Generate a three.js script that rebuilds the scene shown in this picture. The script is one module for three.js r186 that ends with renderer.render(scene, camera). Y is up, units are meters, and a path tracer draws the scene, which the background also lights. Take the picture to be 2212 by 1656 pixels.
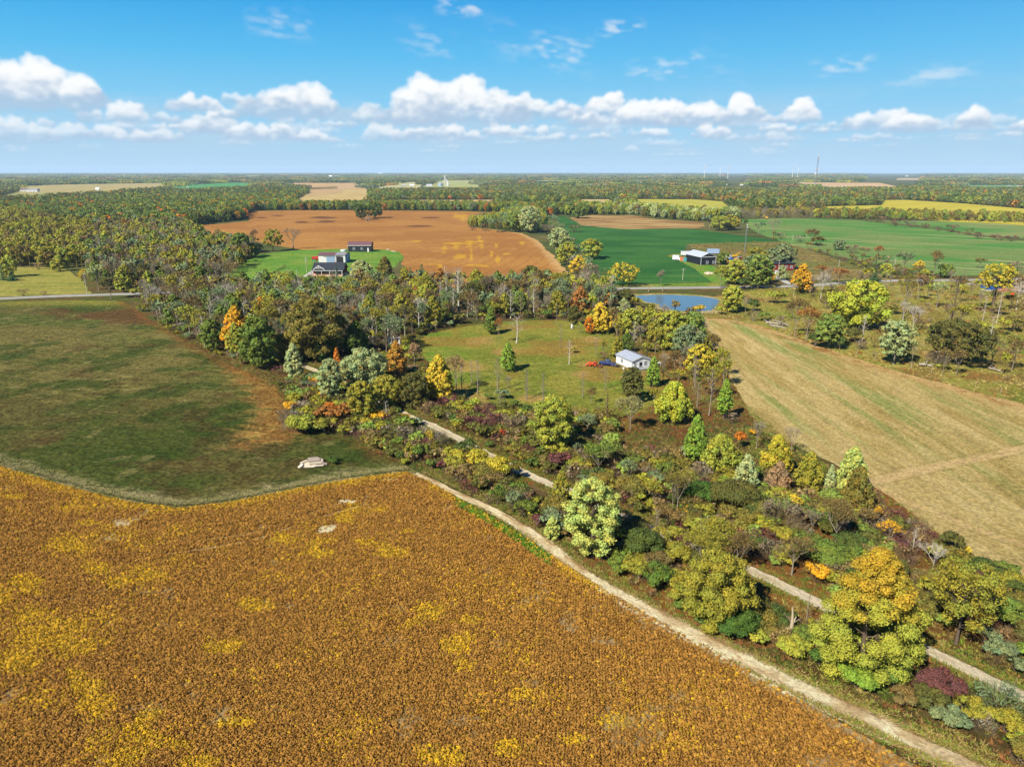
import * as THREE from 'three';
import { mergeGeometries } from 'three/addons/utils/BufferGeometryUtils.js';

// ------------------------------------------------------------------ camera, sky, sun, exposure
const HEIGHT = 60, FOCAL = 1525, PITCH = 16.7 * Math.PI / 180, CX = 1106, CY = 828;   // focal length in units of a 2212 x 1656 picture
const scene = new THREE.Scene();
const camera = new THREE.PerspectiveCamera(2 * Math.atan(CY / FOCAL) * 180 / Math.PI, 1024 / 766, 0.5, 90000);
camera.position.set(0, HEIGHT, 0);
camera.rotation.set(-PITCH, 0, 0);
const renderer = new THREE.WebGLRenderer({ antialias: true });
renderer.setSize(1024, 766);
renderer.toneMapping = THREE.LinearToneMapping;
renderer.toneMappingExposure = 2.32;
renderer.shadowMap.enabled = true;
const SUN_AZ = 40 * Math.PI / 180, SUN_EL = 41 * Math.PI / 180;     // shadows fall away from the camera and to its right
const toSun = new THREE.Vector3(-Math.sin(SUN_AZ) * Math.cos(SUN_EL), Math.sin(SUN_EL), Math.cos(SUN_AZ) * Math.cos(SUN_EL));
const sun = new THREE.DirectionalLight(new THREE.Color().setRGB(1, 0.95, 0.85), 5.0);
sun.position.copy(toSun).multiplyScalar(600).add(new THREE.Vector3(0, 0, -250));
sun.target.position.set(0, 0, -250);
sun.castShadow = true;
Object.assign(sun.shadow.camera, { left: -450, right: 450, top: 450, bottom: -450, near: 10, far: 1500 });
sun.shadow.mapSize.set(4096, 4096);
scene.add(sun, sun.target);
scene.fog = new THREE.FogExp2(new THREE.Color().setRGB(0.56, 0.76, 0.95), 0.000042);

// ------------------------------------------------------------------ chance and noise
function rng(seed) {
  let a = seed >>> 0;
  return () => { a = (a + 0x6D2B79F5) | 0; let t = Math.imul(a ^ (a >>> 15), 1 | a); t = (t + Math.imul(t ^ (t >>> 7), 61 | t)) ^ t; return ((t ^ (t >>> 14)) >>> 0) / 4294967296; };
}
const clamp = (x, a = 0, b = 1) => x < a ? a : x > b ? b : x, lerp = (a, b, t) => a + (b - a) * t;
const smooth = (a, b, x) => { const t = clamp((x - a) / (b - a)); return t * t * (3 - 2 * t); };
const TAB = (() => { const r = rng(77), t = new Float32Array(65536); for (let i = 0; i < 65536; i++) t[i] = r(); return t; })();
function vnoise(x, y) {
  const xi = Math.floor(x), yi = Math.floor(y), fx = x - xi, fy = y - yi, u = fx * fx * (3 - 2 * fx), v = fy * fy * (3 - 2 * fy);
  const h = (i, j) => TAB[((i * 374761393 + j * 668265263) ^ ((i * 374761393 + j * 668265263) >>> 13)) & 65535];
  const a = h(xi, yi), b = h(xi + 1, yi), c = h(xi, yi + 1), d = h(xi + 1, yi + 1);
  return a + (b - a) * u + (c - a) * v + (a - b - c + d) * u * v;
}
// layered noise, five octaves, worked out once as a table that repeats every 64 units
const FB = (() => {
  const n = 1024, t = new Float32Array(n * n);
  for (let o = 0, a = 0.5, cells = 64; o < 5; o++, a *= 0.5, cells *= 2) {
    const k = cells / n, off = o * 4099, h = (i, j) => TAB[(((i % cells) * 7919 + (j % cells) * 104729 + off) * 2654435761 >>> 11) & 65535];
    for (let j = 0; j < n; j++) for (let i = 0; i < n; i++) { const x = i * k, y = j * k, xi = Math.floor(x), yi = Math.floor(y), fx = x - xi, fy = y - yi, u = fx * fx * (3 - 2 * fx), v = fy * fy * (3 - 2 * fy), p = h(xi, yi), q = h(xi + 1, yi), r = h(xi, yi + 1), s = h(xi + 1, yi + 1); t[j * n + i] += a * (p + (q - p) * u + (r - p) * v + (p - q - r + s) * u * v) / 0.96875; }
  }
  return t;
})();
function fbm(x, y) {
  x *= 16; y *= 16;
  const xi = Math.floor(x), yi = Math.floor(y), u = x - xi, v = y - yi, i0 = xi & 1023, i1 = (xi + 1) & 1023, j0 = (yi & 1023) << 10, j1 = ((yi + 1) & 1023) << 10;
  const a = FB[j0 + i0], b = FB[j0 + i1], c = FB[j1 + i0], d = FB[j1 + i1];
  return a + (b - a) * u + (c - a) * v + (a - b - c + d) * u * v;
}

// ------------------------------------------------------------------ where a point of the picture lies on the flat ground, and back
const cp = Math.cos(PITCH), sp = Math.sin(PITCH);
function ray(x, y) { const a = (x - CX) / FOCAL, b = -(y - CY) / FOCAL; return [a, b * cp - sp, -b * sp - cp]; }
function ground(x, y) { const d = ray(x, Math.max(y, 374.5)), t = HEIGHT / -d[1]; return [d[0] * t, d[2] * t]; }
function project(x, y, z) { const dy = y - HEIGHT, f = -dy * sp - z * cp, u = dy * cp - z * sp; return [CX + x / f * FOCAL, CY - u / f * FOCAL, f]; }
const CROPS = { A: [480, 1000, 2.76], B: [1200, 1000, 2.76], C: [1950, 1000, 2.76], D: [1000, 1500, 2.76], E: [1750, 1500, 2.76], F: [2500, 1500, 1.586], G: [2000, 1950, 1.586], H: [2700, 1950, 1.113], I: [2600, 900, 1.983], J: [3200, 900, 1.983], K: [1100, 860, 2.765], L: [2480, 880, 2.765], M: [2150, 1260, 3.525], N: [0, 600, 1.728], O: [1280, 600, 1.728], Q: [2560, 600, 1.728], R1: [0, 600, 1.9875], R2: [640, 600, 1.9875], R3: [1280, 600, 1.9875], R4: [1920, 600, 1.9875], R5: [2560, 600, 1.9875], R6: [3200, 600, 1.9875], P: [0, 0, 0.576] };
const NATIVE = 3840 / 2212;
function pt(crop, x, y) { const c = CROPS[crop]; return [(c[0] + x / c[2]) / NATIVE, (c[1] + y / c[2]) / NATIVE]; }
const spot = (crop, x, y) => ground(...pt(crop, x, y));
function inside(poly, x, y) { let c = false; for (let i = 0, j = poly.length - 1; i < poly.length; j = i++) { const [xi, yi] = poly[i], [xj, yj] = poly[j]; if ((yi > y) !== (yj > y) && x < (xj - xi) * (y - yi) / (yj - yi) + xi) c = !c; } return c; }
const hyp = (a, b) => Math.sqrt(a * a + b * b);
function toLine(pts, x, y) {
  let best = 1e18, at = 0;
  for (let i = 0; i + 1 < pts.length; i++) { const p = pts[i], q = pts[i + 1], px = x - p[0], py = y - p[1], dx = q[0] - p[0], dy = q[1] - p[1]; let t = (px * dx + py * dy) / (dx * dx + dy * dy); t = t < 0 ? 0 : t > 1 ? 1 : t; const ex = px - dx * t, ey = py - dy * t, d = ex * ex + ey * ey; if (d < best) { best = d; at = i + t; } }
  return [Math.sqrt(best), at];
}

// ------------------------------------------------------------------ the sky: air and cumulus clouds, computed by direction
const s2l = (v) => { v /= 255; return v <= 0.04045 ? v / 12.92 : Math.pow((v + 0.055) / 1.055, 2.4); };
const LIN = (r, g, b) => [s2l(r), s2l(g), s2l(b)];
(function buildSky() {
  const W = 4096, Hh = 2048, data = new Float32Array(W * Hh * 4), E = renderer.toneMappingExposure;
  const stops = [[-2, LIN(178, 212, 234)], [0, LIN(180, 213, 236)], [1.2, LIN(174, 212, 237)], [3, LIN(156, 210, 241)], [5, LIN(130, 204, 243)], [8, LIN(90, 190, 241)], [11.8, LIN(48, 165, 233)], [20, LIN(32, 134, 216)], [40, LIN(26, 98, 182)], [90, LIN(20, 74, 150)]];
  const air = (el, out) => { let i = 0; while (i < stops.length - 2 && el > stops[i + 1][0]) i++; const [a, ca] = stops[i], [b, cb] = stops[i + 1], t = clamp((el - a) / (b - a)); for (let c = 0; c < 3; c++) out[c] = lerp(ca[c], cb[c], t); };
  const col = [0, 0, 0];
  for (let j = 0; j < Hh; j++) {
    const el = ((j + 0.5) / Hh - 0.5) * 180; air(el, col);
    for (let i = 0; i < W; i++) {
      const az = (((i + 0.5) / W - 0.25) * 360 + 540) % 360 - 180, k = 1 + 0.10 * Math.sin((az + 20) * Math.PI / 180) * clamp(el / 6), o = (j * W + i) * 4;   // a little paler to the right, away from the sun's side
      for (let c = 0; c < 3; c++) data[o + c] = (col[c] + (c === 0 ? 0.05 : 0.03) * (k - 1) * 6 * (1 - col[c])) / E;
      data[o + 3] = 1;
    }
  }
  const azel = (x, y) => { const d = ray(x, y), l = Math.hypot(...d); return [Math.atan2(d[0], -d[2]) * 180 / Math.PI, Math.asin(d[1] / l) * 180 / Math.PI]; };
  const r = rng(5);
  function cloud(az, base, w, h, fade, peaks, seed) {          // degrees; fade 0..1 is how much of it shows through the air
    const q = rng(seed), puffs = [], n = Math.round(11 + w * 3);
    const grow = (x, y, rad, level) => {                        // heaps of ever smaller puffs on the upper sides of the bigger ones
      puffs.push([x, y, rad]); if (level === 0 || rad < 0.07) return;
      const m = level === 2 ? 9 : 6; for (let k = 0; k < m; k++) { const t = q() * 3.9 - 0.38, d = rad * (0.62 + 0.34 * q()); grow(x + Math.cos(t) * d, Math.max(y + Math.sin(t) * d * 0.92, base + rad * 0.1), rad * (0.26 + 0.24 * q()), level - 1); }
    };
    for (let i = 0; i < n; i++) {
      const t = (q() * 2 - 1), prof = peaks ? Math.max(0.2, ...peaks.map(([p, ph, pw]) => ph * Math.exp(-(((t - p) / pw) ** 2)))) : Math.sqrt(Math.max(0, 1 - t * t)) * (0.5 + 0.5 * q());
      const top = h * prof * 0.94, rad = Math.max(0.1, Math.min(top * 0.5, h * 0.34) * (0.5 + 0.6 * q()));
      grow(az + t * w / 2, base + Math.max(rad * 0.3, (top - rad * 1.3) * (0.3 + 0.7 * q())), rad, 2);
    }
    const x0 = az - w / 2 - h, x1 = az + w / 2 + h, y0 = base - 0.6, y1 = base + h * 1.5, pj = 180 / Hh, pi = 360 / W, nx = Math.ceil((x1 - x0) / pi), ny = Math.ceil((y1 - y0) / pj), T = new Float32Array(nx * ny), B = new Float32Array(nx * ny);
    for (const [cx, cy, cr] of puffs) for (let j = Math.max(0, Math.floor((cy - cr - y0) / pj)); j <= Math.min(ny - 1, (cy + cr - y0) / pj); j++) for (let i = Math.max(0, Math.floor((cx - cr - x0) / pi)); i <= Math.min(nx - 1, (cx + cr - x0) / pi); i++) { const dx = (x0 + i * pi - cx) / cr, dy = (y0 + j * pj - cy) / cr, d = 1 - dx * dx - dy * dy; if (d > 0) { const s = Math.sqrt(d) * cr + 0.25 * (h * 0.34 - cr) * Math.min(1, d * 3), o = j * nx + i; if (s > T[o]) T[o] = s; } }
    for (let k = 0; k < 2; k++) { const S = k ? B : T, D = k ? T : B; for (let j = 1; j < ny - 1; j++) for (let i = 1; i < nx - 1; i++) { const o = j * nx + i; D[o] = (S[o] * 4 + S[o - 1] + S[o + 1] + S[o - nx] + S[o + nx]) / 8; } }
    const cc = [0, 0, 0];
    for (let j = 1; j < ny - 1; j++) for (let i = 1; i < nx - 1; i++) {
      let z = T[j * nx + i]; if (z <= 0) continue;
      const X = x0 + i * pi, Y = y0 + j * pj, gx = (T[j * nx + i + 1] - T[j * nx + i - 1]) / (2 * pi), gy = (T[(j + 1) * nx + i] - T[(j - 1) * nx + i]) / (2 * pj), il = 1 / Math.sqrt(gx * gx + gy * gy + 1.4), up = clamp((Y - base) / h), soft = fbm(X * 1.3 + seed, Y * 2.2), fine = fbm(X * 4.5, Y * 5 + seed);
      const lit = clamp(0.36 + 0.5 * (gx * -0.34 * -1 - gy * 0.72) * il), k = clamp(lit * 0.62 + 0.04 + smooth(-0.02, 0.62, up + (soft - 0.5) * 0.7) * 0.62);
      z *= smooth(base - 0.2 - 0.25 * soft, base + 0.1 + h * 0.12, Y + (soft - 0.5) * 0.4);
      const a = smooth(h * 0.02, h * (0.1 + 0.22 * fine), z + (fine - 0.5) * h * 0.1) * fade * (0.7 + 0.3 * smooth(0.02, 0.35, up));
      const I = Math.round(((X / 360 + 2.25) % 1) * W - 0.5), J = Math.round((Y / 180 + 0.5) * Hh - 0.5);
      if (J < Hh / 2 + 4) continue;
      const o = (J * W + ((I % W) + W) % W) * 4, sh = [0.43, 0.57, 0.74], hi = [1.03, 1.03, 1.02], kk = smooth(0.22, 1.02, k);
      for (let c = 0; c < 3; c++) { cc[c] = lerp(sh[c], hi[c], kk) / E; data[o + c] = lerp(data[o + c], cc[c], a); }
    }
  }
  const P = (x0, x1, yTop, yBase, fade, peaks, seed) => { const m = (x0 + x1) / 2, [az, b] = azel(m, yBase), [, t] = azel(m, yTop), a0 = azel(x0, yBase)[0], a1 = azel(x1, yBase)[0]; cloud(az, b - 0.1, (a1 - a0) * 1.2, (t - b) * 1.42, fade, peaks, seed); };
  // grey sheets of far cloud low in the sky
  for (let j = 0; j < 160; j++) { const el = 0.5 + j * 0.04, J = Math.round((el / 180 + 0.5) * Hh), band = smooth(0.6, 2.4, el) * smooth(6.2, 3.4, el); if (j && J === Math.round(((el - 0.04) / 180 + 0.5) * Hh)) continue; for (let i = 0; i < W; i++) { const az = (i / W - 0.25) * 360, g = smooth(0.40, 0.66, fbm(az * 0.16 + 9, el * 0.9 + 3) * 0.7 + fbm(az * 0.7, el * 2.6 + 11) * 0.3) * band * 0.55, o = (J * W + i) * 4; data[o] = lerp(data[o], 0.50 / E, g); data[o + 1] = lerp(data[o + 1], 0.655 / E, g); data[o + 2] = lerp(data[o + 2], 0.80 / E, g); } }
  // small clouds low over the horizon first, the big ones in front of them
  for (let k = 0; k < 110; k++) { const x = -700 + r() * 3600, y = 332 - r() * 66, s = 0.5 + (332 - y) / 60; P(x - (22 + r() * 40) * s, x + (24 + r() * 50) * s, y - (8 + r() * 16) * s, y, (0.2 + 0.5 * r()) * Math.min(1, 0.45 + s * 0.4), null, 500 + k); }
  for (let k = 0; k < 150; k++) { const az = 50 + r() * 260, el = 1.6 + 4.2 * r() * r(), w = 1.5 + 6 * r() * r(); cloud(az, el, w, 0.5 + w * 0.26, 0.35 + 0.6 * r(), null, 900 + k); }
  P(-110, 120, 242, 305, 0.72, null, 11); P(95, 200, 258, 300, 0.55, null, 12); P(170, 340, 262, 303, 0.72, null, 13); P(290, 395, 268, 305, 0.62, null, 31); P(180, 325, 214, 262, 0.88, [[-0.6, 0.6, 0.4], [0.3, 1, 0.45]], 14);
  P(330, 395, 236, 262, 0.6, null, 32); P(330, 420, 262, 276, 0.65, null, 33); P(405, 500, 235, 288, 0.85, null, 15); P(462, 512, 224, 254, 0.9, null, 16); P(368, 470, 194, 235, 0.96, null, 17); P(476, 520, 196, 218, 0.6, null, 34);
  P(498, 640, 258, 302, 0.88, null, 18); P(640, 720, 274, 305, 0.75, null, 19); P(700, 760, 255, 270, 0.6, null, 35); P(790, 870, 262, 302, 0.7, null, 20); P(855, 1025, 260, 303, 0.9, null, 21); P(1040, 1105, 262, 290, 0.8, null, 22);
  P(1060, 1200, 266, 292, 0.7, null, 23); P(1170, 1245, 280, 302, 0.6, null, 24); P(1260, 1330, 282, 300, 0.6, null, 25); P(1368, 1450, 268, 292, 0.8, null, 26); P(1500, 1572, 265, 298, 0.9, null, 27); P(1640, 1710, 262, 282, 0.8, null, 28); P(1690, 1800, 262, 285, 0.7, null, 29);
  P(522, 760, 158, 258, 1, [[-0.1, 1, 0.28], [-0.62, 0.52, 0.3], [0.3, 0.72, 0.2], [0.75, 0.3, 0.3]], 41);
  P(745, 960, 186, 268, 0.9, [[0.4, 1, 0.45], [-0.3, 0.55, 0.45]], 42); P(855, 1130, 168, 268, 1, [[-0.45, 0.95, 0.3], [0.1, 1, 0.22], [0.55, 0.7, 0.4]], 43); P(1050, 1230, 184, 258, 1, [[0.0, 1, 0.3], [0.6, 0.62, 0.4]], 44);
  P(1215, 1350, 198, 252, 1, [[0.3, 1, 0.5], [-0.5, 0.55, 0.35]], 45); P(1245, 1480, 212, 272, 0.98, [[-0.6, 0.55, 0.4], [0.2, 1, 0.5]], 46); P(1400, 1560, 210, 270, 1, null, 47); P(1545, 1660, 202, 266, 1, [[-0.2, 1, 0.5], [0.5, 0.6, 0.4]], 48);
  P(1645, 1765, 216, 264, 1, [[0.3, 1, 0.5], [-0.5, 0.5, 0.4]], 49); P(1815, 1960, 226, 276, 0.9, [[-0.3, 0.8, 0.5], [0.5, 1, 0.4]], 50); P(1900, 2110, 230, 282, 0.98, [[-0.3, 0.9, 0.5], [0.75, 0.9, 0.3]], 51); P(2170, 2260, 250, 278, 0.9, null, 52);
  P(-70, 185, 132, 236, 1, [[-0.2, 1, 0.5], [0.25, 0.95, 0.25], [0.85, 0.78, 0.2]], 53);
  // thin high wisps
  const wisp = (x0, y0, x1, y1, th, a, seed) => { const [az0, e0] = azel(x0, y0), [az1, e1] = azel(x1, y1), L = az1 - az0; for (let j = -60; j < 60; j++) for (let i = 0; i < L / 360 * W; i++) { const t = i / (L / 360 * W), az = az0 + L * t, e = lerp(e0, e1, t) + j * 0.06 * th, g = smooth(0.42, 0.8, fbm(az * 1.1 + seed + e * 0.9, e * 3.2 + seed, 5)) * (1 - Math.abs(j / 60)) * Math.sin(Math.PI * t) * a; if (g <= 0) continue; const I = Math.round((az / 360 + 0.25) * W), J = Math.round((e / 180 + 0.5) * Hh); const o = (J * W + I) * 4; for (let c = 0; c < 3; c++) data[o + c] = lerp(data[o + c], 0.95 / E, g * 0.055); } };
  wisp(1030, 70, 1300, 140, 0.5, 2.2, 3); wisp(1140, 105, 1290, 110, 0.3, 3, 8); wisp(1340, 160, 1490, 150, 0.3, 3, 5); wisp(1280, 62, 1400, 60, 0.2, 2.4, 6); wisp(1460, 132, 1530, 128, 0.2, 2.6, 7); wisp(520, 45, 680, 60, 0.35, 2.4, 9); wisp(840, 66, 1010, 120, 0.4, 1.6, 10); wisp(930, 10, 1060, 24, 0.2, 2.4, 11); wisp(1740, 152, 1900, 130, 0.2, 2.4, 12); wisp(1900, 178, 2130, 148, 0.25, 1.8, 13); wisp(1500, 100, 1640, 240, 0.7, 0.8, 14);
  const tex = new THREE.DataTexture(data, W, Hh, THREE.RGBAFormat, THREE.FloatType);
  tex.mapping = THREE.EquirectangularReflectionMapping; tex.magFilter = THREE.LinearFilter; tex.minFilter = THREE.LinearFilter; tex.needsUpdate = true;
  scene.background = tex; scene.environment = tex;
})();

// ------------------------------------------------------------------ naming, materials, textures
const used = {};
function numbered(name) { const n = used[name] = (used[name] ?? -1) + 1; return n ? name + '_' + String(n).padStart(3, '0') : name; }
function tag(o, label, category, group, kind) { if (label) o.userData.label = label; if (category) o.userData.category = category; if (group) o.userData.group = group; if (kind) o.userData.kind = kind; return o; }
function shade(o) { o.castShadow = o.receiveShadow = true; return o; }
function top(o, name, label, category, group, kind) { o.name = numbered(name); scene.add(o); return tag(shade(o), label, category, group, kind); }
function base(name, x, z, turn, label, category, group) { const o = new THREE.Group(); o.position.set(x, 0, z); o.rotation.y = turn; return top(o, name, label, category, group); }
function part(parent, name, geos, mat, label) { const m = shade(new THREE.Mesh(Array.isArray(geos) ? mergeGeometries(geos.map((g) => g.index ? g.toNonIndexed() : g)) : geos, mat)); m.name = name; if (label) m.userData.label = label; parent.add(m); return m; }
const EXPOSED = 2.0;                                           // how much brighter than its own colour a sunlit level surface shows
const enc = (l) => l <= 0.0031308 ? l * 12.92 : 1.055 * Math.pow(l, 1 / 2.4) - 0.055;
const OWN = new Uint8Array(256).map((_, i) => Math.round(255 * enc(s2l(i) / EXPOSED)));   // shown colour -> surface colour
const own = (r, g, b) => new THREE.Color().setRGB(s2l(r) / EXPOSED, s2l(g) / EXPOSED, s2l(b) / EXPOSED);
const std = (r, g, b, rough = 0.9, more = {}) => new THREE.MeshPhysicalMaterial({ color: own(r, g, b), roughness: rough, specularIntensity: rough > 0.75 ? 0.2 : 0.7, ...more });
function paint(x0, z0, x1, z1, nx, ny, fn) {
  const d = new Uint8Array(nx * ny * 4);
  for (let j = 0; j < ny; j++) for (let i = 0; i < nx; i++) { const c = fn(x0 + (x1 - x0) * (i + 0.5) / nx, z0 + (z1 - z0) * (j + 0.5) / ny), o = (j * nx + i) * 4; for (let k = 0; k < 3; k++) d[o + k] = OWN[Math.round(clamp(c[k], 0, 255))]; d[o + 3] = 255; }
  const t = new THREE.DataTexture(d, nx, ny); t.colorSpace = THREE.SRGBColorSpace; t.magFilter = t.minFilter = THREE.LinearFilter; t.needsUpdate = true; return t;
}
const grain = (() => { const n = 512, d = new Uint8Array(n * n * 4), r = rng(3); for (let i = 0; i < n * n; i++) { const v = 255 * clamp(0.5 + (r() + r() + r() - 1.5) * 0.6); d[i * 4] = d[i * 4 + 1] = d[i * 4 + 2] = v; d[i * 4 + 3] = 255; } const t = new THREE.DataTexture(d, n, n); t.magFilter = THREE.LinearFilter; t.wrapS = t.wrapT = THREE.RepeatWrapping; t.needsUpdate = true; return t; })();
const mix3 = (a, b, t) => t <= 0 ? a : [a[0] + (b[0] - a[0]) * t, a[1] + (b[1] - a[1]) * t, a[2] + (b[2] - a[2]) * t];
const mul3 = (a, k) => [a[0] * k, a[1] * k, a[2] * k];

// an area of ground with a wavering edge, coloured by a map laid over it in metres
function rim(ring, step, waver, seed) {
  const out = [], q = rng(seed);
  for (let i = 0; i < ring.length; i++) {
    const [ax, ay] = ring[i], [bx, by] = ring[(i + 1) % ring.length], L = hyp(bx - ax, by - ay), n = Math.max(1, Math.min(400, Math.round(L / step))), nx = -(by - ay) / L, ny = (bx - ax) / L;
    for (let k = 0; k < n; k++) { const t = k / n, x = ax + (bx - ax) * t, y = ay + (by - ay) * t, w = waver * ((fbm(x / (waver * 5) + seed, y / (waver * 5), 3) - 0.5) * 2.4 + (q() - 0.5) * 0.5); out.push([x + nx * w, y + ny * w]); }
  }
  return out;
}
function smoothRing(ring, n = 2) { for (let k = 0; k < n; k++) { const o = []; ring.forEach((p, i) => { const q = ring[(i + 1) % ring.length]; o.push([p[0] * 0.75 + q[0] * 0.25, p[1] * 0.75 + q[1] * 0.25], [p[0] * 0.25 + q[0] * 0.75, p[1] * 0.25 + q[1] * 0.75]); }); ring = o; } return ring; }
function sheet(name, ring, y, mat, label, category, kind = 'structure') {
  const v = ring.map(([a, b]) => new THREE.Vector2(a, b)), f = THREE.ShapeUtils.triangulateShape(v, []), xs = ring.map((p) => p[0]), zs = ring.map((p) => p[1]);
  const x0 = Math.min(...xs), x1 = Math.max(...xs), z0 = Math.min(...zs), z1 = Math.max(...zs), g = new THREE.BufferGeometry();
  g.setAttribute('position', new THREE.Float32BufferAttribute(ring.flatMap(([a, b]) => [a, y, b]), 3));
  g.setAttribute('normal', new THREE.Float32BufferAttribute(ring.flatMap(() => [0, 1, 0]), 3));
  g.setAttribute('uv', new THREE.Float32BufferAttribute(ring.flatMap(([a, b]) => [(a - x0) / (x1 - x0), (b - z0) / (z1 - z0)]), 2));
  g.setIndex(f.flatMap(([a, b, c]) => { const [p, q, r] = [ring[a], ring[b], ring[c]]; return (q[0] - p[0]) * (r[1] - p[1]) - (q[1] - p[1]) * (r[0] - p[0]) > 0 ? [a, c, b] : [a, b, c]; }));
  const m = mat([x0, z0, x1, z1]);
  return top(new THREE.Mesh(g, m), name, label, category, null, kind);
}
const mapped = (nx, ny, fn, bump = 0.05, tile = 6) => ([x0, z0, x1, z1]) => {
  const m = new THREE.MeshPhysicalMaterial({ map: paint(x0, z0, x1, z1, nx, ny, fn), roughness: 1, specularIntensity: 0.06 });
  if (bump) { const t = grain.clone(); t.repeat.set((x1 - x0) / tile, (z1 - z0) / tile); t.needsUpdate = true; m.bumpMap = t; m.bumpScale = bump; }
  return m;
};
const far2 = (r, g, b, spread = 0.12, len = 40) => (x, z) => mul3([r, g, b], 1 + spread * (fbm(x / len, z / (len * 0.7), 4) - 0.5) * 2 + spread * 0.6 * (vnoise(x / 3, z / 3) - 0.5));
const G = (list) => list.map(([x, y]) => ground(x, y));

// ------------------------------------------------------------------ outlines of the fields, read off the picture as points on flat ground
const SOY_EDGE = [[-400, 872], [-250, 928], [0, 1008], [130, 1047], [270, 1083], [385, 1098], [500, 1085], [650, 1054], [800, 1029], [880, 1020], [930, 1042], [1000, 1083], [1100, 1138], [1170, 1187], [1300, 1270], [1500, 1385], [1700, 1495], [1900, 1608], [2080, 1715], [2300, 1850]];
const soyEdge = G(SOY_EDGE), soyRing = G([...SOY_EDGE, [2000, 2100], [800, 2200], [-400, 2100], [-900, 1500]]);
const meadowRing = G([[-400, 655], [0, 652], [150, 648], [262, 650], [300, 672], [335, 700], [400, 735], [445, 762], [500, 790], [560, 815], [600, 840], [630, 870], [612, 905], [650, 930], [760, 950], [840, 988], [905, 1020], [930, 1042], [880, 1020], [800, 1029], [650, 1054], [500, 1085], [385, 1098], [270, 1083], [130, 1047], [0, 1008], [-250, 928], [-400, 872]]);
const driveLine = G([[330, 645], [400, 690], [480, 722], [560, 745], [650, 788], [720, 815], [800, 855], [885, 900], [930, 918], [985, 945], [1060, 985], [1130, 1020], [1200, 1050], [1240, 1065], [1320, 1105], [1400, 1140], [1500, 1185], [1640, 1240], [1700, 1270], [1770, 1303], [1990, 1398], [2080, 1440], [2150, 1475], [2260, 1530], [2420, 1612]]);
const trackLine = G([[898, 1022], [940, 1043], [1000, 1072], [1060, 1100], [1160, 1160], [1250, 1232], [1345, 1290], [1500, 1370], [1700, 1472], [1850, 1540], [2000, 1612], [2130, 1672], [2300, 1760]]);
const clearRing = G([[900, 728], [960, 712], [1040, 700], [1110, 692], [1240, 692], [1300, 704], [1330, 725], [1330, 765], [1400, 790], [1440, 815], [1450, 850], [1400, 880], [1360, 900], [1250, 905], [1150, 895], [1080, 880], [1000, 860], [950, 820], [915, 770]]);
const hayRing = G([[1522, 686], [1580, 690], [1650, 706], [1720, 730], [1800, 758], [1900, 790], [2000, 818], [2100, 845], [2212, 872], [2600, 970], [2700, 1600], [2300, 1320], [2212, 1268], [2130, 1215], [2040, 1160], [1950, 1095], [1880, 1045], [1800, 1000], [1720, 965], [1650, 930], [1612, 880], [1590, 840], [1560, 790], [1530, 740]]);
const woodRing = G([[300, 650], [860, 640], [1230, 632], [1380, 640], [1560, 672], [1520, 690], [1560, 790], [1612, 880], [1720, 965], [1950, 1095], [2212, 1268], [2700, 1600], [2300, 1800], [1850, 1560], [1500, 1385], [1160, 1175], [930, 1040], [760, 950], [612, 905], [600, 840], [445, 762], [335, 700]]);
const pastureRing = G([[1545, 640], [1640, 625], [1900, 610], [2212, 604], [2500, 600], [2700, 1010], [2212, 885], [2000, 830], [1800, 770], [1650, 716], [1515, 690]]);
const hayEast = G([[1522, 686], [1580, 690], [1650, 706], [1720, 730], [1800, 758], [1900, 790], [2000, 818], [2100, 845], [2212, 872], [2600, 970]]);
const brownEast = G([[1085, 497], [1130, 504], [1162, 520], [1202, 560], [1242, 606]]);
const P2 = (x, z) => { const f = HEIGHT * sp - z * cp; return [CX + x / f * FOCAL, CY + (HEIGHT * cp + z * sp) / f * FOCAL]; };

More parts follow.
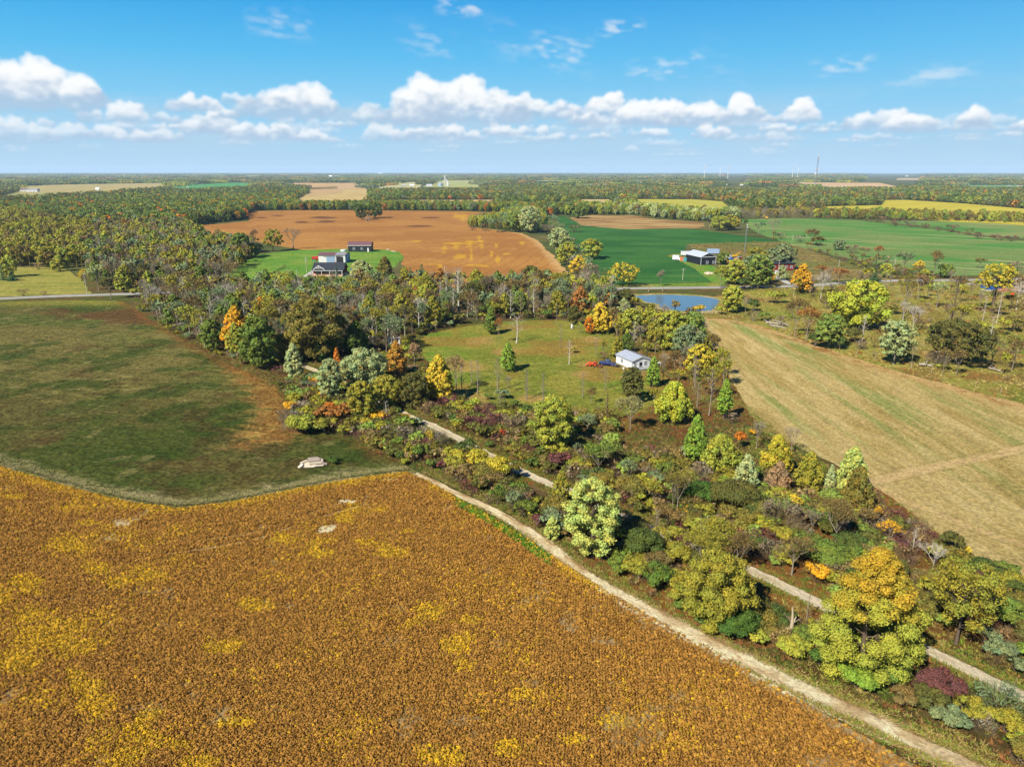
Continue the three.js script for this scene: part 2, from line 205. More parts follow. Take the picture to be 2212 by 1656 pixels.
// ------------------------------------------------------------------ the ground under everything
{
  const litter = (x, z) => {
    const [px, py] = P2(x, z), n = fbm(x / 9, z / 9, 4), m = fbm(x / 2.2 + 50, z / 2.2, 3), o = fbm(x / 30 + 9, z / 30, 3);
    let c = mix3([112, 92, 52], [92, 100, 44], smooth(0.4, 0.62, n)); c = mix3(c, [134, 118, 72], smooth(0.5, 0.75, m) * 0.6);
    if (px > 1250 && py > 760 && py < 1400) c = mix3(c, [176, 112, 52], smooth(0.36, 0.6, o) * 0.75);      // fallen leaves under the maples
    if (inside(pastureRing, x, z)) { c = mix3([168, 160, 74], [150, 128, 66], smooth(0.4, 0.6, n)); c = mix3(c, [124, 140, 50], smooth(0.55, 0.7, o) * 0.8); c = mix3(c, [176, 106, 52], smooth(0.66, 0.8, m) * 0.5); c = mix3(c, [196, 186, 110], smooth(0.6, 0.8, fbm(x / 14 + 3, z / 14, 3)) * 0.6); }
    return mul3(c, 0.86 + 0.28 * vnoise(x * 1.7, z * 1.7));
  };
  const ring = [[-360, 40], [420, 40], [420, -430], [-360, -430]];
  sheet('ground', ring, 0, mapped(1600, 1000, litter, 0.12, 5), 'brown and green woodland and pasture ground under the trees and scrub', 'ground');
  const outer = new THREE.BufferGeometry(), R = 28000, hole = [[-360, 40], [420, 40], [420, -430], [-360, -430]], out = [[-R, 2000], [R, 2000], [R, -R], [-R, -R]];
  const v = [...hole, ...out].flatMap(([a, b]) => [a, -0.004, b]);
  outer.setAttribute('position', new THREE.Float32BufferAttribute(v, 3)); outer.setIndex([0, 4, 5, 0, 5, 1, 1, 5, 6, 1, 6, 2, 2, 6, 7, 2, 7, 3, 3, 7, 4, 3, 4, 0]);
  outer.setAttribute('uv', new THREE.Float32BufferAttribute([...hole, ...out].flatMap(([a, b]) => [a / 900, b / 900]), 2)); outer.computeVertexNormals();
  const t = paint(0, 0, 900, 900, 512, 512, (x, z) => { const w = (f) => { const u = x / 900, q = z / 900; return lerp(lerp(f(x, z), f(x - 900, z), smooth(0.8, 1, u)), lerp(f(x, z - 900), f(x - 900, z - 900), smooth(0.8, 1, u)), smooth(0.8, 1, q)); }; const n = w((a, b) => fbm(a / 60, b / 60, 5)), m = w((a, b) => fbm(a / 17 + 30, b / 17, 3)); return mul3(mix3([108, 104, 58], [84, 94, 46], smooth(0.4, 0.62, n)), 0.8 + 0.4 * m); });
  t.wrapS = t.wrapT = THREE.RepeatWrapping;
  outer.index.array.reverse(); outer.computeVertexNormals();
  const nn = outer.attributes.normal; if (nn.getY(0) < 0) { outer.index.array.reverse(); outer.computeVertexNormals(); }
  top(new THREE.Mesh(outer, new THREE.MeshPhysicalMaterial({ map: t, roughness: 1, specularIntensity: 0.06 })), 'terrain', 'wide flat wooded countryside running out to the horizon', 'terrain', null, 'structure');
}

// ------------------------------------------------------------------ soybean field in front: soil, then the plants further down
const soyBlobs = [[150, 1180, 60, 26], [60, 1265, 55, 24], [205, 1235, 48, 26], [255, 1255, 50, 22], [110, 1380, 120, 40], [60, 1330, 60, 30], [40, 1430, 60, 30], [180, 1395, 60, 28], [190, 1490, 40, 28], [215, 1530, 55, 40], [170, 1460, 30, 20], [300, 1590, 60, 30], [280, 1640, 70, 30], [380, 1610, 50, 22], [430, 1650, 60, 20], [0, 1290, 30, 30], [330, 1550, 40, 20], [765, 1098, 26, 18], [740, 1120, 30, 14], [820, 1105, 26, 10], [790, 1172, 55, 14], [850, 1195, 40, 14], [700, 1170, 40, 12], [620, 1165, 40, 14], [690, 1195, 40, 14], [990, 1395, 40, 30], [1000, 1440, 24, 16], [1135, 1430, 26, 14], [930, 1320, 60, 24], [1020, 1340, 40, 20], [880, 1350, 30, 14], [560, 1310, 50, 16], [330, 1245, 50, 16], [190, 1130, 30, 8], [40, 1075, 40, 8], [480, 1400, 60, 20], [1240, 1600, 40, 20], [1330, 1560, 50, 20], [1100, 1620, 60, 24], [960, 1635, 60, 20], [1120, 1500, 40, 16], [500, 1560, 50, 16], [1030, 1110, 24, 8], [880, 1150, 20, 6]];
const soyBald = [[707, 1142, 21, 11], [748, 1084, 22, 5.5], [262, 1131, 24, 10, 0.8], [235, 1162, 34, 8, 0.45], [835, 1385, 30, 16, 0.4], [1000, 1555, 34, 12, 0.5], [985, 1520, 18, 8, 0.45], [838, 1036, 22, 3, 0.7], [1270, 1420, 14, 3, 0.4], [1330, 1475, 16, 4, 0.4]];
const ruts = [[[360, 1197], [470, 1182], [560, 1163], [690, 1118], [770, 1095]], [[430, 1168], [520, 1157], [590, 1140], [700, 1098], [740, 1086]], [[230, 1168], [262, 1133], [310, 1118]]];
function soyAt(x, z) {                                       // [yellow, bare] at a place in the field
  const [px, py] = P2(x, z), w = fbm(x / 3 + 9, z / 3, 3) - 0.5, w2 = fbm(x / 1.1 + 3, z / 1.1, 2) - 0.5; let yel = 0, bare = 0;
  for (const [bx, by, rx, ry] of soyBlobs) { if (Math.abs(px - bx) > rx * 2.4 || Math.abs(py - by) > ry * 2.4) continue; const d = hyp((px - bx) / rx, (py - by) / ry) + w * 1.5 + w2 * 0.5; if (d < 1.2) yel = Math.max(yel, smooth(1.2, 0.35, d)); }
  for (const [bx, by, rx, ry, k = 1] of soyBald) { if (Math.abs(px - bx) > rx * 1.8 || Math.abs(py - by) > ry * 1.8) continue; const d = Math.max(Math.abs((px - bx) / rx + (py - by) / ry * 0.3), Math.abs((py - by) / ry)) * 0.7 + hyp((px - bx) / rx, (py - by) / ry) * 0.3 + w * 1.2 + w2 * 0.6; bare = Math.max(bare, k * smooth(1.15, 0.7, d)); }
  for (const l of ruts) { const d = toLine(l, px, py)[0] + w * 3; bare = Math.max(bare, smooth(3.2, 1.2, d) * 0.75 * smooth(0.36, 0.5, fbm(x / 5, z / 5, 2))); }
  const [e, at] = toLine(soyEdge, x, z), left = at < 9, strip = at > 10 && at < 14.2;
  yel = Math.max(yel, smooth(left ? 4.6 : strip ? 2.6 : 1.2, 0.6, e + w * 4) * (left || strip ? 0.92 : 0.25));
  yel = Math.max(yel, smooth(0.56, 0.76, fbm(x / 9 + 70, z / 7, 4)) * (px < 520 ? 0.6 : 0.28));
  if (at > 14 ) bare = Math.max(bare, smooth(3.2, 0.4, e + w * 3) * 0.62);
  bare = Math.max(bare, smooth(0.63, 0.78, fbm(x / 4 + 33, z / 4, 4)) * 0.5);
  return [yel, bare, e];
}
sheet('soybean_field', soyRing, 0.02, mapped(1000, 700, (x, z) => {
  const [y, b] = soyAt(x, z), n = 0.8 + 0.4 * vnoise(x * 4, z * 4);
  return mul3(mix3(mix3([140, 98, 42], [164, 122, 34], y), [250, 228, 176], b), n);
}, 0.08, 4), 'large ripe brown and yellow soybean field filling the foreground', 'field');

const meadowEast = G([[262, 650], [300, 672], [335, 700], [400, 735], [445, 762], [500, 790], [560, 815], [600, 840], [630, 870], [612, 905], [650, 930], [760, 950], [840, 988], [905, 1020]]);
// ------------------------------------------------------------------ dark mown meadow on the left
const ochre = G([[500, 790], [560, 800], [620, 840], [635, 870], [615, 900], [640, 930], [590, 960], [530, 960], [515, 935], [550, 905], [548, 870], [530, 840], [490, 815]]);
const ochreLine = [...ochre, ochre[0]];
const grassStreak = (x, z, a, l, w) => { const u = x * Math.cos(a) + z * Math.sin(a), v = -x * Math.sin(a) + z * Math.cos(a); return fbm(u / l, v / w, 4); };
function meadowColor(x, z) {
  const [px, py] = P2(x, z), n = fbm(x / 16, z / 13, 5), s = grassStreak(x, z, 0.25, 6, 1.1), p = fbm(x / 5 + 90, z / 4, 4);
  let c = mix3([86, 96, 40], [110, 102, 52], smooth(0.36, 0.6, n)); c = mix3(c, [134, 122, 66], smooth(690, 730, py) * smooth(900, 800, py) * (0.25 + 0.5 * smooth(0.3, 0.6, s)));
  c = mix3(c, [138, 128, 68], smooth(0.5, 0.75, s) * (0.35 + 0.5 * smooth(760, 830, 900 - Math.abs(py - 770))));
  c = mix3(c, [66, 84, 30], smooth(0.55, 0.7, fbm(x / 10 + 7, z / 9 + 4, 4)) * 0.7);
  c = mix3(c, [168, 150, 96], smooth(0.64, 0.8, p) * 0.55);
  c = mix3(c, [96, 74, 42], smooth(0.6, 0.72, fbm(x / 9 + 41, z / 7, 3)) * 0.5);
  if (py < 700) c = mix3(c, [104, 72, 40], smooth(0.35, 0.6, n) * 0.75 * smooth(640, 660, py) * smooth(715, 690, py) * smooth(60, 150, px));
  if (py < 668) c = mix3(c, [140, 136, 56], smooth(668, 652, py));
  const st = smooth(0.6, 0.9, Math.sin(x * 0.9 + z * 0.28 + n * 3)); if (py > 690 && py < 860) c = mix3(c, [150, 140, 80], st * 0.22 * smooth(0, 60, 460 - px + 100));
  if (px > 440 && px < 700 && py > 760 && py < 1000) { const od = (inside(ochre, x, z) ? 1 : -1) * toLine(ochreLine, x, z)[0] + (p - 0.5) * 14 + (s - 0.5) * 9; c = mix3(c, mix3([194, 158, 84], [160, 118, 62], smooth(0.38, 0.64, p)), smooth(-4, 4, od) * (0.6 + 0.4 * smooth(0.3, 0.6, s))); }
  const side = toLine(meadowEast, x, z)[0]; c = mix3(c, [136, 92, 46], smooth(4, 1, side + (p - 0.5) * 5) * (py < 800 ? 0.6 : 0.3));
  const e = toLine(soyEdge, x, z); if (e[1] < 10.2) { const k = smooth(5.5 + 3 * smooth(6, 9, e[1]), 1, e[0] + (p - 0.5) * 6 + (s - 0.5) * 4); c = mix3(c, mix3([176, 160, 112], [126, 128, 72], smooth(0.45, 0.6, s)), k * 0.9); }
  return mul3(c, 0.72 + 0.56 * vnoise(x * 2.3, z * 2.3));
}
sheet('meadow', rim(meadowRing, 1.5, 0.7, 5), 0.012, mapped(1500, 1200, meadowColor, 0.1, 5), 'dark green and tan rough mown meadow left of the woodland', 'field');

// ------------------------------------------------------------------ pale hay field on the right
const hayPath = G([[1885, 1042], [1960, 1020], [2060, 1000], [2140, 985], [2212, 968], [2500, 905]]), hayPath2 = G([[1890, 1050], [1960, 1085], [2040, 1115], [2130, 1150], [2212, 1178], [2500, 1290]]), hayPath3 = G([[1560, 783], [1650, 775], [1760, 765], [1860, 752]]);
const hayDir = (() => { const a = ground(1560, 780), b = ground(1880, 1045), l = hyp(b[0] - a[0], b[1] - a[1]); return [(b[0] - a[0]) / l, (b[1] - a[1]) / l]; })();
sheet('hay_field', rim(hayRing, 2, 0.8, 8), 0.016, mapped(1500, 1500, (x, z) => {
  const u = x * hayDir[0] + z * hayDir[1], v = -x * hayDir[1] + z * hayDir[0], [px, py] = P2(x, z), n = fbm(u / 40, v / 6, 4), f = fbm(u / 9 + 5, v / 1.2, 4), p = fbm(x / 3, z / 3, 3);
  let c = mix3([198, 172, 108], [178, 152, 86], smooth(0.35, 0.65, n)); c = mix3(c, [132, 148, 72], smooth(0.52, 0.72, fbm(u / 60 + 20, v / 5 + 7, 4)) * 0.75 * smooth(1180, 900, py)); c = mix3(c, [222, 198, 138], smooth(0.5, 0.75, f) * 0.5); c = mix3(c, [150, 128, 74], smooth(0.55, 0.8, 1 - f) * 0.4);
  const east = toLine(hayEast, x, z)[0]; c = mix3(c, mix3([206, 166, 106], [164, 110, 62], smooth(0.5, 0.7, p)), smooth(9, 2, east + (n - 0.5) * 10) * 0.8);
  for (const [l, w, k] of [[hayPath, 1.9, 0.8], [hayPath2, 1.5, 0.6], [hayPath3, 0.8, 0.5]]) { const d = toLine(l, x, z)[0] + (p - 0.5) * 1.2; c = mix3(c, [216, 182, 126], smooth(w, w * 0.4, d) * k); c = mix3(c, [136, 116, 66], smooth(0.5, 0.1, Math.abs(d - w)) * 0.3 * k); }
  return mul3(c, 0.84 + 0.32 * vnoise(x * 2.6, z * 2.6));
}, 0.06, 5), 'pale straw coloured mown hay field on the right', 'field');

// ------------------------------------------------------------------ grassy clearing, its leaf-strewn ground, farm lawns and fields beyond
sheet('clearing_grass', rim(smoothRing(clearRing, 1), 1.5, 1.0, 9), 0.012, mapped(1024, 1024, (x, z) => {
  const [px, py] = P2(x, z), n = fbm(x / 8, z / 8, 4), s = grassStreak(x, z, -0.3, 5, 1), o = fbm(x / 14 + 60, z / 14, 3);
  let c = mix3([146, 142, 56], [122, 132, 46], smooth(0.4, 0.6, n)); c = mix3(c, [104, 146, 40], smooth(1060, 930, px) * 0.7 * smooth(0.3, 0.55, n + 0.1)); c = mix3(c, [112, 142, 40], smooth(50, 10, hyp((px - 1330) / 1.3, (py - 815) * 1.3)) * 0.7); c = mix3(c, [178, 168, 84], smooth(0.5, 0.72, s) * 0.5); c = mix3(c, [164, 122, 60], smooth(0.5, 0.68, o) * 0.7);
  for (const [bx, by, rx, ry] of [[1277, 732, 26, 9], [1230, 748, 20, 6], [1255, 806, 24, 8], [1345, 815, 10, 4], [1040, 735, 40, 9], [1090, 760, 30, 10], [1000, 790, 60, 14], [1015, 860, 60, 18], [1150, 860, 40, 10], [1260, 788, 20, 5]]) c = mix3(c, [188, 150, 88], smooth(1.2, 0.5, hyp((px - bx) / rx, (py - by) / ry) + (n - 0.5)) * 0.75);
  return mul3(c, 0.8 + 0.4 * vnoise(x * 2.2, z * 2.2));
}, 0.07, 5), 'sunlit grassy clearing around the white cottage', 'lawn');
const field = (name, pts, y, fn, label, n = 384, waver = 2, bump = 0) => sheet(name, rim(G(pts), Math.max(3, waver * 3), waver, 20 + y * 100), y, mapped(n, n, fn, bump, 8), label, 'field');
const rows = (x, z, ang, sp, sharp = 0.5) => { const v = -x * Math.sin(ang) + z * Math.cos(ang); return smooth(sharp, 1, 0.5 + 0.5 * Math.sin(v * 6.283 / sp)); };
const brownBald = [[700, 470, 30, 3], [705, 478, 22, 3], [650, 480, 18, 2], [930, 470, 22, 2], [905, 488, 30, 2], [600, 466, 14, 1.5], [565, 470, 12, 1.5]];
const brownYellow = [[1000, 525, 36, 3], [985, 532, 9, 6], [1014, 525, 8, 8], [990, 552, 14, 4], [960, 535, 6, 8], [1040, 530, 5, 10], [1035, 515, 4, 5], [1075, 560, 4, 8], [1062, 548, 3, 8], [1093, 548, 8, 2.5], [1000, 468, 10, 6], [985, 465, 6, 5], [930, 570, 20, 1.5], [1020, 573, 28, 1.6], [1018, 548, 3, 14], [900, 520, 8, 1.4], [1128, 524, 5, 4], [1072, 530, 4, 6], [1050, 575, 8, 1.5], [950, 575, 4, 8], [1040, 588, 10, 1.5]];
field('brown_soybean_field', [[395, 488], [470, 484], [540, 477], [520, 462], [545, 456], [640, 454], [770, 454], [900, 455], [1000, 456], [1098, 461], [1085, 470], [1010, 490], [1080, 497], [1130, 504], [1162, 520], [1202, 560], [1242, 606], [1225, 616], [1000, 624], [880, 606], [868, 562], [800, 545], [660, 541], [600, 531], [550, 521], [480, 516], [420, 502]], 0.03, (x, z) => {
  const [px, py] = P2(x, z), n = fbm(x / 60, z / 45, 4), r = rows(x + n * 8, z, -1.35, 9, 0.86), w = fbm(x / 9, z / 9, 3) - 0.5; let c = mix3([186, 132, 66], [172, 118, 58], smooth(0.35, 0.65, n)); c = mix3(c, [128, 86, 46], r * 0.28); c = mix3(c, [212, 160, 88], smooth(0.6, 0.8, fbm(x / 20 + 7, z / 20, 3)) * 0.35);
  for (const [bx, by, rx, ry] of brownBald) if (Math.abs(px - bx) < rx * 2) c = mix3(c, [104, 68, 44], smooth(1.2, 0.6, hyp((px - bx) / rx, (py - by) / ry) + w) * 0.8);
  for (const [bx, by, rx, ry] of brownYellow) if (Math.abs(px - bx) < rx * 2.5) c = mix3(c, [226, 178, 40], smooth(1.3, 0.5, hyp((px - bx) / rx, (py - by) / ry) + w * 3) * 0.55);
  const e = toLine(brownEast, x, z)[0]; c = mix3(c, [206, 168, 110], smooth(9, 2, e + w * 8) * 0.8);
  return mul3(c, 0.9 + 0.2 * vnoise(x, z));
}, 'wide ripe brown soybean field behind the farm buildings', 1024, 2);
field('farm_lawn', [[455, 612], [500, 582], [560, 549], [640, 540], [760, 537], [830, 539], [862, 544], [874, 556], [852, 576], [815, 600], [760, 616], [600, 628], [470, 626]], 0.06, (x, z) => mul3(mix3(mix3([98, 144, 48], [124, 152, 58], smooth(0.35, 0.65, fbm(x / 18, z / 12, 4))), [150, 160, 74], smooth(0.55, 0.75, grassStreak(x, z, 0.5, 14, 2)) * 0.5), 0.85 + 0.3 * vnoise(x, z)), 'bright green lawn around the farmhouse', 384, 1);
field('left_lawn', [[-200, 584], [0, 578], [110, 577], [150, 583], [180, 610], [196, 634], [0, 641], [-200, 648]], 0.03, (x, z) => mul3(mix3([140, 140, 58], [164, 154, 74], smooth(0.35, 0.65, grassStreak(x, z, 0.1, 20, 2.5))), 0.85 + 0.3 * vnoise(x, z)), 'olive mown lawn on the far side of the road at left', 256, 1);
field('green_field', [[1168, 467], [1219, 467], [1257, 487], [1352, 495], [1475, 493], [1518, 496], [1596, 508], [1690, 521], [1485, 527], [1478, 545], [1450, 548], [1438, 553], [1465, 562], [1500, 580], [1537, 609], [1400, 613], [1290, 615], [1255, 570], [1232, 530], [1200, 498], [1165, 475]], 0.03, (x, z) => mul3(mix3(mix3([50, 100, 44], [66, 114, 50], smooth(0.35, 0.65, fbm(x / 40, z / 25, 4))), [128, 148, 80], smooth(0.6, 0.8, grassStreak(x, z, 0.05, 40, 3)) * 0.4), 0.9 + 0.2 * vnoise(x, z)), 'deep green crop field beside the black barn', 512, 1);
field('verge_lawn', [[1290, 616], [1400, 614], [1540, 610], [1560, 616], [1540, 621], [1290, 626]], 0.05, (x, z) => mul3(mix3([108, 140, 48], [150, 146, 70], smooth(0.4, 0.6, fbm(x / 8, z / 5, 4))), 0.85 + 0.3 * vnoise(x, z)), 'grassy verge between the deep green field and the road', 192, 0.6);
field('barn_lawn', [[1442, 553], [1452, 549], [1482, 546], [1500, 560], [1540, 575], [1600, 600], [1560, 616], [1537, 609], [1500, 580], [1465, 562]], 0.05, (x, z) => mul3(mix3([98, 150, 48], [128, 142, 58], smooth(0.4, 0.6, fbm(x / 12, z / 8, 4))), 0.85 + 0.3 * vnoise(x, z)), 'light green lawn in front of the black barn', 192, 0.6);
field('stubble_field', [[1231, 470], [1280, 464], [1367, 465], [1413, 473], [1475, 477], [1521, 481], [1524, 490], [1503, 493], [1475, 493], [1352, 495], [1257, 487]], 0.04, (x, z) => mul3(mix3([196, 164, 104], [136, 98, 56], smooth(0.4, 0.6, grassStreak(x, z, 0.5, 60, 5))), 0.9 + 0.2 * vnoise(x, z)), 'tan and brown weedy stubble field behind the deep green field', 256, 2);
field('weedy_field', [[1485, 527], [1690, 521], [1760, 543], [1850, 574], [1930, 603], [1700, 607], [1640, 602], [1580, 566], [1510, 545]], 0.05, (x, z) => mul3(mix3(mix3([132, 114, 62], [112, 112, 54], smooth(0.35, 0.65, fbm(x / 20, z / 14, 4))), [184, 158, 104], smooth(0.55, 0.75, grassStreak(x, z, 0.4, 50, 5)) * 0.6), 0.8 + 0.4 * vnoise(x * 0.8, z * 0.8)), 'brown weedy fallow field behind the red house', 256, 1.5);
const sown = (x, z) => { const n = fbm(x / 70, z / 40, 4); return mul3(mix3(mix3([84, 138, 58], [116, 140, 72], smooth(0.4, 0.65, n)), [190, 172, 118], smooth(0.5, 0.72, grassStreak(x, z, 0.62, 90, 5)) * (0.35 + 0.45 * smooth(0.4, 0.6, fbm(x / 120 + 4, z / 80, 3)))), 0.9 + 0.2 * vnoise(x, z)); };
field('sown_field', [[1596, 475], [1678, 471], [1760, 472], [1850, 475], [1900, 481], [1960, 488], [2029, 495], [2116, 511], [2212, 519], [2450, 540], [2500, 598], [2212, 594], [2050, 596], [1960, 588], [1900, 574], [1825, 557], [1709, 529], [1640, 505]], 0.06, sown, 'streaked light green sown field on the right beyond the road', 768, 2);
field('second_sown_field', [[1872, 477], [2000, 477], [2100, 478], [2212, 483], [2450, 495], [2450, 533], [2212, 515], [2120, 508], [2029, 492], [1927, 482]], 0.05, (x, z) => mix3(sown(x, z), [206, 172, 110], smooth(481, 478, P2(x, z)[1]) * smooth(2040, 2080, P2(x, z)[0])), 'narrow green sown field beyond the low brushy hedge line', 256, 2);
const farTree = (y) => 11 * Math.max(0, (y - 371)) / HEIGHT, nearer = (pts) => { const m = pts.reduce((s, p) => s + p[1], 0) / pts.length; return pts.map(([x, y]) => [x, y > m ? y + farTree(y) : y]); };
const strip = (name, pts, y, c, label, sp = 0.1) => field(name, nearer(pts), y, far2(...c, sp), label, 128, 5);
strip('yellow_field', [[1780, 446], [1905, 443], [1907, 432], [1954, 431.5], [2090, 440], [2212, 451], [2400, 465], [2400, 480], [2162, 466], [2046, 462], [1959, 455], [1870, 452], [1780, 454]], 0.2, [200, 184, 62], 'yellow soybean field before the wood on the right', 0.08);
strip('yellow_strip_field', [[1370, 430], [1500, 430.5], [1560, 435], [1590, 444], [1480, 440], [1380, 438]], 0.2, [188, 180, 72], 'narrow yellow green field between two woods');
strip('tan_glade_field', [[1248, 431], [1315, 430.5], [1340, 438], [1300, 446], [1262, 443]], 0.25, [204, 182, 114], 'small straw coloured field in a gap of the wood');
strip('tan_strip_field', [[835, 432], [1070, 431.5], [1075, 439], [970, 440], [835, 440]], 0.25, [206, 176, 122], 'thin pale strip of field behind the long hedge');
strip('pale_field', [[610, 436], [664, 418], [737, 408], [790, 406], [797, 420], [787, 434], [700, 439]], 0.25, [202, 174, 110], 'pale tan stubble field left of the long wood');
strip('ochre_field', [[612, 395], [737, 395], [737, 402], [655, 404], [625, 400]], 0.5, [204, 168, 112], 'ochre field far off beyond the left wood');
strip('sandy_field', [[664, 405], [737, 402], [737, 410], [668, 416]], 0.5, [198, 164, 112], 'sandy field far off below the ochre one');
strip('peach_field', [[725, 395.5], [785, 394.5], [781, 402], [730, 403]], 0.6, [206, 168, 120], 'small peach coloured field far off left of the grain tower');
strip('bright_green_field', [[340, 402], [410, 399], [499, 394.5], [560, 395], [548, 402], [484, 407], [400, 408]], 0.5, [92, 156, 84], 'bright green field far off at left');
strip('olive_grass_field', [[-40, 424], [40, 413], [140, 409.5], [262, 408], [258, 412], [160, 416], [80, 422]], 0.4, [164, 158, 90], 'olive grass field far off at the left edge');
strip('straw_field', [[37, 402], [139, 398.5], [369, 395], [369, 402], [290, 408], [140, 409], [40, 411]], 0.6, [184, 166, 104], 'straw field far off near the white farm houses');
strip('elevator_field', [[912, 399], [944, 389.5], [1028, 389.5], [1036, 400]], 0.8, [176, 178, 106], 'pale green field behind the grain tower');
strip('grain_field', [[800, 403], [870, 393.5], [915, 393], [905, 403]], 0.8, [194, 186, 128], 'cream field far off left of the grain tower');
strip('far_tan_field', [[1700, 393], [1790, 394.5], [1901, 395], [1945, 399], [1926, 405], [1840, 402], [1715, 398]], 0.8, [214, 178, 128], 'long pale tan field far off under the mast');
strip('far_green_field', [[2070, 400], [2212, 400], [2400, 402], [2400, 406], [2212, 405], [2075, 404]], 0.8, [120, 158, 96], 'green field far off at the right edge');
for (const [k, x0, x1, y, c, n] of [[0, 1150, 1240, 389.5, [168, 178, 110], 'pale green'], [1, 1390, 1430, 387, [214, 168, 124], 'rosy tan'], [2, 1940, 2040, 384.6, [196, 172, 130], 'sandy'], [3, 1610, 1660, 390.2, [206, 178, 128], 'cream'], [4, 2000, 2040, 387, [150, 168, 110], 'grey green'], [5, 560, 610, 392, [196, 170, 120], 'buff']]) strip('distant_field', [[x0, y], [x1, y], [x1 + 6, y + 1.6], [x0 - 4, y + 1.8]], 1 + k * 0.01, c, 'thin ' + n + ' field strip near the horizon');

// ------------------------------------------------------------------ tracks, road, pond
function ribbon(name, line, width, y, fn, label, category, n = 1024, waver = 0.35) {
  const c = new THREE.CatmullRomCurve3(line.map(([a, b]) => new THREE.Vector3(a, 0, b)), false, 'centripetal'), N = Math.min(700, Math.round(c.getLength() / 0.8)), L = [], R = [], pts = c.getSpacedPoints(N);
  pts.forEach((p, i) => { const a = pts[Math.max(0, i - 1)], b = pts[Math.min(N, i + 1)], l = Math.hypot(b.x - a.x, b.z - a.z), w = (typeof width === 'function' ? width(p.x, p.z) : width) / 2, nx = -(b.z - a.z) / l, nz = (b.x - a.x) / l, j = (s) => w + waver * (fbm(i * 0.31 + s, s * 7) - 0.5) * 2.6; const jl = j(3), jr = j(8); L.push([p.x + nx * jl, p.z + nz * jl]); R.push([p.x - nx * jr, p.z - nz * jr]); });
  const pos = [], uv = [], idx = [], S = 0.05, along = 512;
  for (let i = 0; i <= N; i++) { pos.push(L[i][0], y, L[i][1], R[i][0], y, R[i][1]); uv.push(0, i / N, 1, i / N); if (i) { const a = 2 * i - 2; idx.push(a, a + 1, a + 2, a + 1, a + 3, a + 2); } }
  const g = new THREE.BufferGeometry(); g.setAttribute('position', new THREE.Float32BufferAttribute(pos, 3)); g.setAttribute('uv', new THREE.Float32BufferAttribute(uv, 2)); g.setIndex(idx); g.computeVertexNormals();
  if (g.attributes.normal.getY(0) < 0) { g.setIndex(idx.reverse()); g.computeVertexNormals(); }
  const len = c.getLength(), t = paint(0, 0, 1, len, 64, n, fn);
  const m = new THREE.MeshPhysicalMaterial({ map: t, roughness: 1, specularIntensity: 0.08 }), b = grain.clone(); b.repeat.set(1, len / 4); b.needsUpdate = true; m.bumpMap = b; m.bumpScale = 0.05;
  return top(new THREE.Mesh(g, m), name, label, category, null, 'structure');
}
ribbon('gravel_driveway', driveLine, (x, z) => -z < 175 ? 2.9 : 2.4, 0.03, (u, v) => { const e = Math.abs(u - 0.5) * 2, n = fbm(u * 3, v / 2), mid = smooth(0.28, 0.05, Math.abs(u - 0.5)) * 0.5; return mul3(mix3(mix3([232, 214, 178], [178, 160, 112], mid * smooth(0.35, 0.6, fbm(u * 2 + 7, v / 6))), [142, 122, 78], smooth(0.72, 1, e + (n - 0.5) * 0.5)), 0.86 + 0.28 * vnoise(u * 22, v * 3)); }, 'pale gravel driveway running through the woodland strip', 'driveway');
ribbon('sandy_track', trackLine, (x, z) => lerp(1.6, 4.4, smooth(140, 62, -z)), 0.026, (u, v) => { const n = fbm(u * 4 + 3, v / 3), e = u + (n - 0.5) * 0.6; return mul3(mix3(mix3([250, 230, 184], [214, 186, 136], smooth(0.35, 0.65, n)), [150, 112, 70], smooth(0.7, 1.0, e) * 0.7), 0.84 + 0.32 * vnoise(u * 26, v * 4)); }, 'bare sandy track along the edge of the soybean field', 'track');
const roadLine = G([[-400, 662], [0, 645], [130, 639.5], [260, 635.5], [400, 632], [620, 629], [900, 627], [1200, 625], [1350, 623], [1500, 621.5], [1620, 620], [1740, 617], [1830, 611], [1950, 606], [2080, 605], [2212, 603], [2500, 598]]);
ribbon('road_shoulder', roadLine, 9.5, 0.07, (u, v) => mul3(mix3([150, 142, 82], [128, 128, 58], fbm(u * 3, v / 9)), 0.85 + 0.3 * vnoise(u * 9, v * 0.5)), 'grassy shoulder on both sides of the country road', 'verge', 600, 0.8);
ribbon('country_road', roadLine, 6.6, 0.1, (u, v) => mul3(mix3([188, 184, 178], [168, 162, 152], fbm(u * 2, v / 12)), 0.94 + 0.12 * vnoise(u * 14, v)), 'light grey country road crossing behind the woodland', 'road', 600, 0.15);
ribbon('house_driveway', [spot('K', 108, 505), spot('K', 160, 470), spot('K', 205, 440), spot('K', 225, 425)], 4.2, 0.08, (u, v) => mul3([206, 202, 196], 0.9 + 0.2 * vnoise(u * 9, v)), 'short pale concrete drive up to the farmhouse', 'driveway', 128, 0.15);
ribbon('red_house_drive', [spot('I', 730, 330), spot('I', 700, 318), spot('I', 670, 300), spot('I', 620, 270), spot('I', 600, 250)], 4, 0.12, (u, v) => mul3([196, 190, 180], 0.9 + 0.2 * vnoise(u * 9, v)), 'grey drive curving from the road to the red house', 'driveway', 128, 0.2);
sheet('gravel_yard', rim([spot('J', 1105, 290), spot('J', 1269, 282), spot('J', 1500, 290), spot('J', 1500, 420), spot('J', 1269, 402), spot('J', 1180, 378), spot('J', 1105, 345), spot('J', 880, 335), spot('J', 830, 330), spot('J', 890, 312)], 2, 0.7, 3), 0.13, mapped(256, 128, (x, z) => mul3(mix3([190, 182, 172], [176, 142, 116], smooth(0.5, 0.7, fbm(x / 6, z / 6))), 0.9 + 0.2 * vnoise(x, z)), 0), 'pale gravel yard at the right edge behind the pasture', 'yard');
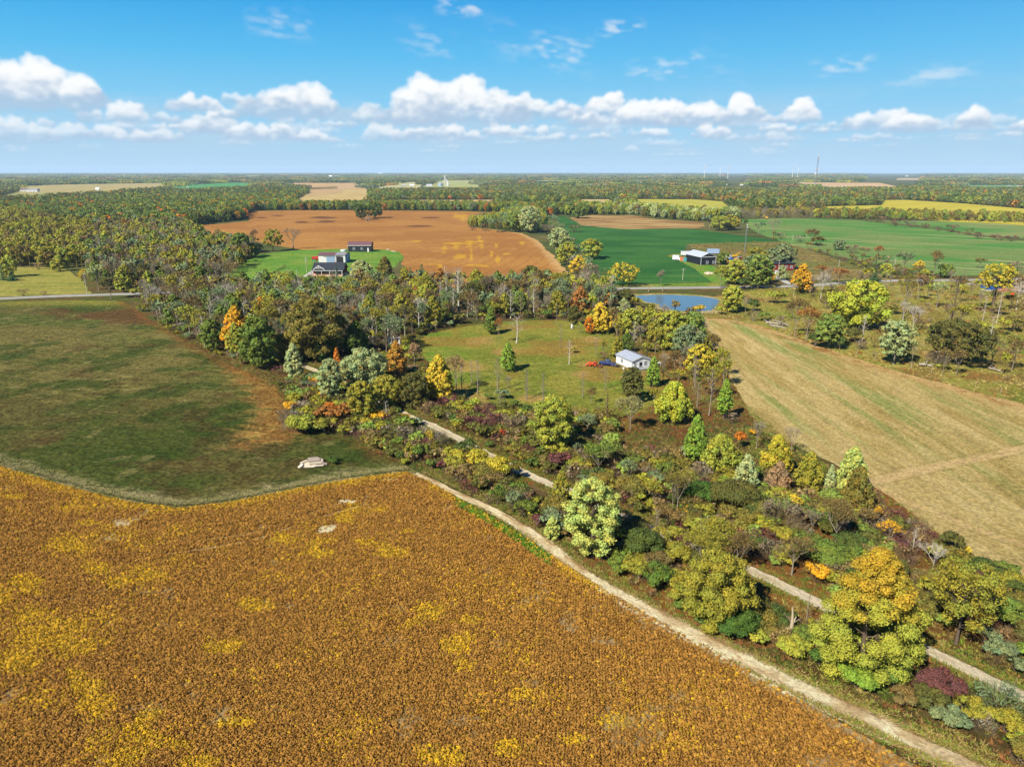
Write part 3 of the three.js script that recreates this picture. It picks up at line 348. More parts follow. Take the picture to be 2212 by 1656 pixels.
const pondRing = rim(smoothRing(G([[1366, 640], [1392, 637.5], [1440, 636], [1500, 639], [1535, 643], [1556, 648], [1550, 657], [1545, 672], [1500, 673], [1452, 670], [1420, 663], [1428, 657], [1400, 654], [1385, 647]]), 1), 1, 0.9, 6);
const pondMid = pondRing.reduce((a, p) => [a[0] + p[0] / pondRing.length, a[1] + p[1] / pondRing.length], [0, 0]);
sheet('pond_bank', rim(pondRing.map(([x, z]) => [x + (x - pondMid[0]) * 0.1 + Math.sign(x - pondMid[0]), z + (z - pondMid[1]) * 0.22]), 1, 0.5, 4), 0.03, mapped(192, 128, (x, z) => mul3(mix3([178, 158, 104], [152, 146, 66], smooth(0.4, 0.6, fbm(x / 5, z / 5))), 0.85 + 0.3 * vnoise(x, z)), 0), 'tan grassy bank around the pond', 'bank');
{
  const water = ([x0, z0, x1, z1]) => { const m = new THREE.MeshPhysicalMaterial({ color: own(104, 116, 122), roughness: 0.12, specularIntensity: 1 }); const t = grain.clone(); t.repeat.set((x1 - x0) / 40, (z1 - z0) / 24); t.needsUpdate = true; m.bumpMap = t; m.bumpScale = 0.004; return m; };
  sheet('pond', pondRing, 0.06, water, 'small blue pond between the road and the hay field', 'pond');
}

// ------------------------------------------------------------------ a small mesh builder for plants
class Plant {
  constructor() { this.p = []; this.n = []; this.c = []; this.i = []; }
  v(x, y, z, nx, ny, nz, c) { this.p.push(x, y, z); this.n.push(nx, ny, nz); this.c.push(c[0], c[1], c[2]); return this.p.length / 3 - 1; }
  leaf(x, y, z, ox, oy, oz, s, c, q, wide = 0.62) {           // one leafy spray: a bent diamond facing mostly outwards
    let fx = ox * 0.8 + (q() - 0.5) * 1.7, fy = oy * 0.8 + (q() - 0.35) * 1.5, fz = oz * 0.8 + (q() - 0.5) * 1.7, l = Math.sqrt(fx * fx + fy * fy + fz * fz) || 1; fx /= l; fy /= l; fz /= l;
    let tx = q() - 0.5, ty = q() - 0.5, tz = q() - 0.5, d = tx * fx + ty * fy + tz * fz; tx -= fx * d; ty -= fy * d; tz -= fz * d; l = Math.sqrt(tx * tx + ty * ty + tz * tz) || 1; s *= 0.7 + 0.6 * q(); const a = s * 0.62 / l, b = s * 0.62 * wide;
    const bx = fy * tz / l - fz * ty / l, by = fz * tx / l - fx * tz / l, bz = fx * ty / l - fy * tx / l;
    let mx = ox * 0.35 + fx * 0.8, my = oy * 0.35 + fy * 0.8 + 0.08, mz = oz * 0.35 + fz * 0.8; if (mx * fx + my * fy + mz * fz < 0.15) { mx = fx; my = fy; mz = fz; } l = Math.sqrt(mx * mx + my * my + mz * mz); mx /= l; my /= l; mz /= l;
    const k = this.p.length / 3, e = s * 0.14;
    this.v(x + tx * a, y + ty * a, z + tz * a, mx, my, mz, c); this.v(x + bx * b - fx * e, y + by * b - fy * e, z + bz * b - fz * e, mx, my, mz, c); this.v(x - tx * a, y - ty * a, z - tz * a, mx, my, mz, c); this.v(x - bx * b - fx * e, y - by * b - fy * e, z - bz * b - fz * e, mx, my, mz, c);
    this.i.push(k, k + 1, k + 2, k, k + 2, k + 3);
  }
  tube(a, b, ra, rb, seg, c) {
    const dx = b[0] - a[0], dy = b[1] - a[1], dz = b[2] - a[2], l = Math.sqrt(dx * dx + dy * dy + dz * dz) || 1, ux = dx / l, uy = dy / l, uz = dz / l; let px = uy > 0.9 || uy < -0.9 ? 1 : 0, py = px ? 0 : 1, rx = py * uz, ry = -px * uz, rz = px * uy - py * ux; const m = Math.sqrt(rx * rx + ry * ry + rz * rz) || 1; rx /= m; ry /= m; rz /= m; const sx = uy * rz - uz * ry, sy = uz * rx - ux * rz, sz = ux * ry - uy * rx, k = this.p.length / 3;
    for (let i = 0; i < seg; i++) { const t = i / seg * 6.2832, C = Math.cos(t), S = Math.sin(t), nx = rx * C + sx * S, ny = ry * C + sy * S, nz = rz * C + sz * S; this.v(a[0] + nx * ra, a[1] + ny * ra, a[2] + nz * ra, nx, ny, nz, c); this.v(b[0] + nx * rb, b[1] + ny * rb, b[2] + nz * rb, nx, ny, nz, c); }
    for (let i = 0; i < seg; i++) { const u = k + 2 * i, w = k + 2 * ((i + 1) % seg); this.i.push(u, w, u + 1, w, w + 1, u + 1); }
  }
  twig(a, dx, dy, dz, len, w, c, q) {                         // a thin tapering blade of twig
    const l = Math.sqrt(dx * dx + dy * dy + dz * dz) || 1; dx /= l; dy /= l; dz /= l; let sx = q() - 0.5, sy = q() - 0.5, sz = q() - 0.5; const d = sx * dx + sy * dy + sz * dz; sx -= dx * d; sy -= dy * d; sz -= dz * d; const m = Math.sqrt(sx * sx + sy * sy + sz * sz) || 1, f = w / m; const nx = dy * sz - dz * sy, ny = dz * sx - dx * sz, nz = dx * sy - dy * sx, ml = Math.sqrt(nx * nx + ny * ny + nz * nz) || 1, k = this.p.length / 3;
    for (const [g, t] of [[1, 0], [-1, 0], [0, 1]]) this.v(a[0] + sx * f * g + dx * len * t, a[1] + sy * f * g + dy * len * t, a[2] + sz * f * g + dz * len * t, nx / ml, ny / ml, nz / ml, c);
    this.i.push(k, k + 1, k + 2);
  }
  geo() { const g = new THREE.BufferGeometry(); g.setAttribute('position', new THREE.Float32BufferAttribute(this.p, 3)); g.setAttribute('normal', new THREE.Float32BufferAttribute(this.n, 3)); g.setAttribute('color', new THREE.Float32BufferAttribute(this.c, 3)); g.setIndex(this.i); return g; }
}
const tint = (q, hue, amt = 0.2) => { const k = 1 + (q() - 0.5) * 2 * amt; return [k * (1 + hue), k, k * (1 - hue * 0.8)]; };

// crown outlines: height share -> radius share
const PROFILE = {
  round: (t) => Math.sqrt(Math.max(0, 1 - (1.9 * t - 0.9) ** 2)) * (t < 0.45 ? 0.92 + 0.08 * t : 1), egg: (t) => Math.pow(Math.sin(Math.PI * Math.pow(clamp(t * 0.9 + 0.1), 0.62)), 0.75),
  spiky: (t) => Math.pow(1 - t, 0.7) * smooth(-0.15, 0.3, t) * 1.12, spread: (t) => Math.sqrt(Math.max(0, 1 - (1.6 * t - 0.7) ** 2)), cone: (t) => (1 - t) * 0.98 + 0.03,
};
// Builds one tree at its true size. crown: leaves and twigs; trunk: stem and limbs.
function growTree(type, H, W, s, seed, opts = {}) {
  const q = rng(seed * 977 + 13), T = new Plant(), C = new Plant(), R = W / 2, bark = [1, 1, 1], r0 = opts.r0 ?? Math.max(0.1, H * 0.021);
  const wob = [(q() - 0.5) * H * 0.05, (q() - 0.5) * H * 0.05], stem = (y) => { const t = y / H; return [wob[0] * Math.sin(t * 3), y, wob[1] * Math.sin(t * 2.6 + 0.4)]; };
  const limb = (target, at, r, seg = 4) => { const a = stem(at), m = [lerp(a[0], target[0], 0.55), lerp(a[1], target[1], 0.42), lerp(a[2], target[2], 0.55)]; T.tube(a, m, r, r * 0.65, seg, bark); T.tube(m, target, r * 0.65, r * 0.2, seg, bark); };
  const trunk = (toY, seg = 6, k = 5) => { for (let i = 0; i < k; i++) { const y0 = toY * i / k, y1 = toY * (i + 1) / k; T.tube(stem(y0), stem(y1), r0 * (1 - 0.75 * y0 / H) * (i ? 1 : 1.35), r0 * (1 - 0.75 * y1 / H), seg, bark); } };
  if (type === 'bare' || type === 'sparse') {
    const lean = type === 'sparse' ? 0.95 : 0.9, grow = (a, d, len, r, depth) => {
      const b = [a[0] + d[0] * len, a[1] + d[1] * len, a[2] + d[2] * len]; T.tube(a, b, r, r * 0.6, depth > 2 ? 5 : 3, bark);
      const put = (n) => { for (let k = 0; k < n; k++) { const t = q(), P = [lerp(a[0], b[0], t), lerp(a[1], b[1], t), lerp(a[2], b[2], t)]; C.twig(P, d[0] + (q() - 0.5) * 1.8, d[1] * 0.6 + 0.5 + (q() - 0.5) * 1.2, d[2] + (q() - 0.5) * 1.8, H * (0.06 + 0.08 * q()), Math.max(0.018, H * 0.0028) * (opts.twig ?? 1), tint(q, 0, 0.15), q); } };
      if (depth === 0) { put(opts.tw ?? 9); if (type === 'sparse') { const hu = (q() - 0.5) * 0.3; for (let k = 0; k < (opts.lv ?? 9); k++) { const j = H * 0.06; C.leaf(b[0] + (q() - 0.5) * j * 2, b[1] + (q() - 0.4) * j * 2, b[2] + (q() - 0.5) * j * 2, (q() - 0.5), q() - 0.2, (q() - 0.5), s, tint(q, hu, 0.25), q); } } return; }
      if (depth < 3) put(4);
      const n = depth > 2 ? 3 : 2 + (q() < 0.6 ? 1 : 0), az = q() * 6.28;
      for (let k = 0; k < n; k++) { const t = az + k * 6.2832 / n + (q() - 0.5), sp_ = lean * (0.55 + 0.5 * q()); let e = [d[0] + Math.cos(t) * sp_, d[1] + 0.25, d[2] + Math.sin(t) * sp_]; const l = Math.hypot(...e); e = e.map((v) => v / l); grow(b, e, len * (0.62 + 0.22 * q()), r * 0.58, depth - 1); }
      if (depth > 1) { const e = [d[0] + (q() - 0.5) * 0.3, d[1] + 0.2, d[2] + (q() - 0.5) * 0.3], l = Math.hypot(...e); grow(b, e.map((v) => v / l), len * 0.75, r * 0.62, depth - 1); }
    };
    if (type === 'bare' && (W / H < 0.62 || seed % 3 === 0)) {
      const c0 = opts.clear ?? 0.22; trunk(H * 0.98, 5, 6); const nb = Math.round(opts.depth > 3 ? 30 : 20);
      for (let k = 0; k < nb; k++) { const t = c0 + (0.96 - c0) * (k + q()) / nb, A = stem(H * t), az = k * 2.4 + q(), l = R * (0.45 + 0.6 * q()) * (1.15 - t) * 1.5, up = 0.7 + 0.5 * q(), m = Math.hypot(1, up), B = [A[0] + Math.cos(az) * l / m, A[1] + up * l / m, A[2] + Math.sin(az) * l / m], rb = r0 * 0.32 * (1.1 - t); T.tube(A, B, rb, rb * 0.4, 3, bark); for (let j = 0; j < (opts.tw ?? 8); j++) { const u = 0.25 + 0.75 * q(), S = [lerp(A[0], B[0], u), lerp(A[1], B[1], u), lerp(A[2], B[2], u)]; C.twig(S, Math.cos(az) + (q() - 0.5) * 1.8, up + (q() - 0.5) * 1.2, Math.sin(az) + (q() - 0.5) * 1.8, H * (0.05 + 0.08 * q()), Math.max(0.016, H * 0.0026) * (opts.twig ?? 1), tint(q, 0, 0.15), q); } }
    } else grow([0, 0, 0], [wob[0] / H, 1, wob[1] / H], H * (opts.clear ?? 0.3), r0, opts.depth ?? 3);
    fit([T, C], H, W);
    return [T.geo(), C.geo()];
  }
  if (type === 'cone') {
    trunk(H * 0.96, 5, 4);
    const tiers = Math.max(6, Math.round(H * (opts.tiers ?? 1.1)));
    for (let i = 0; i < tiers; i++) { const t = i / tiers, y = H * (0.06 + 0.92 * t), rr = R * PROFILE.cone(t) * (0.85 + 0.3 * q()), n = Math.max(4, Math.round(rr * 4.2)); for (let k = 0; k < n; k++) { const a = k / n * 6.2832 + q() * 0.7, l = rr * (0.7 + 0.45 * q()), m = Math.max(2, Math.round(l / s * 1.7)); for (let j = 1; j <= m; j++) { const u = j / m, x = Math.cos(a) * l * u, z = Math.sin(a) * l * u; C.leaf(x + (q() - 0.5) * s * 0.6, y - l * 0.22 * u + (q() - 0.5) * s * 0.7, z + (q() - 0.5) * s * 0.6, Math.cos(a) * 0.5, 0.7, Math.sin(a) * 0.5, s, tint(q, (q() - 0.5) * 0.1, 0.22), q, 0.5); } } }
    return [T.geo(), C.geo()];
  }
  if (type === 'shrub' || type === 'twiggy') {
    for (let k = 0; k < 7; k++) { const a = q() * 6.28, l = R * (0.3 + 0.5 * q()); T.tube([Math.cos(a) * 0.1, 0, Math.sin(a) * 0.1], [Math.cos(a) * l, H * (0.5 + 0.35 * q()), Math.sin(a) * l], 0.05, 0.015, 3, bark); }
    if (type === 'twiggy') { const n = opts.n ?? 520; for (let k = 0; k < n; k++) { const a = q() * 6.28, e = Math.pow(q(), 0.7), rr = R * 0.75 * Math.sqrt(q()), y = H * 0.75 * q() * Math.sqrt(1 - (rr / R) ** 2); C.twig([Math.cos(a) * rr, y, Math.sin(a) * rr], Math.cos(a) * 0.6 + (q() - 0.5) * 1.2, 0.7 + (q() - 0.5), Math.sin(a) * 0.6 + (q() - 0.5) * 1.2, H * (0.18 + 0.22 * q()), Math.max(0.014, H * 0.006), tint(q, 0, 0.2), q); } }
    if (type === 'shrub') for (let k = 0; k < 90; k++) { const a = q() * 6.28, u = Math.sqrt(q()) * 0.85; C.twig([Math.cos(a) * u * R, H * (0.35 + 0.45 * Math.sqrt(1 - u * u)), Math.sin(a) * u * R], Math.cos(a) * u + (q() - 0.5), 0.9, Math.sin(a) * u + (q() - 0.5), H * (0.15 + 0.2 * q()), Math.max(0.016, H * 0.006), [0.8, 0.72, 0.62], q); }
    const n = type === 'twiggy' ? 5 : Math.max(7, Math.min(60, Math.round(R * R * 4))), cl = [];
    for (let k = 0; k < n; k++) { const a = q() * 6.28, u = Math.sqrt(q()) * 0.72, h = Math.sqrt(1 - u * u); cl.push([Math.cos(a) * u * R, H * (0.25 + 0.6 * h * (0.55 + 0.45 * q())), Math.sin(a) * u * R, Math.min(R, H) * (0.22 + 0.16 * q())]); }
    for (const c of cl) { const hu = (q() - 0.5) * 0.26, m = Math.round((type === 'twiggy' ? 0.25 : 1) * 6.3 * c[3] * c[3] / (0.42 * s * s)); for (let k = 0; k < m; k++) clumpLeaf(C, c, s, hu, q, 0.75); }
    return [T.geo(), C.geo()];
  }
  // leafy trees: clumps of leaves over the crown's surface and inside it, carried by limbs
  const y0 = H * (opts.y0 ?? (type === 'spread' ? 0.24 : type === 'egg' ? 0.1 : 0.08)), ch = H - y0, prof = PROFILE[type], rc = Math.min(R, ch * 0.6) * (opts.clump ?? (type === 'spiky' ? 0.2 : opts.hero ? 0.21 : 0.27)), n = (opts.hero ? 0 : opts.n) || Math.min(opts.hero ? 300 : 150, Math.round((opts.hero ? 2.0 : 1.6) * ch * R / (rc * rc))), cl = [];
  const sx = 0.9 + q() * 0.2, lop = [q() * 6.28, 0.12 + 0.16 * q()];
  for (let k = 0; k < n; k++) {
    const t = clamp((k + q()) / n), a = k * 2.39996 + q() * 0.9, pr = prof(t) * (1 + lop[1] * Math.sin(a * 2 + lop[0]) * (1 - t)), u = (k % 5 === 4 ? 0.4 : 0.64 + 0.28 * q()) * pr, rr = rc * (opts.hero ? 0.8 + 0.5 * q() : 0.6 + 0.65 * q()) * (0.55 + 0.45 * Math.min(1, pr + 0.15));
    cl.push([Math.cos(a) * u * R * sx, y0 + Math.min(ch - rr * 0.7, rr * 0.5 + t * (ch - rr * 0.9)), Math.sin(a) * u * R / sx, rr]);
  }
  cl.push([0, H - rc * 0.75, 0, rc * 0.75]);
  const th = H * (type === 'spiky' ? 0.9 : 0.68); trunk(th);
  cl.forEach((c, i) => { if (i % (opts.limbs ?? 3) === 0) limb([c[0] * 0.92, c[1], c[2] * 0.92], clamp(c[1] - Math.hypot(c[0], c[2]) * 0.75, H * (type === 'spread' ? 0.2 : 0.1), th * 0.95), r0 * 0.32); });
  for (const c of cl) { const hu = (q() - 0.5) * (opts.hue ?? 0.3), m = Math.round((opts.dense ?? 1) * (opts.hero ? 5.4 : 7.2) * c[3] * c[3] / (0.42 * s * s)), yt = (c[1] - y0) / ch, warm = opts.warmTop ? smooth(0.35, 0.85, yt + (q() - 0.5) * 0.3) : 0; for (let k = 0; k < m; k++) clumpLeaf(C, c, s, hu, q, type === 'spiky' ? 1.25 : 0.8, warm ? (col) => [lerp(col[0], col[0] * opts.warmTop[0], warm), lerp(col[1], col[1] * opts.warmTop[1], warm), lerp(col[2], col[2] * opts.warmTop[2], warm)] : null); }
  return [T.geo(), C.geo()];
}
function clumpLeaf(C, c, s, hu, q, tall, recolor) {
  const z = q() * 2 - 1, a = q() * 6.2832, r = Math.sqrt(1 - z * z); let ox = Math.cos(a) * r, oy = z, oz = Math.sin(a) * r;
  const l = Math.hypot(c[0], c[2]) || 1, k = 0.45 * Math.min(1, l); ox += c[0] / l * k * q(); oz += c[2] / l * k * q(); if (oy < -0.2 && q() < 0.65) oy = -oy; const m = Math.sqrt(ox * ox + oy * oy + oz * oz); ox /= m; oy /= m; oz /= m;
  const rr = c[3] * (0.62 + 0.5 * q() * q() + 0.12 * q()); let col = tint(q, hu + (q() - 0.5) * 0.16, 0.34); if (recolor) col = recolor(col);
  C.leaf(c[0] + ox * rr, c[1] + oy * rr * tall, c[2] + oz * rr, ox, oy, oz, s, col, q);
}
function fit(plants, H, W) { let my = 0, mr = 0; for (const P of plants) for (let i = 0; i < P.p.length; i += 3) { my = Math.max(my, P.p[i + 1]); mr = Math.max(mr, Math.hypot(P.p[i], P.p[i + 2])); } const ky = H / my, kr = W / 2 / mr * 1.08; for (const P of plants) for (let i = 0; i < P.p.length; i += 3) { P.p[i] *= kr; P.p[i + 1] *= ky; P.p[i + 2] *= kr; } }

// ------------------------------------------------------------------ colours of leaves and bark, as they show in the sun
const LEAF = { lightg: [200, 208, 104], sage: [176, 186, 118], paleg: [186, 194, 124], g: [122, 140, 52], midg: [108, 130, 46], g2: [140, 158, 66], dkg: [92, 108, 44], deepg: [84, 114, 40], pine: [70, 108, 58], yg: [176, 178, 62], brightyg: [190, 196, 60], lime: [144, 172, 56], yellow: [232, 200, 58], goldgreen: [200, 184, 54], gold: [236, 178, 40], orange: [226, 138, 42], rust: [182, 124, 54], rustgold: [206, 150, 54], pinkbrown: [178, 142, 98], olive: [140, 128, 52], dkolive: [108, 106, 46], oly: [166, 158, 52], greyg: [134, 148, 98], brown: [148, 120, 80], brownolive: [140, 118, 64], grey: [164, 150, 124], tan: [176, 146, 92], maroon: [124, 76, 68], red: [196, 84, 50], greybrown: [146, 126, 98], paleolive: [172, 166, 104] };
const LOOK = { lightg: 'pale light green', sage: 'sage green', paleg: 'pale grey green', g: 'green', midg: 'mid green', g2: 'soft green', dkg: 'dark green', deepg: 'deep green', pine: 'blue green', yg: 'yellow green', brightyg: 'bright yellow green', lime: 'lime green', yellow: 'yellow', goldgreen: 'golden green', gold: 'golden yellow', orange: 'orange', rust: 'rust brown', rustgold: 'rust and gold', pinkbrown: 'pinkish brown', olive: 'olive brown', dkolive: 'dark olive', oly: 'olive yellow', greyg: 'grey green', brown: 'brown', brownolive: 'brown olive', grey: 'grey', tan: 'tan', maroon: 'maroon', red: 'red', greybrown: 'grey brown', paleolive: 'pale olive' };
const mats = {};
const leafMat = (key) => mats[key] ??= new THREE.MeshPhysicalMaterial({ color: own(...LEAF[key]).multiplyScalar(1.16), vertexColors: true, roughness: 0.8, specularIntensity: 0.22, transmission: 0.24, thickness: 0, side: THREE.DoubleSide });
const BARK = { dark: std(112, 96, 78), pale: std(206, 196, 176), mid: std(156, 142, 122) };
const twigMat = mats.twig = new THREE.MeshStandardMaterial({ color: own(170, 156, 136), vertexColors: true, roughness: 0.9, side: THREE.DoubleSide });

// ------------------------------------------------------------------ placing trees and shrubs
const NOUN = { round: 'round leafy tree', egg: 'oval leafy tree', spiky: 'upswept pointed tree', spread: 'spreading tree', sparse: 'thinly leaved tree', bare: 'bare tree', cone: 'conifer', shrub: 'leafy shrub', twiggy: 'leafless twiggy shrub' };
const NAME = { round: 'broadleaf_tree', egg: 'broadleaf_tree', spiky: 'broadleaf_tree', spread: 'broadleaf_tree', sparse: 'thin_tree', bare: 'bare_tree', cone: 'conifer', shrub: 'shrub', twiggy: 'twiggy_shrub' };
const CATEGORY = { shrub: 'shrub', twiggy: 'shrub' };
const WHERE = { m: 'at the edge of the dark meadow', c: 'in the grassy clearing', e: 'along the front of the clearing', b: 'in the belt before the country road', d: 'beside the gravel driveway', s: 'between soybean field and driveway', h: 'at the edge of the hay field', w: 'in the wood right of the driveway', k: 'around the white cottage', p: 'in the pasture right of the hay field', f: 'along the hay field fence', r: 'beside the country road', l: 'by the pond', g: 'in the hedgerow by the deep green field', a: 'around the farm buildings', i: 'in the brown soybean field', n: 'in the left woodland', o: 'by the left lawn', q: 'in the hedge beside the sown field', t: 'behind the brown soybean field', v: 'near the red house', j: 'at the start of the driveway', y: 'at the far edge of the sown field' };
const PROTO = { round: [12, 11], egg: [12, 9], spiky: [12, 8], spread: [12, 11], sparse: [12, 9], bare: [12, 8], cone: [12, 6], shrub: [3, 3.6], twiggy: [3, 3.6] };
const protos = {};
function proto(type, variant, far) {
  return protos[type + variant + far] ??= growTree(type, ...PROTO[type], type === 'shrub' || type === 'twiggy' ? (far ? 0.5 : 0.3) : far ? 1.05 : 0.62, variant * 31 + type.length * 7 + (far ? 5 : 0), far ? { limbs: 5, depth: type === 'bare' ? 3 : 2, tw: 7, lv: 9, twig: 2, n: type === 'twiggy' ? 150 : undefined } : { lv: 12, tw: 10, twig: 1.3 });
}
const plantsPlaced = [];                                      // every tree and shrub as plain numbers first: things and stuff are told apart by size
const seedOf = (x, z) => (Math.round(x * 13.7) * 73856093 ^ Math.round(z * 17.3) * 19349663) >>> 0;
function plantAt(x, z, H, W, type, key, where, opts = {}) { const p = project(x, H * 0.5, z), f = p[2]; plantsPlaced.push({ x, z, H, W, type, key, where, opts, f, px: p[0], py: p[1], size: Math.max(H, W * 0.8) * 706 / f, seed: seedOf(x, z) }); }
const LOW = { shrub: 0.36, twiggy: 0.36, round: 0.25, egg: 0.2, spiky: 0.2 };
function stand(crop, where, list) {
  for (const [x, yb, yt, w, type, key, opts = {}] of list) {
    let [gx, gz] = spot(crop, x, yb); const k = CROPS[crop][2] * NATIVE, f0 = project(gx, 0, gz)[2], W = w / k * f0 / FOCAL, back = W * (LOW[type] ?? 0), len = Math.hypot(gx, gz); gx += gx / len * back; gz += gz / len * back;
    const [tx, ty] = pt(crop, x, yt), d = ray(tx, ty), H = HEIGHT + d[1] * gz / d[2];
    const low = type === 'shrub' || type === 'twiggy'; plantAt(gx, gz, clamp(H, low ? W * 0.62 : 1, low ? Math.max(2, W * 1.3) : 30), W, type, key, opts.where ?? where, { ...opts, hand: true });
  }
}
// the trees and shrubs that the picture shows one by one: [x, foot, top, width] in an enlargement, kind, colour
stand('A', 'm', [[880, 890, 540, 250, 'round', 'g'], [1150, 900, 400, 330, 'egg', 'gold', { n: 46 }], [1400, 640, 310, 180, 'egg', 'orange'], [1370, 1090, 510, 400, 'round', 'g', { n: 60 }], [1590, 1010, 690, 260, 'round', 'oly'], [1960, 1020, 320, 680, 'round', 'olive', { n: 90, hue: 0.15, clump: 0.19 }], [2050, 1000, 730, 330, 'round', 'deepg'], [1730, 1180, 790, 220, 'egg', 'paleg'], [640, 700, 370, 280, 'sparse', 'yg'], [1040, 410, 160, 260, 'bare', 'pale', { where: 'b' }], [1700, 370, 150, 170, 'bare', 'pale', { where: 'b' }], [1880, 370, 100, 220, 'round', 'g', { where: 'b' }], [1650, 330, 60, 200, 'round', 'yg', { where: 'b' }], [235, 300, 190, 120, 'round', 'oly', { where: 'r' }], [820, 340, 230, 100, 'egg', 'yg', { where: 'b' }], [1480, 330, 245, 90, 'egg', 'yg', { where: 'b' }], [650, 380, 60, 160, 'bare', 'brown', { where: 'b' }], [930, 250, 60, 300, 'bare', 'grey', { where: 'r' }],
  [1800, 1560, 1390, 280, 'twiggy', 'grey'], [1650, 1640, 1440, 240, 'twiggy', 'greybrown'], [1560, 1130, 1000, 190, 'twiggy', 'maroon'], [1980, 1330, 1170, 260, 'twiggy', 'greybrown'], [1290, 960, 820, 200, 'shrub', 'oly'], [430, 640, 520, 150, 'shrub', 'g'], [300, 520, 420, 200, 'shrub', 'greyg'], [520, 680, 560, 160, 'twiggy', 'grey'], [150, 470, 380, 140, 'shrub', 'oly'], [560, 520, 420, 180, 'shrub', 'yg'], [730, 770, 640, 170, 'twiggy', 'greybrown'], [560, 690, 610, 120, 'shrub', 'g2'], [380, 380, 300, 140, 'shrub', 'g'], [100, 330, 270, 180, 'shrub', 'oly', { where: 'r' }], [2060, 1650, 1500, 300, 'shrub', 'rust'], [1830, 1290, 1190, 180, 'shrub', 'greyg'], [1700, 1300, 1210, 120, 'shrub', 'yg'], [940, 700, 600, 140, 'shrub', 'dkolive'], [790, 560, 470, 180, 'twiggy', 'brown'], [760, 1000, 960, 60, 'twiggy', 'tan']]);
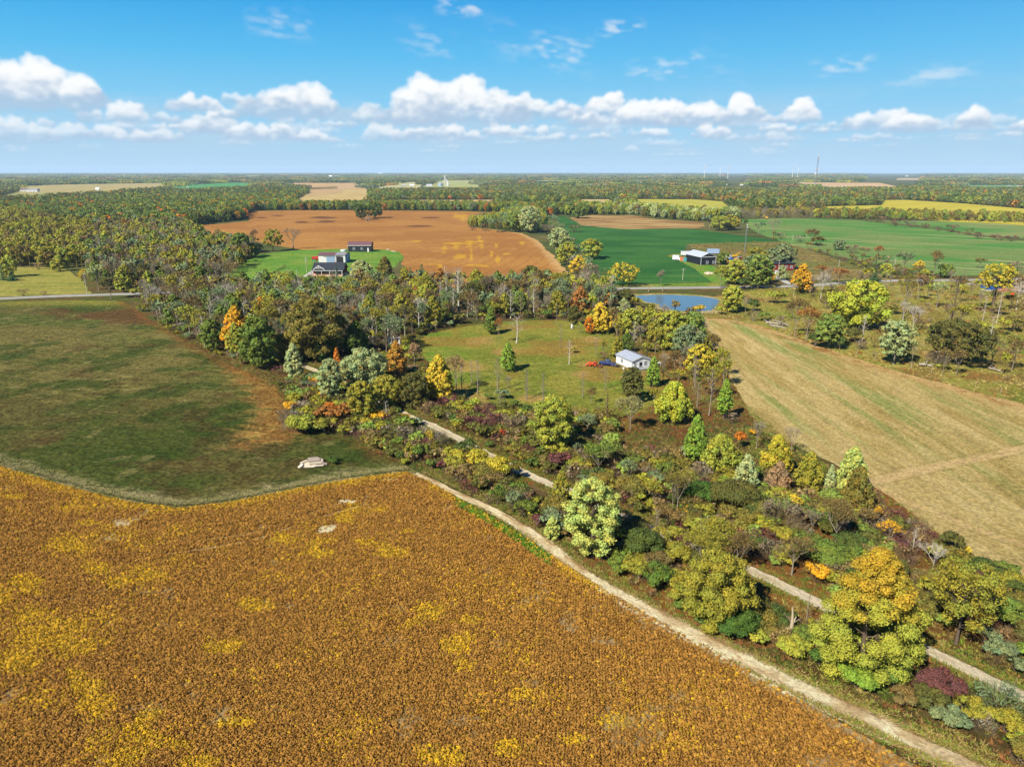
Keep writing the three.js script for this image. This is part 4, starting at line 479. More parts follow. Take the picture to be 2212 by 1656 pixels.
stand('B', 'j', [[470, 1330, 845, 500, 'round', 'sage', { n: 75 }], [120, 1430, 950, 280, 'round', 'sage', { n: 40 }], [190, 1190, 840, 110, 'egg', 'orange'], [290, 900, 765, 210, 'round', 'yg', { where: 'm' }], [800, 1190, 765, 230, 'egg', 'rustgold'], [985, 1100, 775, 190, 'sparse', 'pinkbrown', { lv: 16 }], [1240, 1410, 910, 330, 'egg', 'yellow', { where: 'e', n: 50 }], [1410, 1290, 885, 250, 'sparse', 'tan', { where: 'e', lv: 12 }], [450, 1620, 1180, 330, 'round', 'oly'], [700, 1500, 1120, 340, 'round', 'oly', { hue: 0.2 }], [260, 1640, 1400, 240, 'shrub', 'rust'], [985, 1500, 1110, 340, 'round', 'dkolive'], [690, 1620, 1370, 150, 'bare', 'pale'], [110, 1560, 1400, 200, 'shrub', 'orange'],
  [880, 725, 360, 320, 'sparse', 'dkolive', { where: 'c', lv: 4 }], [1770, 708, 420, 180, 'spiky', 'g', { where: 'c' }], [1850, 795, 510, 100, 'sparse', 'rust', { where: 'c', lv: 7 }], [2035, 790, 490, 220, 'bare', 'pale', { where: 'c', clear: 0.35 }], [1945, 1090, 785, 180, 'egg', 'lime', { where: 'c' }], [1630, 1310, 950, 160, 'bare', 'grey', { where: 'c' }], [1840, 1285, 920, 190, 'bare', 'grey', { where: 'c' }], [1570, 1195, 950, 80, 'bare', 'grey', { where: 'c' }], [1950, 1310, 1110, 120, 'bare', 'grey', { where: 'c' }], [2140, 1370, 1050, 90, 'bare', 'grey', { where: 'c' }], [1470, 1305, 990, 110, 'bare', 'grey', { where: 'c' }], [1195, 680, 520, 90, 'bare', 'grey', { where: 'c' }], [1870, 1510, 1270, 140, 'bare', 'grey', { where: 'e' }],
  [1440, 480, -30, 240, 'bare', 'pale', { where: 'b', clear: 0.4 }], [1315, 480, 20, 80, 'bare', 'pale', { where: 'b' }], [690, 430, 170, 150, 'bare', 'pale', { where: 'b' }], [640, 475, 290, 100, 'bare', 'pale', { where: 'b' }], [1745, 420, 50, 250, 'bare', 'brown', { where: 'b' }], [1890, 390, 150, 150, 'bare', 'pale', { where: 'b' }], [2060, 330, 80, 190, 'bare', 'pale', { where: 'b' }], [1110, 440, 160, 130, 'bare', 'grey', { where: 'b' }], [970, 430, 200, 120, 'bare', 'grey', { where: 'b' }], [270, 300, 90, 160, 'bare', 'pale', { where: 'b' }], [1590, 470, 130, 200, 'sparse', 'dkolive', { where: 'b' }], [1250, 470, 300, 120, 'sparse', 'oly', { where: 'b' }], [840, 420, 250, 200, 'sparse', 'oly', { where: 'b' }], [590, 350, 250, 90, 'egg', 'yg', { where: 'b' }], [2085, 450, 285, 140, 'egg', 'yg', { where: 'b' }], [1970, 480, 340, 110, 'sparse', 'oly', { where: 'b' }],
  [660, 690, 540, 160, 'shrub', 'oly', { where: 'b' }], [530, 600, 500, 140, 'shrub', 'g', { where: 'b' }], [760, 680, 560, 160, 'shrub', 'dkg', { where: 'b' }], [1080, 640, 570, 100, 'shrub', 'yg', { where: 'c' }], [1340, 610, 550, 130, 'shrub', 'maroon', { where: 'c' }], [1450, 610, 480, 180, 'shrub', 'dkolive', { where: 'c' }], [1000, 590, 510, 160, 'twiggy', 'maroon', { where: 'c' }], [640, 830, 710, 180, 'twiggy', 'greybrown', { where: 'j' }], [500, 850, 680, 220, 'twiggy', 'grey', { where: 'j' }], [1160, 1560, 1370, 200, 'twiggy', 'brown', { where: 'd' }], [1340, 1490, 1420, 260, 'twiggy', 'maroon', { where: 'd' }], [1545, 1530, 1380, 130, 'shrub', 'lime', { where: 'd' }], [1740, 1390, 1300, 110, 'shrub', 'g2', { where: 'e' }], [1890, 1390, 1280, 180, 'shrub', 'greyg', { where: 'e' }], [2010, 1460, 1390, 120, 'shrub', 'midg', { where: 'e' }], [1400, 1430, 1350, 130, 'shrub', 'midg', { where: 'e' }], [1700, 1600, 1420, 300, 'twiggy', 'maroon', { where: 'd' }], [870, 1610, 1520, 130, 'shrub', 'gold', { where: 'd' }], [1080, 1240, 1110, 180, 'shrub', 'oly', { where: 'e' }], [60, 1240, 1090, 140, 'twiggy', 'greybrown', { where: 'm' }], [1170, 1080, 1000, 130, 'shrub', 'dkg', { where: 'e' }], [50, 1000, 880, 160, 'twiggy', 'maroon', { where: 'm' }]]);
stand('B', 'b', [[1060, 235, -40, 170, 'cone', 'pine'], [940, 235, -10, 130, 'cone', 'pine'], [435, 190, -70, 210, 'round', 'paleg', { where: 'a' }], [680, 170, -110, 190, 'egg', 'olive', { where: 'a' }], [700, 215, -20, 130, 'cone', 'pine', { where: 'a' }], [180, 200, -30, 110, 'cone', 'pine', { where: 'a' }], [470, 170, 20, 140, 'cone', 'pine', { where: 'a' }]]);
stand('C', 'c', [[1065, 205, -40, 310, 'spread', 'goldgreen', { where: 'r', dense: 0.45, n: 34, y0: 0.2 }], [1455, 207, 25, 110, 'sparse', 'grey', { where: 'r', lv: 3 }], [820, 700, 365, 250, 'egg', 'yellow', { where: 'b' }], [715, 705, 520, 130, 'round', 'orange', { where: 'b' }], [1150, 730, 430, 240, 'round', 'yg', { where: 'k' }], [1180, 885, 550, 200, 'bare', 'pale', { where: 'k' }], [1560, 890, 450, 320, 'round', 'yg', { where: 'h', n: 56 }], [1770, 880, 460, 270, 'round', 'g2', { where: 'h' }], [1730, 970, 600, 300, 'round', 'greyg', { where: 'h' }], [1850, 1160, 800, 300, 'round', 'goldgreen', { where: 'h', n: 50 }], [1370, 1250, 930, 150, 'egg', 'lime', { where: 'k' }], [1150, 1420, 1040, 250, 'round', 'dkolive', { where: 'k', n: 50 }], [895, 1640, 1250, 120, 'cone', 'brownolive', { where: 'k' }], [1140, 1700, 1320, 340, 'sparse', 'paleolive', { where: 'w', lv: 14, depth: 4 }], [1575, 1650, 1190, 480, 'spiky', 'brightyg', { where: 'w', n: 120, clump: 0.19 }], [1390, 1500, 1250, 160, 'sparse', 'oly', { where: 'w', lv: 12 }], [2105, 1600, 1165, 190, 'spiky', 'lime', { where: 'h', y0: 0.16 }], [1955, 1540, 1020, 180, 'bare', 'grey', { where: 'h' }], [1835, 1450, 1170, 150, 'bare', 'grey', { where: 'h' }],
  [415, 838, 580, 100, 'bare', 'grey'], [510, 1008, 740, 120, 'bare', 'pale'], [880, 1270, 1030, 110, 'bare', 'grey'], [235, 1450, 1070, 130, 'bare', 'grey'], [650, 1350, 1080, 130, 'bare', 'grey'], [65, 1372, 1040, 80, 'bare', 'grey'], [740, 1420, 1240, 130, 'sparse', 'brownolive'], [855, 1180, 1050, 50, 'bare', 'grey'], [550, 612, 395, 140, 'round', 'dkolive'], [380, 602, 370, 70, 'bare', 'grey'], [610, 700, 560, 80, 'sparse', 'yg'], [560, 900, 820, 90, 'shrub', 'oly'], [1000, 950, 720, 140, 'egg', 'oly', { where: 'k' }], [1100, 900, 680, 150, 'egg', 'midg', { where: 'k' }], [860, 950, 750, 90, 'sparse', 'oly', { where: 'k' }], [790, 920, 690, 100, 'bare', 'grey', { where: 'k' }], [1320, 900, 770, 160, 'shrub', 'oly', { where: 'k' }], [1250, 780, 600, 140, 'bare', 'grey', { where: 'k' }], [1400, 900, 640, 170, 'sparse', 'oly', { where: 'k' }], [280, 550, 430, 150, 'shrub', 'midg', { where: 'b' }], [60, 480, 270, 130, 'egg', 'yg', { where: 'b' }], [2170, 470, 190, 190, 'round', 'yg', { where: 'l', n: 30 }], [910, 420, 275, 170, 'round', 'rustgold', { where: 'b' }], [1090, 430, 225, 190, 'round', 'dkolive', { where: 'l' }], [1075, 480, 320, 120, 'egg', 'paleg', { where: 'l' }], [1200, 440, 300, 110, 'shrub', 'oly', { where: 'l' }], [860, 970, 880, 140, 'twiggy', 'maroon', { where: 'k' }], [960, 620, 440, 160, 'bare', 'brown', { where: 'k' }], [1000, 760, 560, 150, 'bare', 'grey', { where: 'k' }], [1300, 560, 470, 150, 'twiggy', 'maroon', { where: 'l' }], [1490, 1080, 880, 160, 'bare', 'grey', { where: 'h' }], [1600, 1060, 850, 170, 'sparse', 'brownolive', { where: 'h' }], [1480, 1210, 940, 60, 'bare', 'dark', { where: 'k' }], [1260, 1200, 1010, 90, 'bare', 'grey', { where: 'k' }], [1640, 1180, 1060, 200, 'sparse', 'goldgreen', { where: 'h' }], [260, 330, 240, 120, 'egg', 'sage', { where: 'b' }], [270, 180, 15, 170, 'sparse', 'g', { where: 'r' }], [700, 180, -10, 210, 'twiggy', 'grey', { where: 'g' }], [840, 190, 120, 60, 'shrub', 'yg', { where: 'r' }], [830, 650, 560, 130, 'shrub', 'gold', { where: 'b' }], [560, 250, 140, 130, 'bare', 'pale', { where: 'b' }], [480, 260, 50, 120, 'bare', 'tan', { where: 'b' }]]);
stand('D', 's', [[1480, 640, 430, 130, 'egg', 'oly'], [1690, 600, 300, 110, 'sparse', 'yellow', { lv: 8 }], [1590, 660, 430, 200, 'shrub', 'g'], [1750, 500, 290, 190, 'bare', 'grey'], [1980, 700, 510, 230, 'shrub', 'goldgreen'], [2060, 600, 410, 260, 'shrub', 'dkg'], [2170, 760, 530, 190, 'shrub', 'yellow'], [1840, 760, 620, 170, 'shrub', 'maroon'], [2080, 960, 810, 210, 'twiggy', 'maroon'], [2190, 900, 770, 120, 'shrub', 'dkg'], [1700, 740, 600, 150, 'shrub', 'g'], [1830, 470, 300, 150, 'twiggy', 'grey'], [1620, 420, 240, 180, 'twiggy', 'grey'], [1440, 470, 250, 230, 'twiggy', 'grey'], [1280, 400, 230, 220, 'twiggy', 'grey', { where: 'j' }], [930, 420, 300, 140, 'twiggy', 'maroon', { where: 'j' }], [1080, 420, 300, 180, 'twiggy', 'greybrown', { where: 'j' }], [1280, 510, 420, 150, 'twiggy', 'maroon'], [1560, 280, 200, 150, 'shrub', 'greyg', { where: 'd' }], [1430, 260, 150, 110, 'shrub', 'gold', { where: 'd' }], [2060, 820, 640, 130, 'twiggy', 'grey'], [300, 340, 130, 330, 'twiggy', 'grey', { where: 'j' }], [600, 380, 220, 300, 'shrub', 'oly', { where: 'j' }], [820, 400, 250, 200, 'shrub', 'oly', { where: 'j' }], [360, 390, 300, 340, 'shrub', 'yg', { where: 'j' }], [1000, 330, 180, 220, 'shrub', 'goldgreen', { where: 'j' }], [620, 220, 90, 200, 'shrub', 'rust', { where: 'j' }], [700, 140, 20, 110, 'shrub', 'orange', { where: 'j' }], [1670, 160, 10, 160, 'shrub', 'brown', { where: 'd' }], [2090, 140, 10, 120, 'shrub', 'lime', { where: 'd' }], [2130, 330, 130, 240, 'twiggy', 'maroon', { where: 'd' }], [1800, 110, 30, 220, 'twiggy', 'maroon', { where: 'd' }]]);
stand('E', 'd', [[880, 590, -50, 500, 'round', 'yg', { where: 'd', n: 80, clump: 0.19 }], [1290, 1690, 820, 640, 'round', 'lightg', { where: 's', n: 130, clump: 0.18, y0: 0.05 }], [885, 1460, 1200, 170, 'egg', 'lightg', { where: 's' }], [975, 1060, 720, 150, 'egg', 'oly', { where: 'd' }], [330, 860, 580, 330, 'shrub', 'goldgreen', { where: 's' }], [120, 790, 480, 260, 'shrub', 'goldgreen', { where: 's' }], [470, 870, 640, 190, 'shrub', 'olive', { where: 's' }], [320, 1120, 870, 200, 'shrub', 'midg', { where: 's' }], [480, 1190, 890, 210, 'shrub', 'greyg', { where: 's' }], [600, 1270, 1030, 270, 'shrub', 'g', { where: 's' }], [200, 340, 120, 280, 'twiggy', 'maroon'], [510, 370, 120, 260, 'twiggy', 'greybrown'], [960, 760, 530, 280, 'shrub', 'maroon'], [1510, 940, 770, 190, 'shrub', 'maroon'], [730, 1340, 1190, 190, 'shrub', 'maroon', { where: 's' }], [375, 430, 280, 100, 'shrub', 'red'], [300, 460, 300, 160, 'twiggy', 'maroon'], [640, 590, 470, 200, 'twiggy', 'maroon'], [1360, 790, 460, 400, 'sparse', 'g', { lv: 18, where: 'w' }], [1560, 720, 510, 190, 'sparse', 'dkolive', { where: 'w', lv: 14 }], [775, 620, 470, 120, 'shrub', 'lime'], [1670, 900, 600, 250, 'sparse', 'greyg', { where: 'w', lv: 9 }], [1860, 740, 580, 210, 'twiggy', 'grey', { where: 'w' }], [2030, 820, 630, 210, 'shrub', 'g', { where: 'w' }], [1930, 1090, 820, 260, 'sparse', 'oly', { where: 'w', lv: 16 }], [2130, 1140, 760, 260, 'sparse', 'oly', { where: 'w', lv: 14 }], [1460, 870, 700, 130, 'shrub', 'oly', { where: 'w' }], [1960, 1390, 1110, 190, 'bare', 'grey', { where: 'd' }], [1740, 1640, 1300, 320, 'shrub', 'dkg', { where: 's' }], [1270, 440, 380, 80, 'shrub', 'gold', { where: 'w' }], [1700, 950, 800, 150, 'twiggy', 'brown', { where: 'w' }], [680, 1060, 900, 240, 'twiggy', 'brown', { where: 's' }], [880, 1160, 1020, 200, 'sparse', 'oly', { where: 's' }], [230, 500, 440, 110, 'shrub', 'midg'], [1140, 620, 430, 100, 'sparse', 'greyg', { where: 'w' }], [1400, 900, 800, 160, 'twiggy', 'greybrown', { where: 'w' }], [230, 1100, 940, 130, 'twiggy', 'greybrown', { where: 's' }], [60, 1000, 880, 130, 'twiggy', 'maroon', { where: 's' }], [2100, 1220, 1080, 150, 'shrub', 'g2', { where: 'd' }], [1250, 340, 150, 260, 'sparse', 'greyg', { where: 'w', lv: 5 }]]);
stand('F', 'w', [[165, 390, 90, 175, 'spiky', 'lime', { n: 80 }], [310, 460, 205, 260, 'spiky', 'yg', { n: 90 }], [460, 590, 325, 180, 'spiky', 'paleg'], [640, 480, 205, 220, 'spiky', 'goldgreen', { n: 80, where: 'h' }], [655, 580, 365, 170, 'spiky', 'pinkbrown'], [830, 570, 310, 210, 'spiky', 'oly', { n: 70, where: 'h' }], [1080, 600, 280, 250, 'spiky', 'lightg', { n: 70, where: 'h' }], [1120, 690, 400, 230, 'spiky', 'olive', { n: 70 }], [960, 590, 385, 90, 'spiky', 'paleg', { where: 'h' }], [740, 320, 140, 130, 'bare', 'grey', { where: 'h' }], [535, 290, 110, 150, 'bare', 'grey', { where: 'h' }], [430, 300, 180, 90, 'shrub', 'orange', { where: 'h' }], [190, 660, 485, 210, 'shrub', 'deepg'], [390, 700, 550, 300, 'shrub', 'dkolive'], [60, 690, 400, 190, 'sparse', 'olive', { lv: 14 }], [1000, 870, 580, 360, 'sparse', 'brownolive', { depth: 4, lv: 10 }], [690, 820, 570, 340, 'twiggy', 'greybrown'], [220, 830, 690, 170, 'bare', 'pale', { where: 'd' }], [200, 500, 410, 180, 'twiggy', 'grey'], [620, 800, 690, 120, 'shrub', 'g'], [330, 560, 440, 110, 'shrub', 'lime'], [760, 680, 560, 110, 'sparse', 'yellow', { lv: 4 }], [1180, 780, 650, 150, 'sparse', 'brownolive'], [1245, 760, 620, 70, 'sparse', 'gold', { lv: 5 }], [860, 800, 640, 140, 'bare', 'grey'], [470, 740, 680, 130, 'shrub', 'yg'], [380, 150, 60, 110, 'twiggy', 'greybrown', { where: 'h' }], [820, 910, 800, 180, 'shrub', 'g'], [560, 900, 760, 200, 'twiggy', 'maroon'], [300, 900, 700, 260, 'sparse', 'oly', { depth: 4, where: 'd' }], [60, 880, 760, 160, 'shrub', 'oly', { where: 'd' }], [1080, 930, 830, 200, 'shrub', 'dkg'], [1210, 660, 470, 120, 'twiggy', 'brown', { where: 'h' }], [510, 220, 170, 60, 'shrub', 'gold', { where: 'h' }], [700, 620, 540, 70, 'shrub', 'gold']]);
stand('G', 's', [[640, 290, 50, 250, 'shrub', 'dkg'], [520, 350, 220, 190, 'shrub', 'g'], [735, 450, 260, 210, 'shrub', 'midg'], [1070, 700, 200, 440, 'round', 'oly', { n: 90, y0: 0.02, hue: 0.2 }], [1190, 750, 490, 240, 'shrub', 'deepg'], [890, 490, 300, 200, 'shrub', 'oly'], [1010, 340, 40, 320, 'sparse', 'oly', { depth: 4, lv: 9 }], [1200, 340, 60, 220, 'sparse', 'brownolive', { depth: 4, lv: 9 }], [830, 300, 150, 220, 'shrub', 'oly'], [700, 470, 400, 90, 'twiggy', 'brown'], [1010, 660, 540, 150, 'shrub', 'g'], [590, 400, 340, 90, 'twiggy', 'tan'], [880, 560, 470, 120, 'shrub', 'g'], [760, 200, 60, 180, 'sparse', 'oly']]);
stand('H', 's', [[585, 690, 118, 430, 'egg', 'yg', { n: 150, clump: 0.19, y0: 0.04, warmTop: [1.32, 0.86, 0.62], hue: 0.18 }], [985, 515, 185, 300, 'spread', 'oly', { where: 'd', dense: 0.4, n: 36, y0: 0.34 }], [240, 480, 385, 150, 'shrub', 'dkg'], [60, 530, 370, 200, 'shrub', 'deepg'], [970, 185, 118, 90, 'shrub', 'lime', { where: 'h' }], [1022, 155, 108, 45, 'shrub', 'yellow', { where: 'h' }], [850, 350, 150, 100, 'shrub', 'oly', { where: 'd' }], [885, 220, 90, 150, 'bare', 'pale', { where: 'w' }], [800, 160, 20, 80, 'bare', 'pale', { where: 'w' }], [1190, 480, 320, 160, 'shrub', 'g', { where: 'd' }], [1150, 840, 670, 220, 'twiggy', 'greyg'], [900, 790, 630, 190, 'shrub', 'maroon'], [690, 720, 640, 160, 'shrub', 'g'], [420, 640, 540, 110, 'shrub', 'deepg'], [560, 740, 640, 190, 'shrub', 'lime'], [760, 640, 520, 120, 'shrub', 'greyg'], [300, 610, 530, 160, 'shrub', 'yg'], [150, 540, 450, 110, 'shrub', 'yg'], [1020, 860, 740, 150, 'shrub', 'oly'], [950, 900, 820, 160, 'shrub', 'greyg'], [1180, 920, 800, 170, 'shrub', 'oly'], [840, 760, 680, 120, 'twiggy', 'maroon'], [440, 230, 110, 200, 'shrub', 'g', { where: 'w' }], [300, 230, 60, 200, 'sparse', 'brownolive', { where: 'w' }], [560, 210, 130, 140, 'shrub', 'g', { where: 'w' }], [660, 90, -20, 140, 'twiggy', 'greybrown', { where: 'w' }], [1090, 280, 190, 160, 'shrub', 'dkg', { where: 'h' }], [1180, 260, 200, 120, 'shrub', 'g', { where: 'h' }], [760, 170, 60, 150, 'twiggy', 'maroon', { where: 'w' }], [870, 120, 40, 110, 'twiggy', 'maroon', { where: 'h' }], [700, 110, 0, 120, 'sparse', 'gold', { where: 'w', lv: 4 }], [1240, 360, 250, 120, 'shrub', 'dkg', { where: 'h' }], [950, 430, 330, 110, 'shrub', 'olive', { where: 'd' }], [1090, 480, 400, 140, 'twiggy', 'maroon', { where: 'd' }], [1200, 560, 480, 160, 'twiggy', 'brown', { where: 'd' }], [360, 440, 300, 60, 'bare', 'grey'], [1230, 650, 600, 100, 'shrub', 'greyg', { where: 'd' }], [760, 800, 740, 140, 'shrub', 'brownolive'], [1080, 900, 850, 140, 'twiggy', 'grey'], [1250, 1000, 900, 130, 'shrub', 'yg']]);
stand('I', 'p', [[290, 548, 335, 160, 'round', 'yg', { where: 'l', n: 30 }], [385, 555, 415, 70, 'bare', 'grey', { where: 'l' }], [440, 540, 425, 120, 'shrub', 'dkg', { where: 'f' }], [445, 612, 510, 100, 'twiggy', 'greybrown', { where: 'f' }], [530, 612, 525, 120, 'shrub', 'g', { where: 'f' }], [640, 622, 545, 90, 'twiggy', 'greybrown', { where: 'f' }], [755, 722, 415, 180, 'sparse', 'brownolive', { where: 'f', lv: 14 }], [840, 747, 485, 200, 'sparse', 'rust', { where: 'f', lv: 14 }], [1005, 807, 550, 220, 'spread', 'g2', { where: 'f', n: 34 }], [1210, 680, 295, 390, 'round', 'brightyg', { n: 80 }], [1190, 610, 430, 110, 'bare', 'pale'], [800, 395, 175, 150, 'egg', 'gold', { where: 'r' }], [745, 418, 310, 60, 'bare', 'pale', { where: 'r' }], [945, 458, 210, 160, 'bare', 'pale', { where: 'r' }], [1010, 385, 180, 140, 'bare', 'tan', { where: 'r' }], [480, 365, 105, 190, 'round', 'g2', { where: 'r', n: 34 }], [300, 335, 145, 200, 'round', 'yg', { where: 'r', n: 30 }], [200, 372, 185, 130, 'sparse', 'yg', { where: 'r', lv: 14 }], [430, 335, 110, 180, 'round', 'greyg', { where: 'r' }], [560, 320, 165, 90, 'egg', 'gold', { where: 'v' }], [655, 300, 185, 90, 'egg', 'paleg', { where: 'v' }], [650, 225, 30, 210, 'round', 'greyg', { where: 'v' }], [460, 155, 50, 170, 'round', 'oly', { where: 'v' }], [220, 185, 85, 100, 'round', 'g', { where: 'v' }], [585, 402, 315, 130, 'twiggy', 'dkolive', { where: 'r' }], [1240, 818, 715, 100, 'twiggy', 'greybrown', { where: 'f' }], [1010, 480, 350, 200, 'sparse', 'olive', { where: 'r' }], [1080, 330, 200, 160, 'sparse', 'rust', { where: 'v' }], [950, 300, 180, 140, 'sparse', 'rust', { where: 'r' }], [370, 370, 270, 120, 'shrub', 'dkg', { where: 'r' }], [900, 800, 690, 130, 'shrub', 'dkg', { where: 'f' }], [1060, 820, 700, 150, 'shrub', 'dkg', { where: 'f' }], [1180, 770, 640, 160, 'shrub', 'dkolive', { where: 'p' }], [1000, 520, 430, 110, 'twiggy', 'greybrown', { where: 'p' }], [600, 480, 440, 180, 'shrub', 'yg', { where: 'p' }], [200, 560, 480, 90, 'shrub', 'yg', { where: 'l' }], [50, 532, 500, 80, 'shrub', 'yellow', { where: 'l' }], [890, 430, 330, 110, 'twiggy', 'brown', { where: 'r' }], [1100, 470, 370, 150, 'twiggy', 'greybrown', { where: 'p' }], [850, 370, 240, 80, 'egg', 'rustgold', { where: 'r' }]]);
stand('J', 'p', [[300, 923, 595, 240, 'spread', 'sage', { where: 'f', n: 40 }], [760, 925, 600, 450, 'spread', 'dkolive', { where: 'f', n: 80 }], [1020, 955, 690, 200, 'bare', 'dark', { where: 'f' }], [150, 310, 135, 120, 'cone', 'pine', { where: 'v' }], [240, 282, 172, 90, 'round', 'yg', { where: 'v' }], [595, 282, 65, 120, 'sparse', 'brownolive', { where: 'y', lv: 8 }], [680, 282, 178, 120, 'round', 'g', { where: 'r' }], [1030, 535, 175, 230, 'spread', 'goldgreen', { n: 34, y0: 0.5, dense: 0.7 }], [365, 585, 225, 190, 'sparse', 'olive', { lv: 12 }], [440, 685, 470, 220, 'bare', 'pale'], [370, 602, 440, 110, 'bare', 'pale'], [620, 505, 295, 140, 'sparse', 'paleg', { lv: 8 }], [725, 632, 250, 160, 'bare', 'dark'], [785, 650, 480, 170, 'sparse', 'oly', { lv: 10 }], [962, 608, 390, 60, 'bare', 'pale'], [1067, 616, 370, 70, 'bare', 'pale'], [1215, 518, 290, 120, 'bare', 'pale'], [432, 935, 770, 60, 'bare', 'grey', { where: 'f' }], [640, 740, 630, 160, 'shrub', 'g'], [970, 710, 615, 170, 'shrub', 'yg'], [1170, 690, 560, 170, 'shrub', 'olive'], [490, 218, 150, 80, 'egg', 'yellow', { where: 'y' }], [370, 235, 80, 140, 'sparse', 'greyg', { where: 'q' }], [945, 210, 128, 90, 'sparse', 'olive', { where: 'y' }], [60, 820, 720, 100, 'twiggy', 'greybrown', { where: 'f' }], [160, 810, 710, 90, 'twiggy', 'brown'], [620, 940, 820, 200, 'twiggy', 'greybrown', { where: 'f' }], [500, 660, 570, 120, 'twiggy', 'brown'], [1240, 660, 470, 100, 'twiggy', 'brown'], [1170, 510, 400, 140, 'sparse', 'olive'], [290, 560, 480, 130, 'shrub', 'olive'], [480, 450, 240, 130, 'sparse', 'brown', { where: 'r' }], [780, 400, 260, 150, 'sparse', 'brownolive', { where: 'r' }], [1200, 260, 150, 180, 'twiggy', 'greybrown', { where: 'y' }], [560, 420, 320, 90, 'sparse', 'yg'], [840, 540, 470, 110, 'shrub', 'oly'], [1080, 560, 500, 140, 'shrub', 'olive'], [930, 520, 460, 90, 'shrub', 'oly'], [1140, 880, 790, 110, 'twiggy', 'brown'], [1180, 780, 720, 100, 'shrub', 'olive'], [70, 290, 230, 110, 'twiggy', 'grey', { where: 'r' }], [700, 540, 460, 110, 'twiggy', 'greybrown']]);
stand('N', 'o', [[62, 762, 625, 120, 'round', 'yg'], [20, 778, 675, 70, 'cone', 'pine'], [78, 782, 715, 70, 'cone', 'pine'], [390, 722, 620, 110, 'egg', 'yg', { where: 'n' }], [1770, 592, 448, 120, 'spread', 'oly', { where: 'i', n: 28 }], [1900, 577, 428, 150, 'bare', 'tan', { where: 'i' }], [1565, 640, 470, 130, 'round', 'g', { where: 'n' }], [1640, 600, 535, 140, 'round', 'dkg', { where: 'n' }], [1650, 545, 445, 70, 'sparse', 'brown', { where: 'n' }], [800, 860, 690, 100, 'egg', 'yg', { where: 'r' }], [720, 900, 750, 150, 'sparse', 'dkolive', { where: 'r' }], [640, 850, 670, 130, 'sparse', 'paleg', { where: 'r' }], [560, 850, 700, 80, 'sparse', 'yellow', { where: 'r' }], [150, 885, 862, 90, 'twiggy', 'brown', { where: 'o' }], [280, 882, 864, 60, 'twiggy', 'brown', { where: 'o' }], [350, 706, 625, 50, 'shrub', 'oly', { where: 'n' }], [250, 712, 690, 90, 'twiggy', 'tan', { where: 'o' }], [1480, 740, 690, 160, 'twiggy', 'tan', { where: 'a' }], [1000, 860, 800, 70, 'egg', 'oly', { where: 'r' }], [1150, 800, 740, 120, 'shrub', 'oly', { where: 'r' }], [1280, 780, 740, 120, 'shrub', 'paleolive', { where: 'r' }], [1400, 850, 640, 150, 'bare', 'grey', { where: 'r' }], [940, 780, 720, 90, 'shrub', 'gold', { where: 'r' }], [820, 790, 670, 110, 'egg', 'yg', { where: 'n' }]]);
stand('O', 'g', [[1618, 645, 508, 155, 'round', 'yg', { n: 40 }], [1410, 605, 435, 160, 'round', 'sage'], [1462, 685, 525, 150, 'round', 'yg'], [1535, 745, 615, 120, 'egg', 'yellow'], [1610, 800, 645, 150, 'twiggy', 'greybrown'], [1500, 700, 600, 100, 'twiggy', 'grey'], [1335, 525, 405, 130, 'bare', 'greybrown'], [1220, 475, 295, 160, 'round', 'paleg', { where: 't' }], [1015, 468, 375, 150, 'sparse', 'greyg', { where: 't', lv: 14 }], [1130, 468, 330, 130, 'round', 'g2', { where: 't' }], [930, 462, 425, 100, 'twiggy', 'brown', { where: 't' }], [850, 458, 432, 60, 'twiggy', 'maroon', { where: 't' }], [1530, 378, 285, 110, 'round', 'g', { where: 't' }], [135, 388, 285, 100, 'round', 'dkg', { where: 'i' }], [215, 378, 262, 130, 'round', 'g', { where: 'i' }], [178, 390, 320, 60, 'sparse', 'rust', { where: 'i' }], [170, 398, 368, 64, 'twiggy', 'grey', { where: 'i' }], [1515, 470, 444, 100, 'twiggy', 'brown', { where: 'g' }], [1680, 800, 770, 40, 'shrub', 'oly', { where: 'r' }]]);
stand('Q', 'q', [[240, 460, 360, 130, 'round', 'yg'], [310, 455, 355, 120, 'round', 'oly'], [175, 440, 350, 110, 'sparse', 'greyg'], [585, 492, 375, 110, 'bare', 'grey'], [490, 470, 400, 100, 'sparse', 'greyg'], [640, 515, 470, 90, 'twiggy', 'greybrown'], [760, 535, 490, 100, 'twiggy', 'grey'], [840, 550, 440, 120, 'sparse', 'brownolive'], [880, 560, 490, 110, 'shrub', 'dkolive'], [1010, 585, 515, 80, 'round', 'greyg'], [1100, 610, 570, 110, 'twiggy', 'maroon'], [1180, 630, 560, 80, 'sparse', 'brown'], [1265, 650, 550, 70, 'sparse', 'rust'], [1320, 670, 620, 100, 'twiggy', 'greybrown'], [1380, 430, 402, 100, 'twiggy', 'maroon', { where: 'q' }], [1280, 405, 388, 80, 'twiggy', 'brown', { where: 'q' }], [1480, 438, 415, 90, 'twiggy', 'greybrown', { where: 'q' }], [1570, 445, 425, 70, 'twiggy', 'maroon', { where: 'q' }], [1660, 460, 426, 60, 'twiggy', 'maroon'], [1740, 470, 448, 100, 'twiggy', 'maroon'], [1920, 510, 470, 80, 'twiggy', 'maroon'], [1860, 485, 465, 80, 'twiggy', 'brown'], [2040, 520, 488, 70, 'twiggy', 'maroon'], [2130, 530, 485, 80, 'twiggy', 'maroon'], [2060, 525, 495, 60, 'twiggy', 'brown'], [410, 412, 380, 30, 'egg', 'dkg']]);

